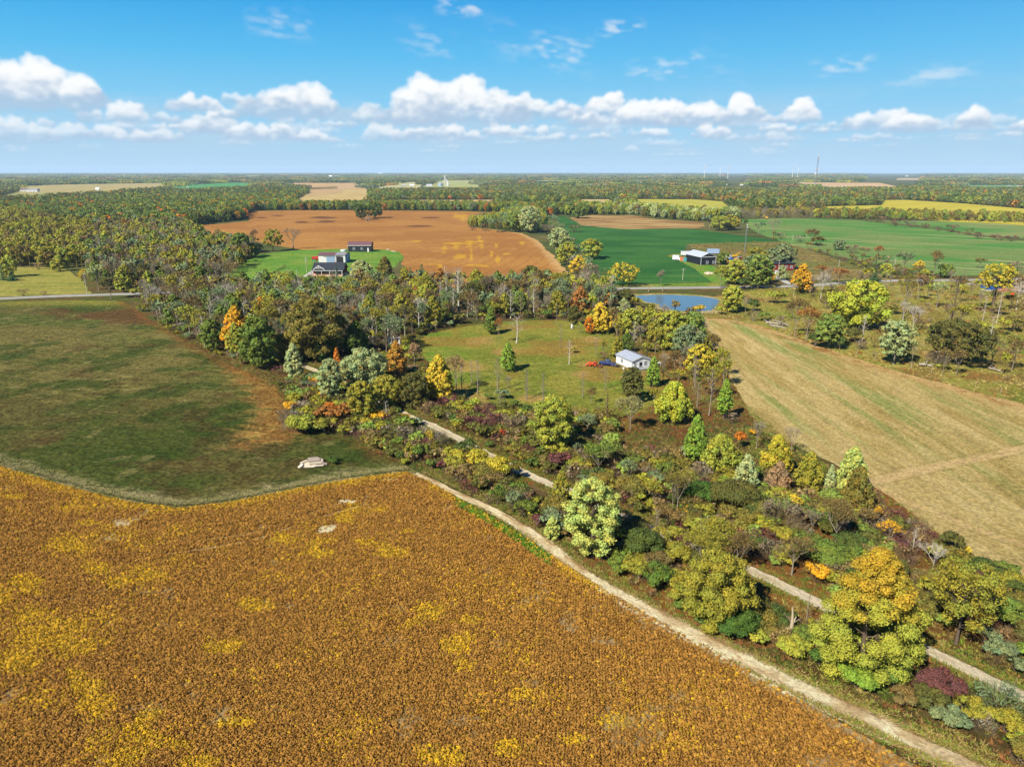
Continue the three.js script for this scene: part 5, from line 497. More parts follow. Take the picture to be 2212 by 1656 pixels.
// woodland that fills the gaps: drawn at random inside outlines read off the picture
const pick = (q, table) => { let t = 0; for (const r of table) t += r[0]; let v = q() * t; for (const r of table) if ((v -= r[0]) < 0) return r; return table[0]; };
function woods(pts, gap, table, h, where, seed, more = {}) {
  const ring = G(pts), q = rng(seed), xs = ring.map((p) => p[0]), zs = ring.map((p) => p[1]), x0 = Math.min(...xs), x1 = Math.max(...xs), z0 = Math.min(...zs), z1 = Math.max(...zs);
  for (let z = z0; z < z1; z += gap) for (let x = x0; x < x1; x += gap) {
    const gx = x + (q() - 0.5) * gap * 1.1, gz = z + (q() - 0.5) * gap * 1.1; const r = q(), s1 = q(), s2 = q(), pk = q();
    if (!inside(ring, gx, gz)) continue; const p = P2(gx, gz); if (p[0] < -260 || p[0] > 2470) continue;
    if (more.skip && more.skip(gx, gz, p)) continue;
    if (seed === 105 && hidesDrive(gx, gz)) continue;
    const tb = typeof table === 'function' ? table(p[0], p[1], gx, gz) : table; let v = pk * tb.reduce((a, b) => a + b[0], 0), row = tb[0]; for (const t of tb) { if ((v -= t[0]) < 0) { row = t; break; } }
    const [, type, key] = row, low = type === 'shrub' || type === 'twiggy', H = low ? lerp(1.3, 3.4, s1) * (more.low ?? 1) : lerp(h[0], h[1], s1), W = low ? H * lerp(1.05, 1.75, s2) : H * lerp(0.5, 0.85, s2) * (type === 'bare' ? 0.75 : 1) * (type === 'cone' ? 0.6 : 1);
    plantAt(gx, gz, H, W, type, key, where, {});
  }
}
const hidesDrive = (gx, gz) => { for (let k = 0; k <= 5; k++) { const s = 1 + k * 0.0125, x = gx * s, z = gz * s; if (toLine(driveLine, x, z)[0] < 3.0) { const px = P2(x, z)[0]; if ((px > 890 && px < 1335) || (px > 1610 && px < 1800) || px > 1975) return true; } if (toLine(trackLine, x, z)[0] < 2.4) return true; } return false; };
const clearOf = (gx, gz) => toLine(driveLine, gx, gz)[0] < 3.2 || toLine(trackLine, gx, gz)[0] < 3.9 || inside(clearRing, gx, gz) || inside(hayRing, gx, gz) || toLine(roadLine, gx, gz)[0] < 5.5 || inside(meadowRing, gx, gz) || inside(soyRing, gx, gz) || inside(pondRing, gx, gz) || plantsPlaced.some((t) => t.opts.hand && Math.abs(t.x - gx) < t.W * 0.36 && Math.abs(t.z - gz) < t.W * 0.36);
const inBox = (l) => (gx, gz, p) => clearOf(gx, gz) || l.some(([a, b, c, d]) => p[0] > a && p[0] < b && p[1] > c && p[1] < d);
const BROWNS = [[7, 'bare', 'grey'], [5, 'bare', 'pale'], [2.5, 'bare', 'brown'], [3, 'sparse', 'brownolive'], [3.4, 'sparse', 'greyg'], [3.4, 'sparse', 'oly'], [1.6, 'egg', 'oly'], [0.5, 'round', 'dkolive'], [1.4, 'egg', 'g'], [1, 'egg', 'g2'], [0.2, 'egg', 'rust'], [0.9, 'egg', 'yg']];
const GREENS = [[8, 'round', 'g'], [4, 'round', 'g2'], [6, 'round', 'dkg'], [2, 'round', 'yg'], [2, 'round', 'oly'], [2.4, 'round', 'dkolive'], [0.7, 'round', 'rustgold'], [0.6, 'round', 'orange'], [2.5, 'sparse', 'greyg'], [1.4, 'round', 'greyg']];
woods([[-260, 470], [0, 450], [180, 438], [400, 428], [640, 430], [645, 450], [545, 455], [530, 466], [530, 474], [400, 489], [440, 520], [540, 538], [562, 552], [500, 590], [460, 615], [210, 626], [196, 604], [186, 582], [0, 576], [-260, 580]], 6.6, (x, y) => y < 492 - Math.max(0, 160 - x) * 0.2 ? GREENS : x < 190 ? [[3, 'sparse', 'oly'], [3, 'sparse', 'brownolive'], [2, 'round', 'oly'], [1, 'bare', 'grey'], [1, 'round', 'yg'], [1, 'round', 'olive']] : BROWNS, [9, 14.5], 'n', 101, { skip: (x, z) => toLine(roadLine, x, z)[0] < 7 });
woods([[300, 640], [860, 633], [1235, 629], [1395, 640], [1395, 690], [1240, 688], [1110, 688], [1040, 696], [950, 708], [870, 735], [870, 760], [760, 770], [640, 790], [560, 790], [445, 755], [335, 690]], 4.8, BROWNS, [8, 14], 'b', 102, { skip: inBox([[1325, 1420, 630, 690]]) });
woods([[300, 640], [860, 633], [1235, 629], [1395, 640], [1395, 690], [1240, 690], [1110, 690], [1040, 698], [950, 712], [890, 735], [900, 790], [760, 800], [640, 800], [560, 800], [445, 758], [335, 695]], 3.6, [[3, 'twiggy', 'greybrown'], [3, 'twiggy', 'brown'], [2, 'shrub', 'oly'], [2, 'shrub', 'dkolive'], [1.5, 'shrub', 'g'], [1, 'twiggy', 'maroon'], [1, 'shrub', 'greyg']], [2, 4], 'b', 103, { skip: inBox([[1325, 1420, 630, 690]]) });
woods([[1235, 700], [1420, 690], [1530, 700], [1560, 790], [1590, 850], [1540, 870], [1460, 820], [1340, 760]], 5, [[3, 'bare', 'grey'], [2, 'sparse', 'oly'], [2, 'twiggy', 'brown'], [1, 'sparse', 'brownolive'], [1, 'round', 'oly'], [1, 'twiggy', 'maroon'], [1, 'shrub', 'g']], [6, 10], 'k', 104, { skip: inBox([[1320, 1425, 745, 810]]) });
const THICKET = [[3, 'twiggy', 'greybrown'], [1.6, 'twiggy', 'maroon'], [1, 'shrub', 'g'], [2, 'shrub', 'oly'], [4, 'shrub', 'dkolive'], [0.7, 'shrub', 'dkg'], [2, 'shrub', 'olive'], [3, 'twiggy', 'brown'], [1.2, 'twiggy', 'tan'], [0.5, 'shrub', 'greyg'], [0.8, 'shrub', 'yg'], [1, 'shrub', 'g2'], [1.6, 'shrub', 'brownolive'], [2, 'twiggy', 'brownolive'], [0.15, 'shrub', 'gold']];
woods([[600, 840], [760, 800], [900, 800], [960, 870], [1150, 900], [1360, 905], [1480, 930], [1620, 1020], [1850, 1080], [2040, 1180], [2212, 1290], [2500, 1500], [2400, 1800], [2212, 1690], [1900, 1570], [1500, 1370], [1170, 1175], [930, 1036], [760, 945], [640, 920]], 1.75, (x, y) => THICKET, [2, 3], 'w', 105, { low: 1.12, skip: inBox([[1330, 1640, 905, 985]]) });
woods([[1560, 660], [1640, 632], [1900, 612], [2212, 608], [2450, 604], [2560, 880], [2212, 850], [2000, 805], [1800, 748], [1600, 694]], 9, [[3, 'twiggy', 'greybrown'], [2, 'shrub', 'olive'], [1.5, 'shrub', 'yg'], [2, 'twiggy', 'brown'], [1.4, 'bare', 'pale'], [1, 'sparse', 'brownolive'], [0.7, 'sparse', 'oly'], [0.5, 'bare', 'grey']], [6, 11], 'p', 106, { low: 0.7, skip: inBox([[1540, 1700, 620, 690], [1590, 1780, 640, 680]]) });
woods([[1180, 475], [1200, 473], [1222, 500], [1250, 535], [1270, 570], [1290, 606], [1250, 606], [1228, 560], [1202, 520]], 5, [[2, 'twiggy', 'greybrown'], [1, 'twiggy', 'grey'], [1, 'shrub', 'oly'], [1, 'sparse', 'greyg'], [1, 'shrub', 'g']], [5, 9], 'g', 107);
woods([[1010, 488], [1085, 471], [1098, 461], [1168, 462], [1180, 476], [1160, 500], [1130, 500], [1080, 495]], 6, [[2, 'round', 'g2'], [1, 'round', 'oly'], [2, 'sparse', 'greyg'], [1, 'twiggy', 'brown'], [1, 'round', 'yg']], [7, 13], 't', 108);
woods([[560, 449], [780, 447], [1000, 448], [1180, 452], [1180, 460], [1000, 455], [780, 453.5], [560, 454]], 7, [[4, 'round', 'g'], [3, 'round', 'g2'], [2, 'round', 'oly'], [2, 'round', 'dkg'], [1, 'round', 'greyg'], [0.7, 'round', 'rust']], [9, 14], 't', 109);
woods([[1168, 454], [1360, 453], [1480, 464], [1600, 468], [1600, 473], [1520, 478], [1475, 475], [1413, 470], [1367, 463.5], [1240, 464], [1170, 465.5]], 8, (x) => x < 1290 ? GREENS : [[3, 'round', 'g2'], [2, 'round', 'paleg'], [2, 'sparse', 'greyg'], [1, 'round', 'yg'], [1, 'bare', 'grey'], [1, 'round', 'olive']], [10, 16], 't', 110);
woods([[1596, 462], [1760, 461], [1850, 464], [2000, 468], [2212, 474], [2450, 484], [2450, 492], [2212, 482], [2000, 476], [1850, 473], [1760, 471], [1600, 473]], 8, (x) => x < 1760 ? [[4, 'bare', 'grey'], [2, 'bare', 'pale'], [3, 'sparse', 'brownolive'], [1, 'round', 'oly'], [2, 'twiggy', 'greybrown']] : [[3, 'sparse', 'brownolive'], [2, 'round', 'olive'], [2, 'round', 'g2'], [3, 'twiggy', 'maroon'], [2, 'twiggy', 'greybrown'], [1, 'round', 'yg']], [8, 13], 'y', 111, { low: 1.4 });
woods([[1640, 505], [1709, 529], [1825, 556], [1900, 573], [1960, 587], [2050, 594], [2040, 600], [1930, 602], [1850, 576], [1760, 545], [1700, 525], [1640, 508]], 5.5, [[3, 'twiggy', 'greybrown'], [2, 'twiggy', 'maroon'], [1, 'shrub', 'oly'], [1, 'sparse', 'brownolive'], [1, 'shrub', 'dkolive']], [5, 9], 'q', 112, { low: 1.1 });
woods([[1490, 527], [1690, 522], [1760, 545], [1850, 576], [1900, 600], [1700, 606], [1640, 600], [1580, 565], [1510, 545]], 9, [[3, 'shrub', 'olive'], [2, 'twiggy', 'brown'], [1, 'shrub', 'oly']], [3, 5], 'v', 113, { low: 0.55 });
woods([[2075, 507], [2212, 515], [2300, 522], [2300, 526], [2150, 515], [2040, 497], [1930, 484], [1870, 478], [1880, 477], [1980, 487]], 6, [[3, 'twiggy', 'maroon'], [2, 'twiggy', 'brown'], [1, 'twiggy', 'greybrown']], [2, 4], 'q', 114, { low: 0.9 });

// which of them are things of their own, which join the mass of woodland
const chosen = new Set(), quota = { broadleaf_tree: 260, thin_tree: 170, bare_tree: 200, conifer: 40, shrub: 260, twiggy_shrub: 200 }, taken = {};
for (const t of [...plantsPlaced].sort((a, b) => (b.opts.hand ? 1e4 : 0) + b.size - (a.opts.hand ? 1e4 : 0) - a.size)) { const n = NAME[t.type], seen = t.px > -40 && t.px < 2252 && t.py < 1720; if (seen && (t.opts.hand || t.size > 7) && (taken[n] ?? 0) < quota[n]) { taken[n] = (taken[n] ?? 0) + 1; chosen.add(t); } }
const ORDINAL = 'first second third fourth fifth sixth seventh eighth ninth tenth eleventh twelfth thirteenth fourteenth fifteenth sixteenth seventeenth eighteenth nineteenth twentieth'.split(' '); for (const w of ['twenty', 'thirty', 'forty', 'fifty', 'sixty']) for (let i = 0; i < 10; i++) if (!(w === 'twenty' && i === 0)) ORDINAL.push(i ? w + '-' + ORDINAL[i - 1] : w.replace(/y$/, 'ieth'));
const sameLook = {};
for (const t of chosen) { const bareLook = { pale: 'white limbed', grey: 'grey', brown: 'brown', dark: 'dark', tan: 'tan twigged', greybrown: 'grey brown' }[t.key]; t.label = `${t.type === 'bare' ? bareLook : LOOK[t.key]} ${NOUN[t.type]} ${WHERE[t.where]}`; (sameLook[t.label] ??= []).push(t); }
for (const list of Object.values(sameLook)) if (list.length > 1) { list.sort((a, b) => a.px - b.px); list.forEach((t, i) => { t.label = `${ORDINAL[i] ?? 'one'} from left, ${t.label}`; }); }
const BARKED = { bare: { pale: 'pale', grey: 'mid', brown: 'dark', dark: 'dark', tan: 'mid', greybrown: 'dark' } };
for (const t of plantsPlaced) {
  if (!chosen.has(t)) continue;
  const hero = t.size > 24, q = rng(t.seed), o = base(NAME[t.type], t.x, t.z, hero ? 0 : q() * 6.28, t.label, CATEGORY[t.type] ?? 'tree', { n: 'trees of the left woodland', b: 'trees and shrubs of the woodland belt', w: 'thicket along the driveway' }[t.where]);
  let pair, sy = 1, sr = 1;
  if (hero) { const s = clamp(1.75 * t.f / 706, 0.15, 1.1), low = t.type === 'shrub' || t.type === 'twiggy'; pair = growTree(t.type, t.H, t.W, s * (t.type === 'sparse' ? 0.8 : low ? 1.0 : 1), t.seed % 9973, { hero: true, lv: 12, tw: 12, depth: t.H > 9 && t.size > 60 ? 4 : 3, ...t.opts }); }
  else { pair = proto(t.type, t.seed % 3, t.size < 15); const [ph, pw] = PROTO[t.type]; sy = t.H / ph; sr = t.W / pw; }
  const bk = BARK[BARKED[t.type]?.[t.key] ?? (t.where === 'f' || t.type === 'sparse' ? 'mid' : 'dark')];
  for (const [name, g, m] of [[t.type === 'shrub' || t.type === 'twiggy' ? 'stem' : 'trunk', pair[0], bk], [t.type === 'twiggy' || t.type === 'shrub' ? 'foliage' : 'crown', pair[1], t.type === 'bare' ? barkTwig(t.key) : leafMat(t.key in LEAF ? t.key : 'grey')]]) { const p = part(o, name, g, m); p.scale.set(sr, sy, sr); }
}
function barkTwig(key) { return mats['twig' + key] ??= new THREE.MeshStandardMaterial({ color: own(...{ pale: [196, 184, 164], grey: [168, 154, 124], brown: [140, 116, 92], dark: [104, 88, 72], tan: [176, 146, 104], greybrown: [140, 120, 100] }[key]), vertexColors: true, roughness: 0.9, side: THREE.DoubleSide }); }
// the rest: one mass per kind of growth
const white = new THREE.MeshPhysicalMaterial({ color: 0xffffff, vertexColors: true, roughness: 0.9, specularIntensity: 0.1, transmission: 0.18, thickness: 0, side: THREE.DoubleSide });
function joined(pair) { const [a, b] = pair.map((g) => g.clone()), c = a.attributes.color; for (let i = 0; i < c.count; i++) c.setXYZ(i, 0.75, 0.7, 0.62); return mergeGeometries([a, b]); }
function mass(name, label, geo, list, colorOf) {
  if (!list.length) return; const m = new THREE.InstancedMesh(geo, white, list.length), M = new THREE.Matrix4(), Q = new THREE.Quaternion(), U = new THREE.Vector3(0, 1, 0), c = new THREE.Color();
  list.forEach((t, i) => { const q = rng(seedOf(t.x, t.z)); M.compose(new THREE.Vector3(t.x, t.y ?? 0, t.z), Q.setFromAxisAngle(U, q() * 6.28), new THREE.Vector3(t.sr, t.sy, t.sr)); m.setMatrixAt(i, M); c.copy(colorOf(t, q)); const k = 1.24 * (0.82 + 0.36 * q()); m.setColorAt(i, c.multiplyScalar(k)); });
  return top(m, name, label, null, null, 'stuff');
}
{
  const groups = {};
  for (const t of plantsPlaced) if (!chosen.has(t)) { const k = t.type + (t.seed % 2); const [ph, pw] = PROTO[t.type]; t.sy = t.H / ph; t.sr = t.W / pw; (groups[k] ??= []).push(t); }
  const words = { round: ['woodland', 'mass of leafy trees making up the woods and hedges'], egg: ['woodland', 'mass of slim leafy trees in the woods'], sparse: ['thin_woodland', 'mass of thinly leaved brown trees in the woods'], bare: ['bare_woodland', 'mass of leafless grey trees in the woods'], shrub: ['undergrowth', 'mass of leafy bushes under and between the trees'], twiggy: ['brush', 'mass of leafless brush under and between the trees'], cone: ['conifer_woodland', 'mass of conifers in the woods'], spiky: ['woodland', 'mass of pointed trees'], spread: ['woodland', 'mass of spreading trees'] };
  for (const [k, list] of Object.entries(groups)) { const type = k.slice(0, -1); mass(words[type][0], words[type][1] + (k.endsWith('1') ? ', second kind' : ''), joined(proto(type, +k.slice(-1), true)), list, (t) => t.key in LEAF ? own(...LEAF[t.key]) : own(172, 158, 130)); }
}

// ------------------------------------------------------------------ woods from a kilometre out to the horizon
const openFar = [[[1370, 430], [1500, 430.5], [1560, 435], [1590, 444], [1480, 440], [1380, 438]], [[1780, 446], [1905, 443], [1907, 432], [1954, 431.5], [2090, 440], [2212, 451], [2600, 485], [2162, 466], [2046, 462], [1959, 455], [1780, 454]], [[1248, 431], [1315, 430.5], [1340, 438], [1300, 446], [1262, 443]], [[835, 432], [1070, 431.5], [1075, 438], [835, 438]], [[600, 436], [664, 418], [737, 408], [790, 406], [797, 420], [787, 434], [700, 439]], [[612, 395], [737, 395], [737, 402], [625, 400]], [[664, 405], [737, 402], [737, 410], [668, 416]], [[725, 395.5], [785, 394.5], [781, 402], [730, 403]], [[340, 402], [410, 399], [499, 394.5], [560, 395], [548, 402], [400, 408]], [[-40, 424], [40, 413], [140, 409.5], [262, 408], [258, 412], [160, 416], [80, 422]], [[37, 402], [139, 398.5], [369, 395], [369, 402], [290, 408], [40, 411]], [[912, 399], [944, 389.5], [1028, 389.5], [1036, 400]], [[800, 403], [870, 393.5], [915, 393], [905, 403]], [[1700, 393], [1790, 394.5], [1901, 395], [1945, 399], [1926, 405], [1715, 398]], [[2070, 400], [2400, 400], [2400, 406], [2075, 404]], [[790, 404], [1060, 400], [1060, 406], [790, 407]], [[1500, 401], [1900, 404], [1700, 405.5], [1500, 404]], [[560, 440], [780, 440], [780, 446], [560, 446]], [[1150, 389], [1240, 389], [1246, 391.4], [1146, 391.4]]];
const openNear = openFar.map(nearer), hidesField = (px, py) => { const t = farTree(py); return openFar.some((p) => inside(p, px, py - t) || inside(p, px, py - t * 0.5)) || openNear.some((p) => inside(p, px, py)); };
{
  const near = [], q = rng(41);
  for (let z = -1230; z > -2700; z -= 9.5) for (let x = z * 0.86; x < -z * 0.86; x += 9.5) {
    const gx = x + (q() - 0.5) * 9, gz = z + (q() - 0.5) * 9, s = q(), h = q(), [px, py] = P2(gx, gz);
    if (py > 452 || px < -260 || px > 2470 || hidesField(px, py)) continue;
    if (py > 440 && px < 1240 && px > 640) continue;
    if (fbm(gx / 260 + 3, gz / 260 + 8) < 0.33 && py < 405) continue;
    near.push({ x: gx, z: gz, sy: lerp(0.6, 1.3, h), sr: lerp(0.55, 1.4, s) });
  }
  const keys = ['g', 'g2', 'dkg', 'oly', 'yg', 'olive', 'rustgold', 'orange', 'greyg', 'brownolive'], weights = [7, 5, 9, 2, 1, 3, 0.5, 0.4, 4, 2.5];
  const hue = (t, r) => { const n = fbm(t.x / 130, t.z / 130), v = clamp(r() * 0.6 + (n - 0.2) * 0.9) * 0.999 * weights.reduce((a, b) => a + b); let k = 0, a = v; while ((a -= weights[k]) > 0) k++; return own(...LEAF[keys[k]]); };
  for (let k = 0; k < 3; k++) mass('far_woodland', ['far wood of green and russet trees beyond the fields', 'far wood of olive trees beyond the fields', 'far wood of mixed trees beyond the fields'][k], joined(protos['round' + k + 'farther'] ??= growTree('round', 12, 11, 1.7, 71 + k, { limbs: 9, n: 16 })), near.filter((_, i) => i % 3 === k), hue);
  // patches of canopy, a few dozen crowns each, on to the horizon
  const patch = (seed) => { const r = rng(seed), C = new Plant(); for (let i = 0; i < 46; i++) { const x = (r() - 0.5) * 74, z = (r() - 0.5) * 74, R = 4 + 3 * r(), H = 9 + 5 * r(), hu = (r() - 0.5) * 0.3, k = 0.8 + 0.4 * r(); for (let j = 0; j < 20; j++) { const a = r() * 6.28, v = r(), rr = Math.sqrt(1 - v * v); C.leaf(x + Math.cos(a) * rr * R, H * 0.45 + v * H * 0.55 - (1 - v) * H * 0.35 * r(), z + Math.sin(a) * rr * R, Math.cos(a) * rr, v, Math.sin(a) * rr, 3.6, tint(r, hu, 0.12).map((c) => c * k), r, 0.8); } } return C.geo(); };
  const far = [];
  for (let d = 2650; d < 26000; d *= 1 + Math.max(0.024, 0.02)) { const w = d * 0.82, step = Math.max(66, d * 0.016); for (let x = -w; x < w; x += step) { const gx = x + (q() - 0.5) * step, gz = -d * (1 + (q() - 0.5) * 0.02), s = q(), [px, py] = P2(gx, gz); if (hidesField(px, py)) continue; if (fbm(gx / (d * 0.06) + 5, gz / (d * 0.11) + 8) < 0.40) continue; far.push({ x: gx, z: gz, sy: (0.85 + 0.4 * s) * (d > 9000 ? 1.3 : 1), sr: Math.max(1, step / 66 * 0.9) }); } }
  for (let k = 0; k < 3; k++) mass('distant_woodland', ['distant hazy woods running to the horizon', 'distant hazy dark woods running to the horizon', 'distant hazy olive woods running to the horizon'][k], patch(300 + k), far.filter((_, i) => i % 3 === k), hue);
}

// ------------------------------------------------------------------ soybean plants, grass and weeds
{
  const M = new THREE.Matrix4(), Q = new THREE.Quaternion(), U = new THREE.Vector3(0, 1, 0), V = new THREE.Vector3(), S = new THREE.Vector3();
  const scatter = (name, label, geos, list) => geos.forEach((g, k) => { const l = list.filter((_, i) => i % geos.length === k); if (!l.length) return; const m = new THREE.InstancedMesh(g, white, l.length); l.forEach((t, i) => { m.setMatrixAt(i, M.compose(V.set(t[0], t[6] ?? 0.02, t[1]), Q.setFromAxisAngle(U, t[2]), S.set(t[3], t[4], t[3]))); m.setColorAt(i, t[5]); }); top(m, name, label + ['', ', second kind', ', third kind', ', fourth kind'][k], null, null, 'stuff'); });
  const bean = (seed) => { const q = rng(seed), C = new Plant(); for (let k = 0; k < 4; k++) C.twig([(q() - 0.5) * 0.1, 0, (q() - 0.5) * 0.1], (q() - 0.5) * 0.6, 1, (q() - 0.5) * 0.6, 0.36 + 0.14 * q(), 0.018, [0.8, 0.74, 0.66], q); for (let k = 0; k < 11; k++) { const a = q() * 6.28, r = 0.2 * Math.sqrt(q()), y = 0.12 + 0.36 * q(); C.leaf(Math.cos(a) * r, y, Math.sin(a) * r, Math.cos(a) * 0.6, 0.75, Math.sin(a) * 0.5, 0.15, tint(q, (q() - 0.5) * 0.1, 0.16), q, 0.7); } return C.geo(); };
  const q = rng(19), plants = [], ang = 0.12, ca = Math.cos(ang), sa = Math.sin(ang), brown = [[180, 130, 54], [170, 122, 52], [190, 142, 66]], yellow = [[228, 182, 36], [218, 172, 40], [206, 170, 48]];
  for (let v = -170; v < 110; v += 0.38) for (let u = 30; u < 190; u += 0.21) {
    const uu = u + (q() - 0.5) * 0.3, vv = v + (q() - 0.5) * 0.2 + 0.9 * fbm(u / 40, v / 60), r1 = q(), r2 = q(), r3 = q(), r4 = q(), x = vv * ca + uu * sa, z = vv * sa - uu * ca; if (z > -38) continue;
    const [px, py] = P2(x, z); if (px < -190 || px > 2380 || py > 1800 || py < 960 || !inside(soyRing, x, z)) continue;
    const [yel, bare, e] = soyAt(x, z); if (e < 0.25 * r2 || r1 < bare * 0.97) continue;
    const y = r2 < yel * 0.95 + 0.03, c = y ? mix3(brown[2], yellow[Math.floor(r3 * 3)], 0.45 + 0.55 * r4) : brown[Math.floor(r3 * 3)], green = e < 2.2 && px > 985 && px < 1190 && py < 1230 && r4 < 0.8, k = 0.86 + 0.28 * r4;
    plants.push([x, z, r3 * 6.28, 0.85 + 0.45 * r4, (y ? 0.85 : 0.95) * (0.75 + 0.4 * r1) * (bare > 0.2 ? 0.7 : 1), own(...(green ? [110, 150, 40] : c)).multiplyScalar(k * 1.16)]);
  }
  scatter('soybean_plants', 'ripe brown and yellow soybean plants in close rows', [bean(1), bean(2), bean(3)], plants);
  const tuft = (seed, h, n, lean) => { const g = rng(seed), C = new Plant(); for (let k = 0; k < n; k++) { const a = g() * 6.28; C.twig([Math.cos(a) * 0.08 * g() * 3, 0, Math.sin(a) * 0.08 * g() * 3], Math.cos(a) * lean, 1, Math.sin(a) * lean, h * (0.6 + 0.7 * g()), 0.045, tint(g, 0, 0.2), g); } return C.geo(); };
  const grass = [], tall = [];
  const strew = (ring, n, keep, color, list, h, w) => { const xs = ring.map((p) => p[0]), zs = ring.map((p) => p[1]), x0 = Math.min(...xs), x1 = Math.max(...xs), z0 = Math.min(...zs), z1 = Math.max(...zs); for (let i = 0; i < n; i++) { const x = lerp(x0, x1, q()), z = lerp(z0, z1, q()), a = q(), b = q(), c = q(); if (!inside(ring, x, z)) continue; const p = P2(x, z); if (p[0] < -150 || p[0] > 2360 || p[1] > 1760 || !keep(x, z, p, c)) continue; const k = color(x, z, p, b); list.push([x, z, a * 6.28, w * (0.7 + 0.6 * b), h * (0.6 + 0.8 * c), own(...k).multiplyScalar((0.85 + 0.4 * a) * 1.15)]); } };
  strew(meadowRing, 90000, (x, z, p, c) => c > smooth(880, 690, p[1]) * 0.9, (x, z) => meadowColor(x, z), grass, 0.75, 1.2);
  strew(ochre, 7000, (x, z, p, c) => c < smooth(-1, 6, toLine(ochreLine, x, z)[0]), (x, z, p, b) => b < 0.6 ? [192, 150, 76] : [164, 118, 58], tall, 0.8, 1.2);
  const floorGreens = [[120, 140, 44], [150, 140, 60], [168, 146, 84], [140, 108, 60], [96, 118, 40], [150, 96, 56]];
  strew(woodRing, 150000, (x, z, p) => p[1] > 700 && toLine(driveLine, x, z)[0] > 1.5 && toLine(trackLine, x, z)[0] > 2.0 && !inside(clearRing, x, z) && !inside(soyRing, x, z), (x, z, p, b) => floorGreens[Math.floor(clamp(fbm(x / 5, z / 5) * 1.6 - 0.3 + (b - 0.5) * 0.5, 0, 0.999) * 6)], tall, 0.8, 1.5);
  strew(pastureRing, 46000, (x, z) => !inside(hayRing, x, z) && !inside(pondRing, x, z) && toLine(roadLine, x, z)[0] > 4, (x, z, p, b) => [[176, 168, 76], [150, 146, 58], [196, 176, 100], [168, 118, 60]][Math.floor(clamp(fbm(x / 9 + 4, z / 9) * 1.5 - 0.25 + (b - 0.5) * 0.4, 0, 0.999) * 4)], tall, 0.9, 2.0);
  strew(clearRing, 16000, (x, z, p) => true, (x, z, p, b) => b < 0.5 ? [146, 148, 58] : [168, 154, 72], grass, 0.4, 1.2);
  strew(hayRing, 40000, (x, z, p) => p[1] > 760, (x, z, p, b) => b < 0.6 ? [206, 184, 122] : [176, 160, 92], grass, 0.35, 1.2);
  // seedlings of weed and drier grass where fields meet tracks
  for (const [line, n, wd, cols] of [[trackLine, 5200, 3.4, [[150, 150, 60], [190, 164, 100], [140, 110, 60], [120, 140, 50]]], [driveLine, 5200, 3.0, [[120, 146, 48], [150, 140, 70], [170, 120, 60], [110, 130, 44]]], [soyEdge.slice(0, 10), 9000, 2.2, [[190, 176, 124], [150, 146, 84], [200, 184, 130], [130, 136, 66]]]]) { const c = new THREE.CatmullRomCurve3(line.map(([a, b]) => new THREE.Vector3(a, 0, b))); for (let i = 0; i < n; i++) { const t = q(), p = c.getPoint(t), d = c.getTangent(t), s = q() < 0.5 ? -1 : 1, o = (line === soyEdge ? 0.3 : 1.3) + wd * q() * q(), k = cols[Math.floor(q() * 4)], x = p.x - d.z * o * s, z = p.z + d.x * o * s; if (P2(x, z)[1] > 1760 || inside(soyRing, x, z)) continue; grass.push([x, z, q() * 6.28, 1 + q(), 0.4 + 0.7 * q(), own(...k).multiplyScalar(1.1)]); } }
  scatter('grass', 'short rough grass of the meadow, the clearing and the verges', [tuft(5, 0.36, 7, 0.7), tuft(6, 0.3, 8, 0.9)], grass);
  scatter('tall_grass', 'taller weeds and dry grass under the trees and in the pasture', [tuft(7, 0.55, 9, 0.55), tuft(8, 0.5, 9, 0.7)], tall);
}

// ------------------------------------------------------------------ building blocks
const bx = (w, h, d, x = 0, y = 0, z = 0, ry = 0, rx = 0, rz = 0) => { const g = new THREE.BoxGeometry(w, h, d); if (rx) g.rotateX(rx); if (rz) g.rotateZ(rz); if (ry) g.rotateY(ry); return g.translate(x, y, z); };
const cyl = (r0, r1, h, x = 0, y = 0, z = 0, seg = 12, axis = 'y') => { const g = new THREE.CylinderGeometry(r1, r0, h, seg); if (axis === 'x') g.rotateZ(Math.PI / 2); if (axis === 'z') g.rotateX(Math.PI / 2); return g.translate(x, y, z); };
function prism(poly, depth, x = 0, y = 0, z = 0, ry = 0, bevel = 0) { const s = new THREE.Shape(poly.map(([a, b]) => new THREE.Vector2(a, b))), g = new THREE.ExtrudeGeometry(s, { depth: depth - 2 * bevel, bevelEnabled: bevel > 0, bevelSize: bevel, bevelThickness: bevel, bevelSegments: 2, steps: 1 }); g.translate(0, 0, -depth / 2 + bevel); if (ry) g.rotateY(ry); return g.translate(x, y, z); }
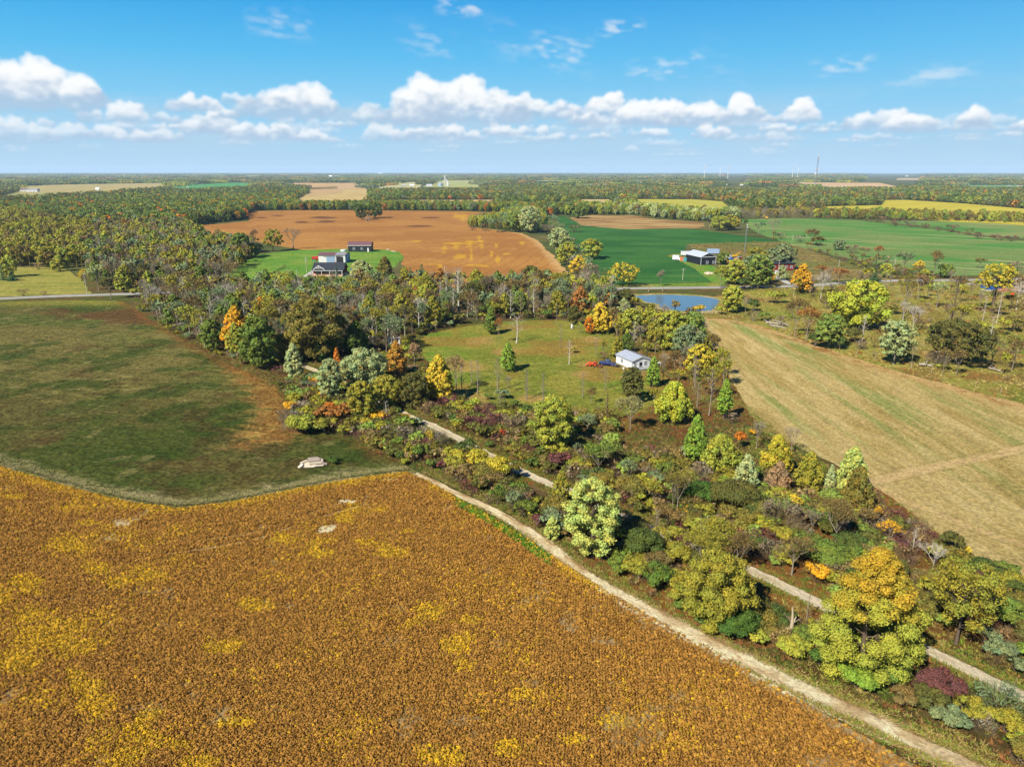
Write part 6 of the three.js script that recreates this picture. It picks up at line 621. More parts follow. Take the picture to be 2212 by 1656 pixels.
// a gabled shell: length along x, gable ends at +-x; slopes face +z and -z
function gabled(o, L, W, h, rise, wallMat, roofMat, over = 0.4, thick = 0.18, roof2) {
  part(o, 'wall', [prism([[-W / 2, 0], [W / 2, 0], [W / 2, h], [0, h + rise], [-W / 2, h]], L, 0, 0, 0, Math.PI / 2)], wallMat);
  const s = Math.hypot(W / 2 + over, rise * (W / 2 + over) / (W / 2)), a = Math.atan2(rise, W / 2), slope = (k) => { const g = new THREE.BoxGeometry(L + 2 * over, thick, s); g.translate(0, thick / 2 + 0.02, 0); g.rotateX(k * a); return g.translate(0, h + rise - Math.sin(a) * s / 2, k * Math.cos(a) * s / 2); };
  if (roof2) { part(o, 'roof', slope(1), roofMat); part(o, 'roof', slope(-1), roof2); } else part(o, 'roof', [slope(1), slope(-1)], roofMat);
}
function windowAt(o, w, h, x, y, z, ry, frameMat, glassMat, bars = true) {
  const f = new THREE.Group(); f.name = 'window'; f.position.set(x, y, z); f.rotation.y = ry; o.add(f);
  part(f, 'frame', [bx(w + 0.16, 0.1, 0.12, 0, h / 2, 0), bx(w + 0.16, 0.1, 0.12, 0, -h / 2, 0), bx(0.1, h - 0.1, 0.12, -w / 2 - 0.03, 0, 0), bx(0.1, h - 0.1, 0.12, w / 2 + 0.03, 0, 0), ...(bars ? [bx(0.06, h - 0.1, 0.07, 0, 0, 0), bx(w / 2 - 0.05, 0.06, 0.07, -w / 4, 0, 0), bx(w / 2 - 0.05, 0.06, 0.07, w / 4, 0, 0)] : [])], frameMat);
  part(f, 'pane', bx(w, h - 0.08, 0.03, 0, 0, -0.02), glassMat);
}
const C = { white: std(244, 244, 240, 0.6), offwhite: std(232, 230, 222, 0.75), black: std(30, 36, 44, 0.55), roofBrown: std(120, 84, 84, 0.7), roofBlack: std(44, 50, 58, 0.7), steel: new THREE.MeshStandardMaterial({ color: own(230, 236, 244), roughness: 0.42, metalness: 0.25 }), grey: std(168, 172, 178, 0.7), greyRoof: std(150, 150, 152, 0.75), blueGrey: std(150, 176, 204, 0.6), dark: std(26, 26, 28, 0.7), glass: new THREE.MeshPhysicalMaterial({ color: own(70, 90, 110), roughness: 0.08 }), stone: std(220, 178, 150, 0.9), red: std(178, 60, 46, 0.8), green: std(44, 160, 70, 0.7), wood: std(176, 152, 118, 0.9), paleWood: std(220, 202, 172, 0.9), tyre: std(34, 33, 33, 0.85), chrome: new THREE.MeshStandardMaterial({ color: 0xd8dcdf, metalness: 0.9, roughness: 0.22 }), orange: new THREE.MeshPhysicalMaterial({ color: own(255, 96, 30), roughness: 0.4, clearcoat: 0.4 }), navy: new THREE.MeshPhysicalMaterial({ color: own(30, 44, 104), roughness: 0.3, clearcoat: 1, clearcoatRoughness: 0.08 }), teal: std(70, 160, 160, 0.7), rust: std(214, 124, 80, 0.8), yellowPaint: std(240, 180, 40, 0.5), blue: std(36, 110, 200, 0.6), brick: std(140, 58, 48, 0.9), concrete: std(214, 196, 168, 0.95) };

// ------------------------------------------------------------------ the white cottage in the clearing, with tractor and pickup beside it
{
  const [nx, nz] = spot('M', 768, 440), u = [-0.40, -0.917], v = [0.917, -0.40], L = 9.2, W = 7.2, cx = nx + u[0] * L / 2 + v[0] * W / 2, cz = nz + u[1] * L / 2 + v[1] * W / 2;
  const turn = Math.atan2(-(-u[1]), -u[0]);                      // local x runs from the far end towards the near gable
  const o = base('cottage', cx, cz, Math.atan2(u[1], -u[0]), 'small white cottage with a low grey two-toned gable roof in the clearing', 'cottage');
  const shingle = new THREE.MeshStandardMaterial({ map: paint(0, 0, 10, 10, 128, 128, (x, z) => mul3([146, 142, 138], 0.8 + 0.3 * vnoise(x * 3, z * 9) + 0.2 * (fbm(x, z) - 0.5))), roughness: 0.9 }), sheetRoof = new THREE.MeshStandardMaterial({ map: paint(0, 0, 10, 10, 128, 128, (x, z) => mul3([186, 192, 202], 0.86 + 0.2 * fbm(x * 2, z) + 0.1 * vnoise(x * 8, z))), roughness: 0.55, metalness: 0.15 });
  gabled(o, L, W, 2.75, 1.15, C.white, sheetRoof, 0.35, 0.14, shingle);
  const left = -1;                                              // the long wall with the door faces local -z
  const sill = (x, w, h, y, z, ry) => windowAt(o, w, h, x, y, z, ry, C.offwhite, C.glass);
  const side = (a) => a;
  for (const s of [1, -1]) { /* the two long walls */ }
  sill(-3.2, 0.9, 1.5, 1.45, -W / 2 - 0.03, Math.PI); sill(1.7, 0.7, 1.2, 1.5, -W / 2 - 0.03, Math.PI); sill(3.2, 0.6, 1.2, 1.5, -W / 2 - 0.03, Math.PI); sill(-1, 1.1, 1.2, 1.5, W / 2 + 0.03, 0);
  sill(L / 2 + 0.03, 1.0, 1.5, 1.5, -1.6, Math.PI / 2); sill(L / 2 + 0.03, 0.8, 1.3, 1.5, 2.3, Math.PI / 2);
  const d = part(o, 'door', bx(0.08, 2.0, 0.95, L / 2 + 0.045, 1.05, 0.2), C.dark); part(d, 'door_handle', bx(0.06, 0.12, 0.05, L / 2 + 0.11, 1.05, 0.55), C.chrome);
  part(o, 'chimney_pipe', [cyl(0.13, 0.13, 2.2, 1.9, 3.1, -W / 2 - 0.22, 10), cyl(0.22, 0.16, 0.2, 1.9, 4.3, -W / 2 - 0.22, 10), cyl(0.13, 0.13, 0.9, 1.9, 1.6, -W / 2 - 0.22, 10)], C.dark);
  part(o, 'deck', [bx(2.4, 0.16, 5.2, L / 2 + 1.25, 0.3, 0.4), ...[-2, 0.4, 2.8].map((z) => bx(0.12, 0.3, 0.12, L / 2 + 2.3, 0.15, z))], C.grey);
  for (const z of [-2.1, 0.9, 2.9]) part(o, 'railing_post', bx(0.1, 1.0, 0.1, L / 2 + 2.36, 0.88, z), C.white); part(o, 'railing', [bx(0.08, 0.08, 5.0, L / 2 + 2.36, 1.42, 0.4), bx(0.05, 0.05, 5.0, L / 2 + 2.36, 0.9, 0.4)], C.white);
  part(o, 'roof_vent', cyl(0.09, 0.09, 0.5, 2.6, 3.75, 1.3, 8), C.grey);
  part(o, 'fascia', [bx(0.05, 0.2, W / 2 + 0.42, L / 2 + 0.38, 3.2, W / 4 + 0.12, 0, Math.atan2(1.15, W / 2)), bx(0.05, 0.2, W / 2 + 0.42, L / 2 + 0.38, 3.2, -W / 4 - 0.12, 0, -Math.atan2(1.15, W / 2))], C.white);
  const [tx, tz] = spot('M', 665, 438); const b = base('bucket', tx, tz, 0, 'small white bucket on the grass by the cottage wall', 'bucket'); part(b, 'body', cyl(0.28, 0.34, 0.6, 0, 0.3, 0, 16), C.white); part(b, 'rim', new THREE.TorusGeometry(0.34, 0.03, 6, 18).rotateX(Math.PI / 2).translate(0, 0.6, 0), C.offwhite);
  const [kx, kz] = spot('M', 1110, 400); const tb = base('garden_table', kx, kz, 0.4, 'white slatted table standing behind the right end of the cottage', 'table'); part(tb, 'table_top', bx(2.4, 0.08, 1.1, 0, 1.2, 0), C.offwhite); for (const [a, c] of [[-1, -0.4], [1, -0.4], [-1, 0.4], [1, 0.4]]) part(tb, 'leg', bx(0.09, 1.16, 0.09, a, 0.58, c), C.offwhite);
}
function wheel(o, r, w, x, y, z, rim) { const t = part(o, 'wheel', [cyl(r, r, w, x, y, z, 22, 'z'), new THREE.TorusGeometry(r * 0.86, r * 0.18, 8, 22).translate(x, y, z)], C.tyre); part(t, 'rim', [cyl(r * 0.58, r * 0.58, w + 0.08, x, y, z, 16, 'z'), cyl(r * 0.2, r * 0.2, w + 0.16, x, y, z, 10, 'z')], rim); return t; }
{
  const a = spot('M', 355, 372), b = spot('M', 560, 408), cx = (a[0] + b[0]) / 2, cz = (a[1] + b[1]) / 2;
  const o = base('pickup_truck', cx, cz, -0.42, 'dark blue pickup truck parked between the orange tractor and the cottage', 'pickup truck');   // front towards +x
  part(o, 'body', [prism([[-2.7, 0.55], [2.65, 0.5], [2.7, 0.75], [2.65, 1.05], [1.2, 1.18], [0.9, 1.2], [-0.75, 1.2], [-0.75, 1.14], [-2.7, 1.14]], 1.9, 0, 0, 0, 0, 0.05)], C.navy);
  part(o, 'cab', [prism([[-0.75, 1.19], [1.0, 1.19], [0.42, 1.85], [-0.62, 1.87]], 1.66, 0, 0, 0, 0, 0.06)], C.navy);
  part(o, 'windscreen', bx(0.05, 0.78, 1.44, 0.76, 1.53, 0, 0, 0, 0.72), C.glass); part(o, 'rear_window', bx(0.04, 0.5, 1.4, -0.74, 1.54, 0, 0, 0, -0.12), C.glass);
  for (const s of [-1, 1]) { part(o, 'side_window', prism([[-0.55, 1.26], [0.72, 1.26], [0.32, 1.76], [-0.5, 1.78]], 0.04, 0, 0, s * 0.84), C.glass); part(o, 'headlight', bx(0.06, 0.18, 0.34, 2.7, 0.88, s * 0.7), C.chrome); part(o, 'side_mirror', bx(0.12, 0.18, 0.2, 0.75, 1.32, s * 1.03), C.dark); }
  part(o, 'cargo_bed', [bx(1.75, 0.05, 1.6, -1.75, 1.15, 0), bx(1.86, 0.12, 0.06, -1.75, 1.2, 0.9), bx(1.86, 0.12, 0.06, -1.75, 1.2, -0.9), bx(0.06, 0.12, 1.74, -2.66, 1.2, 0)], C.dark);
  part(o, 'bumper', [bx(0.16, 0.24, 1.96, 2.76, 0.58, 0), bx(0.14, 0.2, 1.9, -2.76, 0.6, 0)], C.chrome); part(o, 'grille', bx(0.05, 0.3, 1.0, 2.71, 0.86, 0), C.dark);
  for (const [x, z] of [[1.75, 0.84], [1.75, -0.84], [-1.7, 0.84], [-1.7, -0.84]]) wheel(o, 0.39, 0.26, x, 0.39, z, C.chrome);
  const [bx0, bz0] = spot('M', 590, 412), k = base('utility_barrow', bx0, bz0, -0.42, 'black wheelbarrow in front of the blue pickup truck', 'wheelbarrow'); part(k, 'tray', prism([[-0.6, 0.35], [0.5, 0.35], [0.75, 0.7], [-0.75, 0.7]], 0.7), C.dark); wheel(k, 0.22, 0.12, 0.7, 0.22, 0, C.grey); for (const s of [-1, 1]) part(k, 'handle', bx(1.1, 0.05, 0.05, -0.9, 0.55, s * 0.28), C.wood);
}
{
  const [cx, cz] = spot('M', 258, 398), o = base('tractor', cx, cz, -0.16, 'small orange tractor with a raised front loader in the clearing', 'tractor');   // front towards -x
  part(o, 'bonnet', [prism([[-1.35, 0.62], [0.15, 0.62], [0.15, 1.22], [-1.2, 1.16], [-1.38, 0.98]], 0.72, 0, 0, 0, 0, 0.05)], C.orange); part(o, 'grille', bx(0.05, 0.4, 0.5, -1.4, 0.82, 0), C.dark); part(o, 'chassis', [bx(2.5, 0.24, 0.42, -0.1, 0.5, 0), bx(0.14, 0.14, 1.2, -1.0, 0.42, 0), bx(0.2, 0.2, 1.3, 0.72, 0.6, 0)], C.dark);
  for (const s of [-1, 1]) { wheel(o, 0.62, 0.34, 0.72, 0.62, s * 0.72, C.orange); wheel(o, 0.38, 0.24, -1.0, 0.38, s * 0.6, C.orange); part(o, 'fender', new THREE.TorusGeometry(0.72, 0.09, 6, 14, 2.4).rotateZ(0.35).scale(1, 1, 2.6).translate(0.72, 0.66, s * 0.72), C.orange); part(o, 'loader_arm', [bx(1.5, 0.14, 0.1, -1.35, 1.12, s * 0.46, 0, 0, 0.32), bx(0.14, 0.9, 0.1, -0.6, 0.95, s * 0.46)], C.orange); part(o, 'headlight', bx(0.05, 0.12, 0.14, -1.4, 1.02, s * 0.22), C.offwhite); }
  part(o, 'loader_bucket', [prism([[0, 0], [0.55, 0.1], [0.5, 0.62], [0.42, 0.62], [0.36, 0.2], [0, 0.1]], 1.5, -2.35, 0.35, 0)], C.orange);
  part(o, 'seat', [bx(0.42, 0.12, 0.46, 0.75, 1.05, 0), bx(0.12, 0.46, 0.46, 0.98, 1.26, 0, 0, 0, -0.15)], C.dark); part(o, 'steering_wheel', new THREE.TorusGeometry(0.19, 0.025, 6, 16).rotateX(1.2).rotateY(Math.PI / 2).translate(0.28, 1.36, 0), C.dark); part(o, 'exhaust', cyl(0.04, 0.04, 0.6, -0.7, 1.45, 0.2, 8), C.dark);
  part(o, 'roll_bar', [bx(0.08, 1.3, 0.08, 1.2, 1.5, 0.42), bx(0.08, 1.3, 0.08, 1.2, 1.5, -0.42), bx(0.08, 0.08, 0.92, 1.2, 2.15, 0)], C.dark);
  const [mx, mz] = spot('M', 345, 412), m = base('mower_deck', mx, mz, -0.16, 'rusty brown mower deck hitched behind the orange tractor', 'mower deck'); part(m, 'deck', prism([[-0.9, -0.75], [0.9, -0.75], [0.9, 0.6], [0.5, 0.85], [-0.5, 0.85], [-0.9, 0.6]], 0.24, 0, 0.36, 0).rotateX(0), std(128, 84, 60)); m.children[0].geometry.translate(0, -0.36, 0).rotateX(Math.PI / 2).translate(0, 0.36, 0); part(m, 'hitch', bx(0.9, 0.08, 0.1, -1.3, 0.4, 0), C.dark); for (const s of [-1, 1]) part(m, 'caster', cyl(0.14, 0.14, 0.1, 0.75, 0.14, s * 0.6, 10, 'z'), C.tyre);
}
{
  const [x, z] = spot('B', 765, 795), o = base('shed', x, z, 0.25, 'small white shed half hidden at the left end of the clearing', 'shed');
  gabled(o, 4.2, 2.8, 2.1, 0.35, C.offwhite, std(170, 160, 148), 0.25); part(o, 'door', bx(0.9, 1.7, 0.08, 0.8, 0.9, 1.43), std(70, 62, 54)); windowAt(o, 0.7, 0.7, -1, 1.3, 1.43, 0, C.white, C.glass);
}

// ------------------------------------------------------------------ the farmyard behind the belt
{
  const [x, z] = spot('K', 686, 232), o = base('barn', x, z - 5, 0, 'black barn with a brown roof and two white windows before the brown field', 'barn');
  gabled(o, 17.8, 10, 5.1, 2.3, C.black, C.roofBrown, 0.5); for (const px of [-4.3, 1.8]) windowAt(o, 1.6, 1.6, px, 2.5, 5.06, 0, C.white, C.glass); const d = part(o, 'door', bx(1.1, 3.0, 0.1, 6.7, 1.5, 5.06), C.white); part(d, 'door_handle', bx(0.08, 0.2, 0.1, 6.35, 1.4, 5.13), C.dark); part(o, 'eave_trim', bx(18.8, 0.3, 0.12, 0, 4.86, 5.52), C.white);
  const [wx, wz] = spot('K', 402, 348), w = base('workshop', wx, wz - 7, 0, 'white workshop with a wide pale blue sliding door and brown roof', 'workshop');
  gabled(w, 18.4, 14, 5.2, 1.2, C.offwhite, C.roofBrown, 0.4); part(w, 'side_cladding', bx(0.1, 5.2, 13.9, 9.26, 2.6, 0), C.blueGrey); part(w, 'sliding_door', [bx(6, 4.2, 0.12, -0.8, 2.15, 7.08), ...[-2, -1, 0, 1, 2].map((k) => bx(0.08, 4.2, 0.06, -0.8 + k, 2.15, 7.16))], C.blueGrey); part(w, 'open_bay', bx(4.6, 4.3, 0.1, 5.4, 2.2, 7.05), C.dark); part(w, 'bay_post', [bx(0.5, 5.0, 0.2, 2.6, 2.5, 7.1), bx(0.6, 5.0, 0.2, 8.6, 2.5, 7.1)], C.white); part(w, 'roof_panel', bx(7, 0.08, 7.3, 5.6, 5.98, 3.62, 0, Math.atan2(1.2, 7)), C.greyRoof); part(w, 'door_rail', bx(12, 0.16, 0.16, 0.4, 4.45, 7.16), C.dark);
  const [hx, hz] = spot('K', 360, 484), h = base('farmhouse', hx, hz - 6, 0, 'farmhouse with black roof, white gable trim and pale stone base', 'house');
  gabled(h, 18, 11, 3.9, 3.4, C.brick, C.roofBlack, 0.6); part(h, 'stone_base', bx(18.1, 1.5, 11.1, 0, 0.75, 0), C.stone); part(h, 'front_gable', prism([[-3.4, 3.9], [3.4, 3.9], [0, 6.3]], 3.4, -5.2, 0, 4.6), C.roofBlack); part(h, 'gable_face', prism([[-2.5, 4.0], [2.5, 4.0], [0, 5.8]], 0.12, -5.2, 0, 6.38), C.dark);
  part(h, 'gable_trim', [bx(4.2, 0.36, 0.2, -6.9, 5.1, 6.45, 0, 0, 0.615), bx(4.2, 0.36, 0.2, -3.5, 5.1, 6.45, 0, 0, -0.615), bx(3.2, 0.26, 0.2, -5.2, 4.75, 6.45), bx(0.26, 1.1, 0.2, -5.2, 5.4, 6.47)], C.white); part(h, 'porch_roof', bx(18.6, 0.2, 2.6, 0, 3.72, 6.6, 0, 0.16), C.roofBlack); part(h, 'porch_fascia', bx(18.6, 0.24, 0.12, 0, 3.5, 7.9), C.white); part(h, 'porch_floor', bx(18, 0.9, 2.2, 0, 0.45, 6.6), C.stone);
  for (const px of [-8.6, -3.4, 1.4, 5.2, 8.8]) part(h, 'porch_post', bx(0.24, 2.6, 0.24, px, 2.2, 7.6), C.white); for (const px of [-6.4, 0, 3.4, 7]) windowAt(h, 1.7, 1.5, px, 2.4, 5.6, 0, C.white, C.glass, false); part(h, 'door', bx(1.1, 2.1, 0.1, -1.9, 2.0, 5.58), C.wood); part(h, 'chimney', bx(0.8, 1.6, 0.8, 3, 7.2, -1.6), C.stone);
  const [px, pz] = spot('K', 222, 335), p = base('playhouse', px, pz - 1.5, 0.2, 'small bright green playhouse with a red roof left of the workshop', 'playhouse'); gabled(p, 3.8, 3, 2.1, 1.3, C.green, C.red, 0.3); part(p, 'door', bx(0.8, 1.5, 0.08, 0.9, 0.8, 1.54), C.red); windowAt(p, 0.7, 0.7, -0.8, 1.3, 1.53, 0, C.white, C.glass);
  const [kx, kz] = spot('K', 296, 342), k = base('garden_shed', kx, kz, Math.PI / 2, 'little white gabled garden shed in front of the workshop', 'shed'); gabled(k, 3, 3.6, 1.9, 1.2, C.white, C.grey, 0.25); part(k, 'door', bx(0.08, 1.5, 0.8, -1.54, 0.8, 0), C.grey);
  const [tx, tz] = spot('K', 520, 226), t = base('swimming_pool', tx, tz, 0, 'round white above-ground swimming pool behind the workshop', 'swimming pool'); part(t, 'wall', cyl(2.4, 2.4, 1.2, 0, 0.6, 0, 28), C.white); part(t, 'cover', cyl(2.5, 2.3, 0.16, 0, 1.3, 0, 28), C.offwhite); part(t, 'ladder', [bx(0.06, 1.7, 0.06, 2.5, 0.85, 0.3), bx(0.06, 1.7, 0.06, 2.5, 0.85, -0.3), bx(0.06, 0.06, 0.6, 2.5, 1.1, 0)], C.grey);
  const [bx1, bz1] = spot('K', 606, 440), b = base('barrel', bx1, bz1, 0, 'bright blue barrel between the farmhouse and the silvery tree', 'barrel'); part(b, 'body', new THREE.LatheGeometry([[0, 0], [0.7, 0], [0.8, 0.5], [0.8, 1.5], [0.7, 2], [0, 2]].map(([a, c]) => new THREE.Vector2(a, c)), 16), C.blue); part(b, 'lid', cyl(0.72, 0.72, 0.08, 0, 2.03, 0, 16), C.dark);
}
function car(name, label, category, x, z, turn, paintMat, L = 4.5, H = 1.45, boxy = 0) {
  const o = base(name, x, z, turn, label, category), k = L / 4.5;
  part(o, 'body', prism([[-2.2 * k, 0.3], [2.2 * k, 0.3], [2.22 * k, 0.7], [1.2 * k, 0.92], [-2.15 * k, 0.95]], 1.8, 0, 0, 0, 0, 0.06), paintMat); part(o, 'cabin', prism(boxy ? [[-2.15 * k, 0.9], [1.7 * k, 0.9], [1.3 * k, H], [-2.1 * k, H]] : [[-1.9 * k, 0.9], [1.1 * k, 0.9], [0.4 * k, H], [-1.3 * k, H]], 1.6, 0, 0, 0, 0, 0.06), paintMat);
  for (const s of [-1, 1]) { part(o, 'side_window', prism(boxy ? [[-1.9 * k, H * 0.62], [1.35 * k, H * 0.62], [1.15 * k, H * 0.9], [-1.9 * k, H * 0.9]] : [[-1.6 * k, 0.98], [0.8 * k, 0.98], [0.3 * k, H - 0.08], [-1.2 * k, H - 0.08]], 0.04, 0, 0, s * 0.81), C.glass); part(o, 'headlight', bx(0.06, 0.14, 0.34, 2.22 * k, 0.62, s * 0.62), C.offwhite); }
  part(o, 'windscreen', bx(0.05, H * 0.42, 1.4, 1.0 * k + (boxy ? 0.5 * k : -0.2), H * 0.78, 0, 0, 0, 0.7), C.glass); for (const [a, c] of [[1.4, 0.8], [1.4, -0.8], [-1.4, 0.8], [-1.4, -0.8]]) wheel(o, 0.33, 0.22, a * k, 0.33, c, C.grey); return o;
}
{ const [x, z] = spot('A', 282, 372); car('parked_car', 'dark car pulled off the road by the meadow corner', 'car', x, z, 0.3, C.dark, 4.6, 1.6); }
{ const [x, z] = spot('K', 545, 452); car('parked_car', 'dark car standing at the right end of the farmhouse', 'car', x, z, 1.3, C.black); }
{ const [x, z] = spot('I', 604, 258); car('van', 'white van parked on the drive of the red house', 'van', x, z, -1.25, C.white, 6.2, 2.6, 1); }

// ------------------------------------------------------------------ the yard with the black, white-roofed shed
{
  const [nx, nz] = spot('L', 410, 315), th = 0.26, L = 21, W = 11, a = [Math.cos(th), -Math.sin(th)], b = [-Math.sin(th), -Math.cos(th)], cx = nx + a[0] * W / 2 + b[0] * L / 2, cz = nz + a[1] * W / 2 + b[1] * L / 2;
  const o = base('machine_shed', cx, cz, th + Math.PI / 2, 'black steel shed with a white roof beside the deep green field', 'shed');   // local -x end faces the camera
  gabled(o, L, W, 5.4, 2.5, C.black, C.steel, 0.35); for (const pz of [-0.8, 3.9]) windowAt(o, 1.5, 1.8, -L / 2 - 0.04, 1.7, pz, -Math.PI / 2, C.white, C.glass); part(o, 'corner_trim', [bx(0.2, 5.4, 0.2, -L / 2 - 0.02, 2.7, W / 2 + 0.02), bx(0.2, 5.4, 0.2, -L / 2 - 0.02, 2.7, -W / 2 - 0.02)], C.white); part(o, 'eave_trim', [bx(0.14, 0.3, W, -L / 2 - 0.08, 5.3, 0), bx(L, 0.26, 0.14, 0, 5.3, W / 2 + 0.42), bx(L, 0.26, 0.14, 0, 5.3, -W / 2 - 0.42)], C.white); part(o, 'yard_lamp', bx(0.2, 0.3, 0.3, -L / 2 - 0.15, 6.5, 0), C.offwhite);
  const trailer = (name, label, crop, x, y, L2, H2, turn, mat, endMat) => { const [tx, tz] = spot(crop, x, y), t = base(name, tx, tz, turn, label, 'trailer'); part(t, 'box', bx(L2, H2, 2.6, 0, H2 / 2 + 1.0, 0), mat); part(t, 'roof', bx(L2 + 0.1, 0.1, 2.7, 0, H2 + 1.06, 0), C.grey); if (endMat) part(t, 'open_end', bx(0.08, H2 - 0.4, 2.2, L2 / 2 + 0.03, H2 / 2 + 1.0, 0), endMat); part(t, 'ribs', Array.from({ length: Math.floor(L2) }, (_, k) => bx(0.06, H2 - 0.1, 0.06, -L2 / 2 + 0.5 + k, H2 / 2 + 1.0, 1.32)), mat); for (const w of [-0.36, -0.26]) for (const s of [-1, 1]) wheel(t, 0.5, 0.3, L2 * w, 0.5, s * 1.0, C.grey); part(t, 'landing_leg', [bx(0.15, 1, 0.15, L2 * 0.3, 0.5, 0.8), bx(0.15, 1, 0.15, L2 * 0.3, 0.5, -0.8)], C.dark); return t; };
  trailer('semi_trailer', 'long white semi trailer behind the left end of the black shed', 'L', 285, 222, 11.5, 2.8, 0.05, C.white); trailer('semi_trailer', 'grey box trailer with an open dark end behind the black shed', 'L', 537, 204, 9, 3.2, -0.3, C.blueGrey, C.dark);
  const boxTruck = (label, x, y, turn, mat) => { const [tx, tz] = spot('L', x, y), t = base('box_truck', tx, tz, turn, label, 'truck'); part(t, 'cargo_box', bx(4.6, 2.8, 2.4, -0.8, 2.3, 0), C.white); part(t, 'cab', prism([[1.6, 0.6], [3.4, 0.6], [3.4, 1.4], [2.7, 1.6], [2.3, 2.4], [1.6, 2.4]], 2.1, 0, 0, 0, 0, 0.06), mat); part(t, 'windscreen', bx(0.06, 0.8, 1.8, 2.58, 2.0, 0, 0, 0, 0.42), C.glass); for (const [w, s] of [[2.5, 0.95], [2.5, -0.95], [-1.8, 0.95], [-1.8, -0.95]]) wheel(t, 0.45, 0.3, w, 0.45, s, C.grey); part(t, 'bumper', bx(0.14, 0.3, 2.1, 3.45, 0.6, 0), C.grey); };
  boxTruck('white box truck at the left tip of the yard by the green field', 165, 268, -0.5, C.white); boxTruck('white and blue truck right of the black shed', 700, 268, -1.0, C.blue);
  const cont = (label, x, y, turn, mat, L2) => { const [tx, tz] = spot('L', x, y), t = base('shipping_container', tx, tz, turn, label, 'container'); part(t, 'shell', bx(L2, 2.6, 2.4, 0, 1.4, 0), mat); part(t, 'ribs', Array.from({ length: Math.round(L2 * 2) }, (_, k) => bx(0.12, 2.5, 0.08, -L2 / 2 + 0.25 + k * 0.5, 1.4, 1.23)), mat); part(t, 'door', [bx(0.08, 2.4, 1.1, L2 / 2 + 0.03, 1.4, 0.58), bx(0.08, 2.4, 1.1, L2 / 2 + 0.03, 1.4, -0.58)], mat); };
  cont('orange shipping container between the box truck and the teal one', 220, 272, -0.35, C.rust, 3.4); cont('teal shipping container just left of the black shed', 248, 276, -0.35, C.teal, 2.6);
  const excavator = (label, crop, x, y, turn, k) => { const [tx, tz] = spot(crop, x, y), e = base('excavator', tx, tz, turn, label, 'excavator'); for (const s of [-1, 1]) part(e, 'track', prism([[-1.6, 0.15], [-1.3, 0], [1.3, 0], [1.6, 0.15], [1.75, 0.45], [1.5, 0.8], [-1.5, 0.8], [-1.75, 0.45]], 0.5, 0, 0, s * 0.95), C.dark); part(e, 'body', prism([[-1.7, 0.95], [0.4, 0.95], [0.4, 1.9], [-1.4, 2.0], [-1.7, 1.7]], 2.2, 0, 0, 0, 0, 0.06), C.yellowPaint); part(e, 'cab', prism([[0.2, 0.95], [1.3, 0.95], [1.2, 2.5], [0.3, 2.6]], 1.0, 0, 0, 0.6, 0, 0.05), C.yellowPaint); part(e, 'window', bx(0.04, 1.0, 0.8, 1.3, 1.9, 0.6), C.glass); part(e, 'boom', [bx(3.4, 0.36, 0.3, 2.3, 2.9, -0.2, 0, 0, 0.75), bx(2.4, 0.28, 0.26, 4.0, 2.9, -0.2, 0, 0, -1.0)], C.yellowPaint); part(e, 'bucket', prism([[0, 0], [0.8, 0.1], [0.7, 0.7], [0.1, 0.7]], 0.9, 4.4, 1.2, -0.2), C.dark); e.scale.setScalar(k); };
  excavator('yellow orange excavator among the scrap right of the black shed', 'L', 765, 238, 0.2, 1.0); excavator('orange excavator on bare ground at the far edge of the sown field', 'Q', 545, 380, 2.6, 1.15);
  const q = rng(8), pal = [C.orange, C.rust, C.white, C.yellowPaint, C.grey, C.wood, C.red], word = ['orange', 'rust coloured', 'white', 'yellow', 'grey', 'tan', 'red']; const where = ['beside the orange excavator', 'in front of the white and blue truck', 'between the teal container and the black shed'];
  [[700, 292, 0], [740, 275, 0], [770, 262, 0], [800, 256, 0], [825, 250, 0], [725, 296, 1], [690, 276, 1], [660, 268, 1], [640, 262, 1], [285, 262, 2], [300, 252, 2], [312, 268, 2], [292, 244, 2]].forEach(([x, y, w], i) => { const [tx, tz] = spot('L', x, y), k = Math.floor(i * 1.7) % 7, s = 0.8 + q(), t = base('scrap_crate', tx, tz, q() * 3, `${['low', 'tall', 'tilted', 'broad'][i % 4]} ${word[k]} scrap crate ${where[w]}`, 'crate'); part(t, 'side', [bx(s * 1.5, s, s, 0, s / 2, 0)], pal[k]); part(t, 'lid', bx(s * 1.6, 0.12, s * 1.1, 0, s + 0.05, 0, 0, 0, 0.06), C.grey); part(t, 'batten', [bx(0.1, s, 0.06, -s * 0.5, s / 2, s * 0.53), bx(0.1, s, 0.06, s * 0.5, s / 2, s * 0.53)], C.dark); });
  const rk = (label, crop, x, y, s, mat) => { const [tx, tz] = spot(crop, x, y), g = new THREE.IcosahedronGeometry(s, 2), p = g.attributes.position, n = q() * 50; for (let i = 0; i < p.count; i++) { const k = 0.7 + 0.6 * fbm(p.getX(i) * 1.3 / s + n, p.getY(i) * 1.3 / s + p.getZ(i) / s); p.setXYZ(i, p.getX(i) * k * 1.3, Math.max(-0.2 * s, p.getY(i) * k * 0.75), p.getZ(i) * k); } g.computeVertexNormals(); g.translate(tx, s * 0.2, tz); top(new THREE.Mesh(g, mat), 'boulder', label, 'boulder', 'pale boulders by the green field'); };
  [[462, 402], [478, 398], [494, 396], [508, 404], [486, 410], [522, 406]].forEach(([x, y], i) => rk(`${['first', 'second', 'third', 'fourth', 'fifth', 'sixth'][i]} pale boulder of the heap below the black shed`, 'L', x, y, 0.8 + 0.4 * q(), C.concrete));
  [[975, 212], [990, 208], [1020, 226], [1040, 230], [1060, 232]].forEach(([x, y], i) => rk(`${['first', 'second', 'third', 'fourth', 'fifth'][i]} pale rock by the curved lawn edge at the brown field`, 'K', x, y, 0.5 + 0.4 * q(), C.concrete));
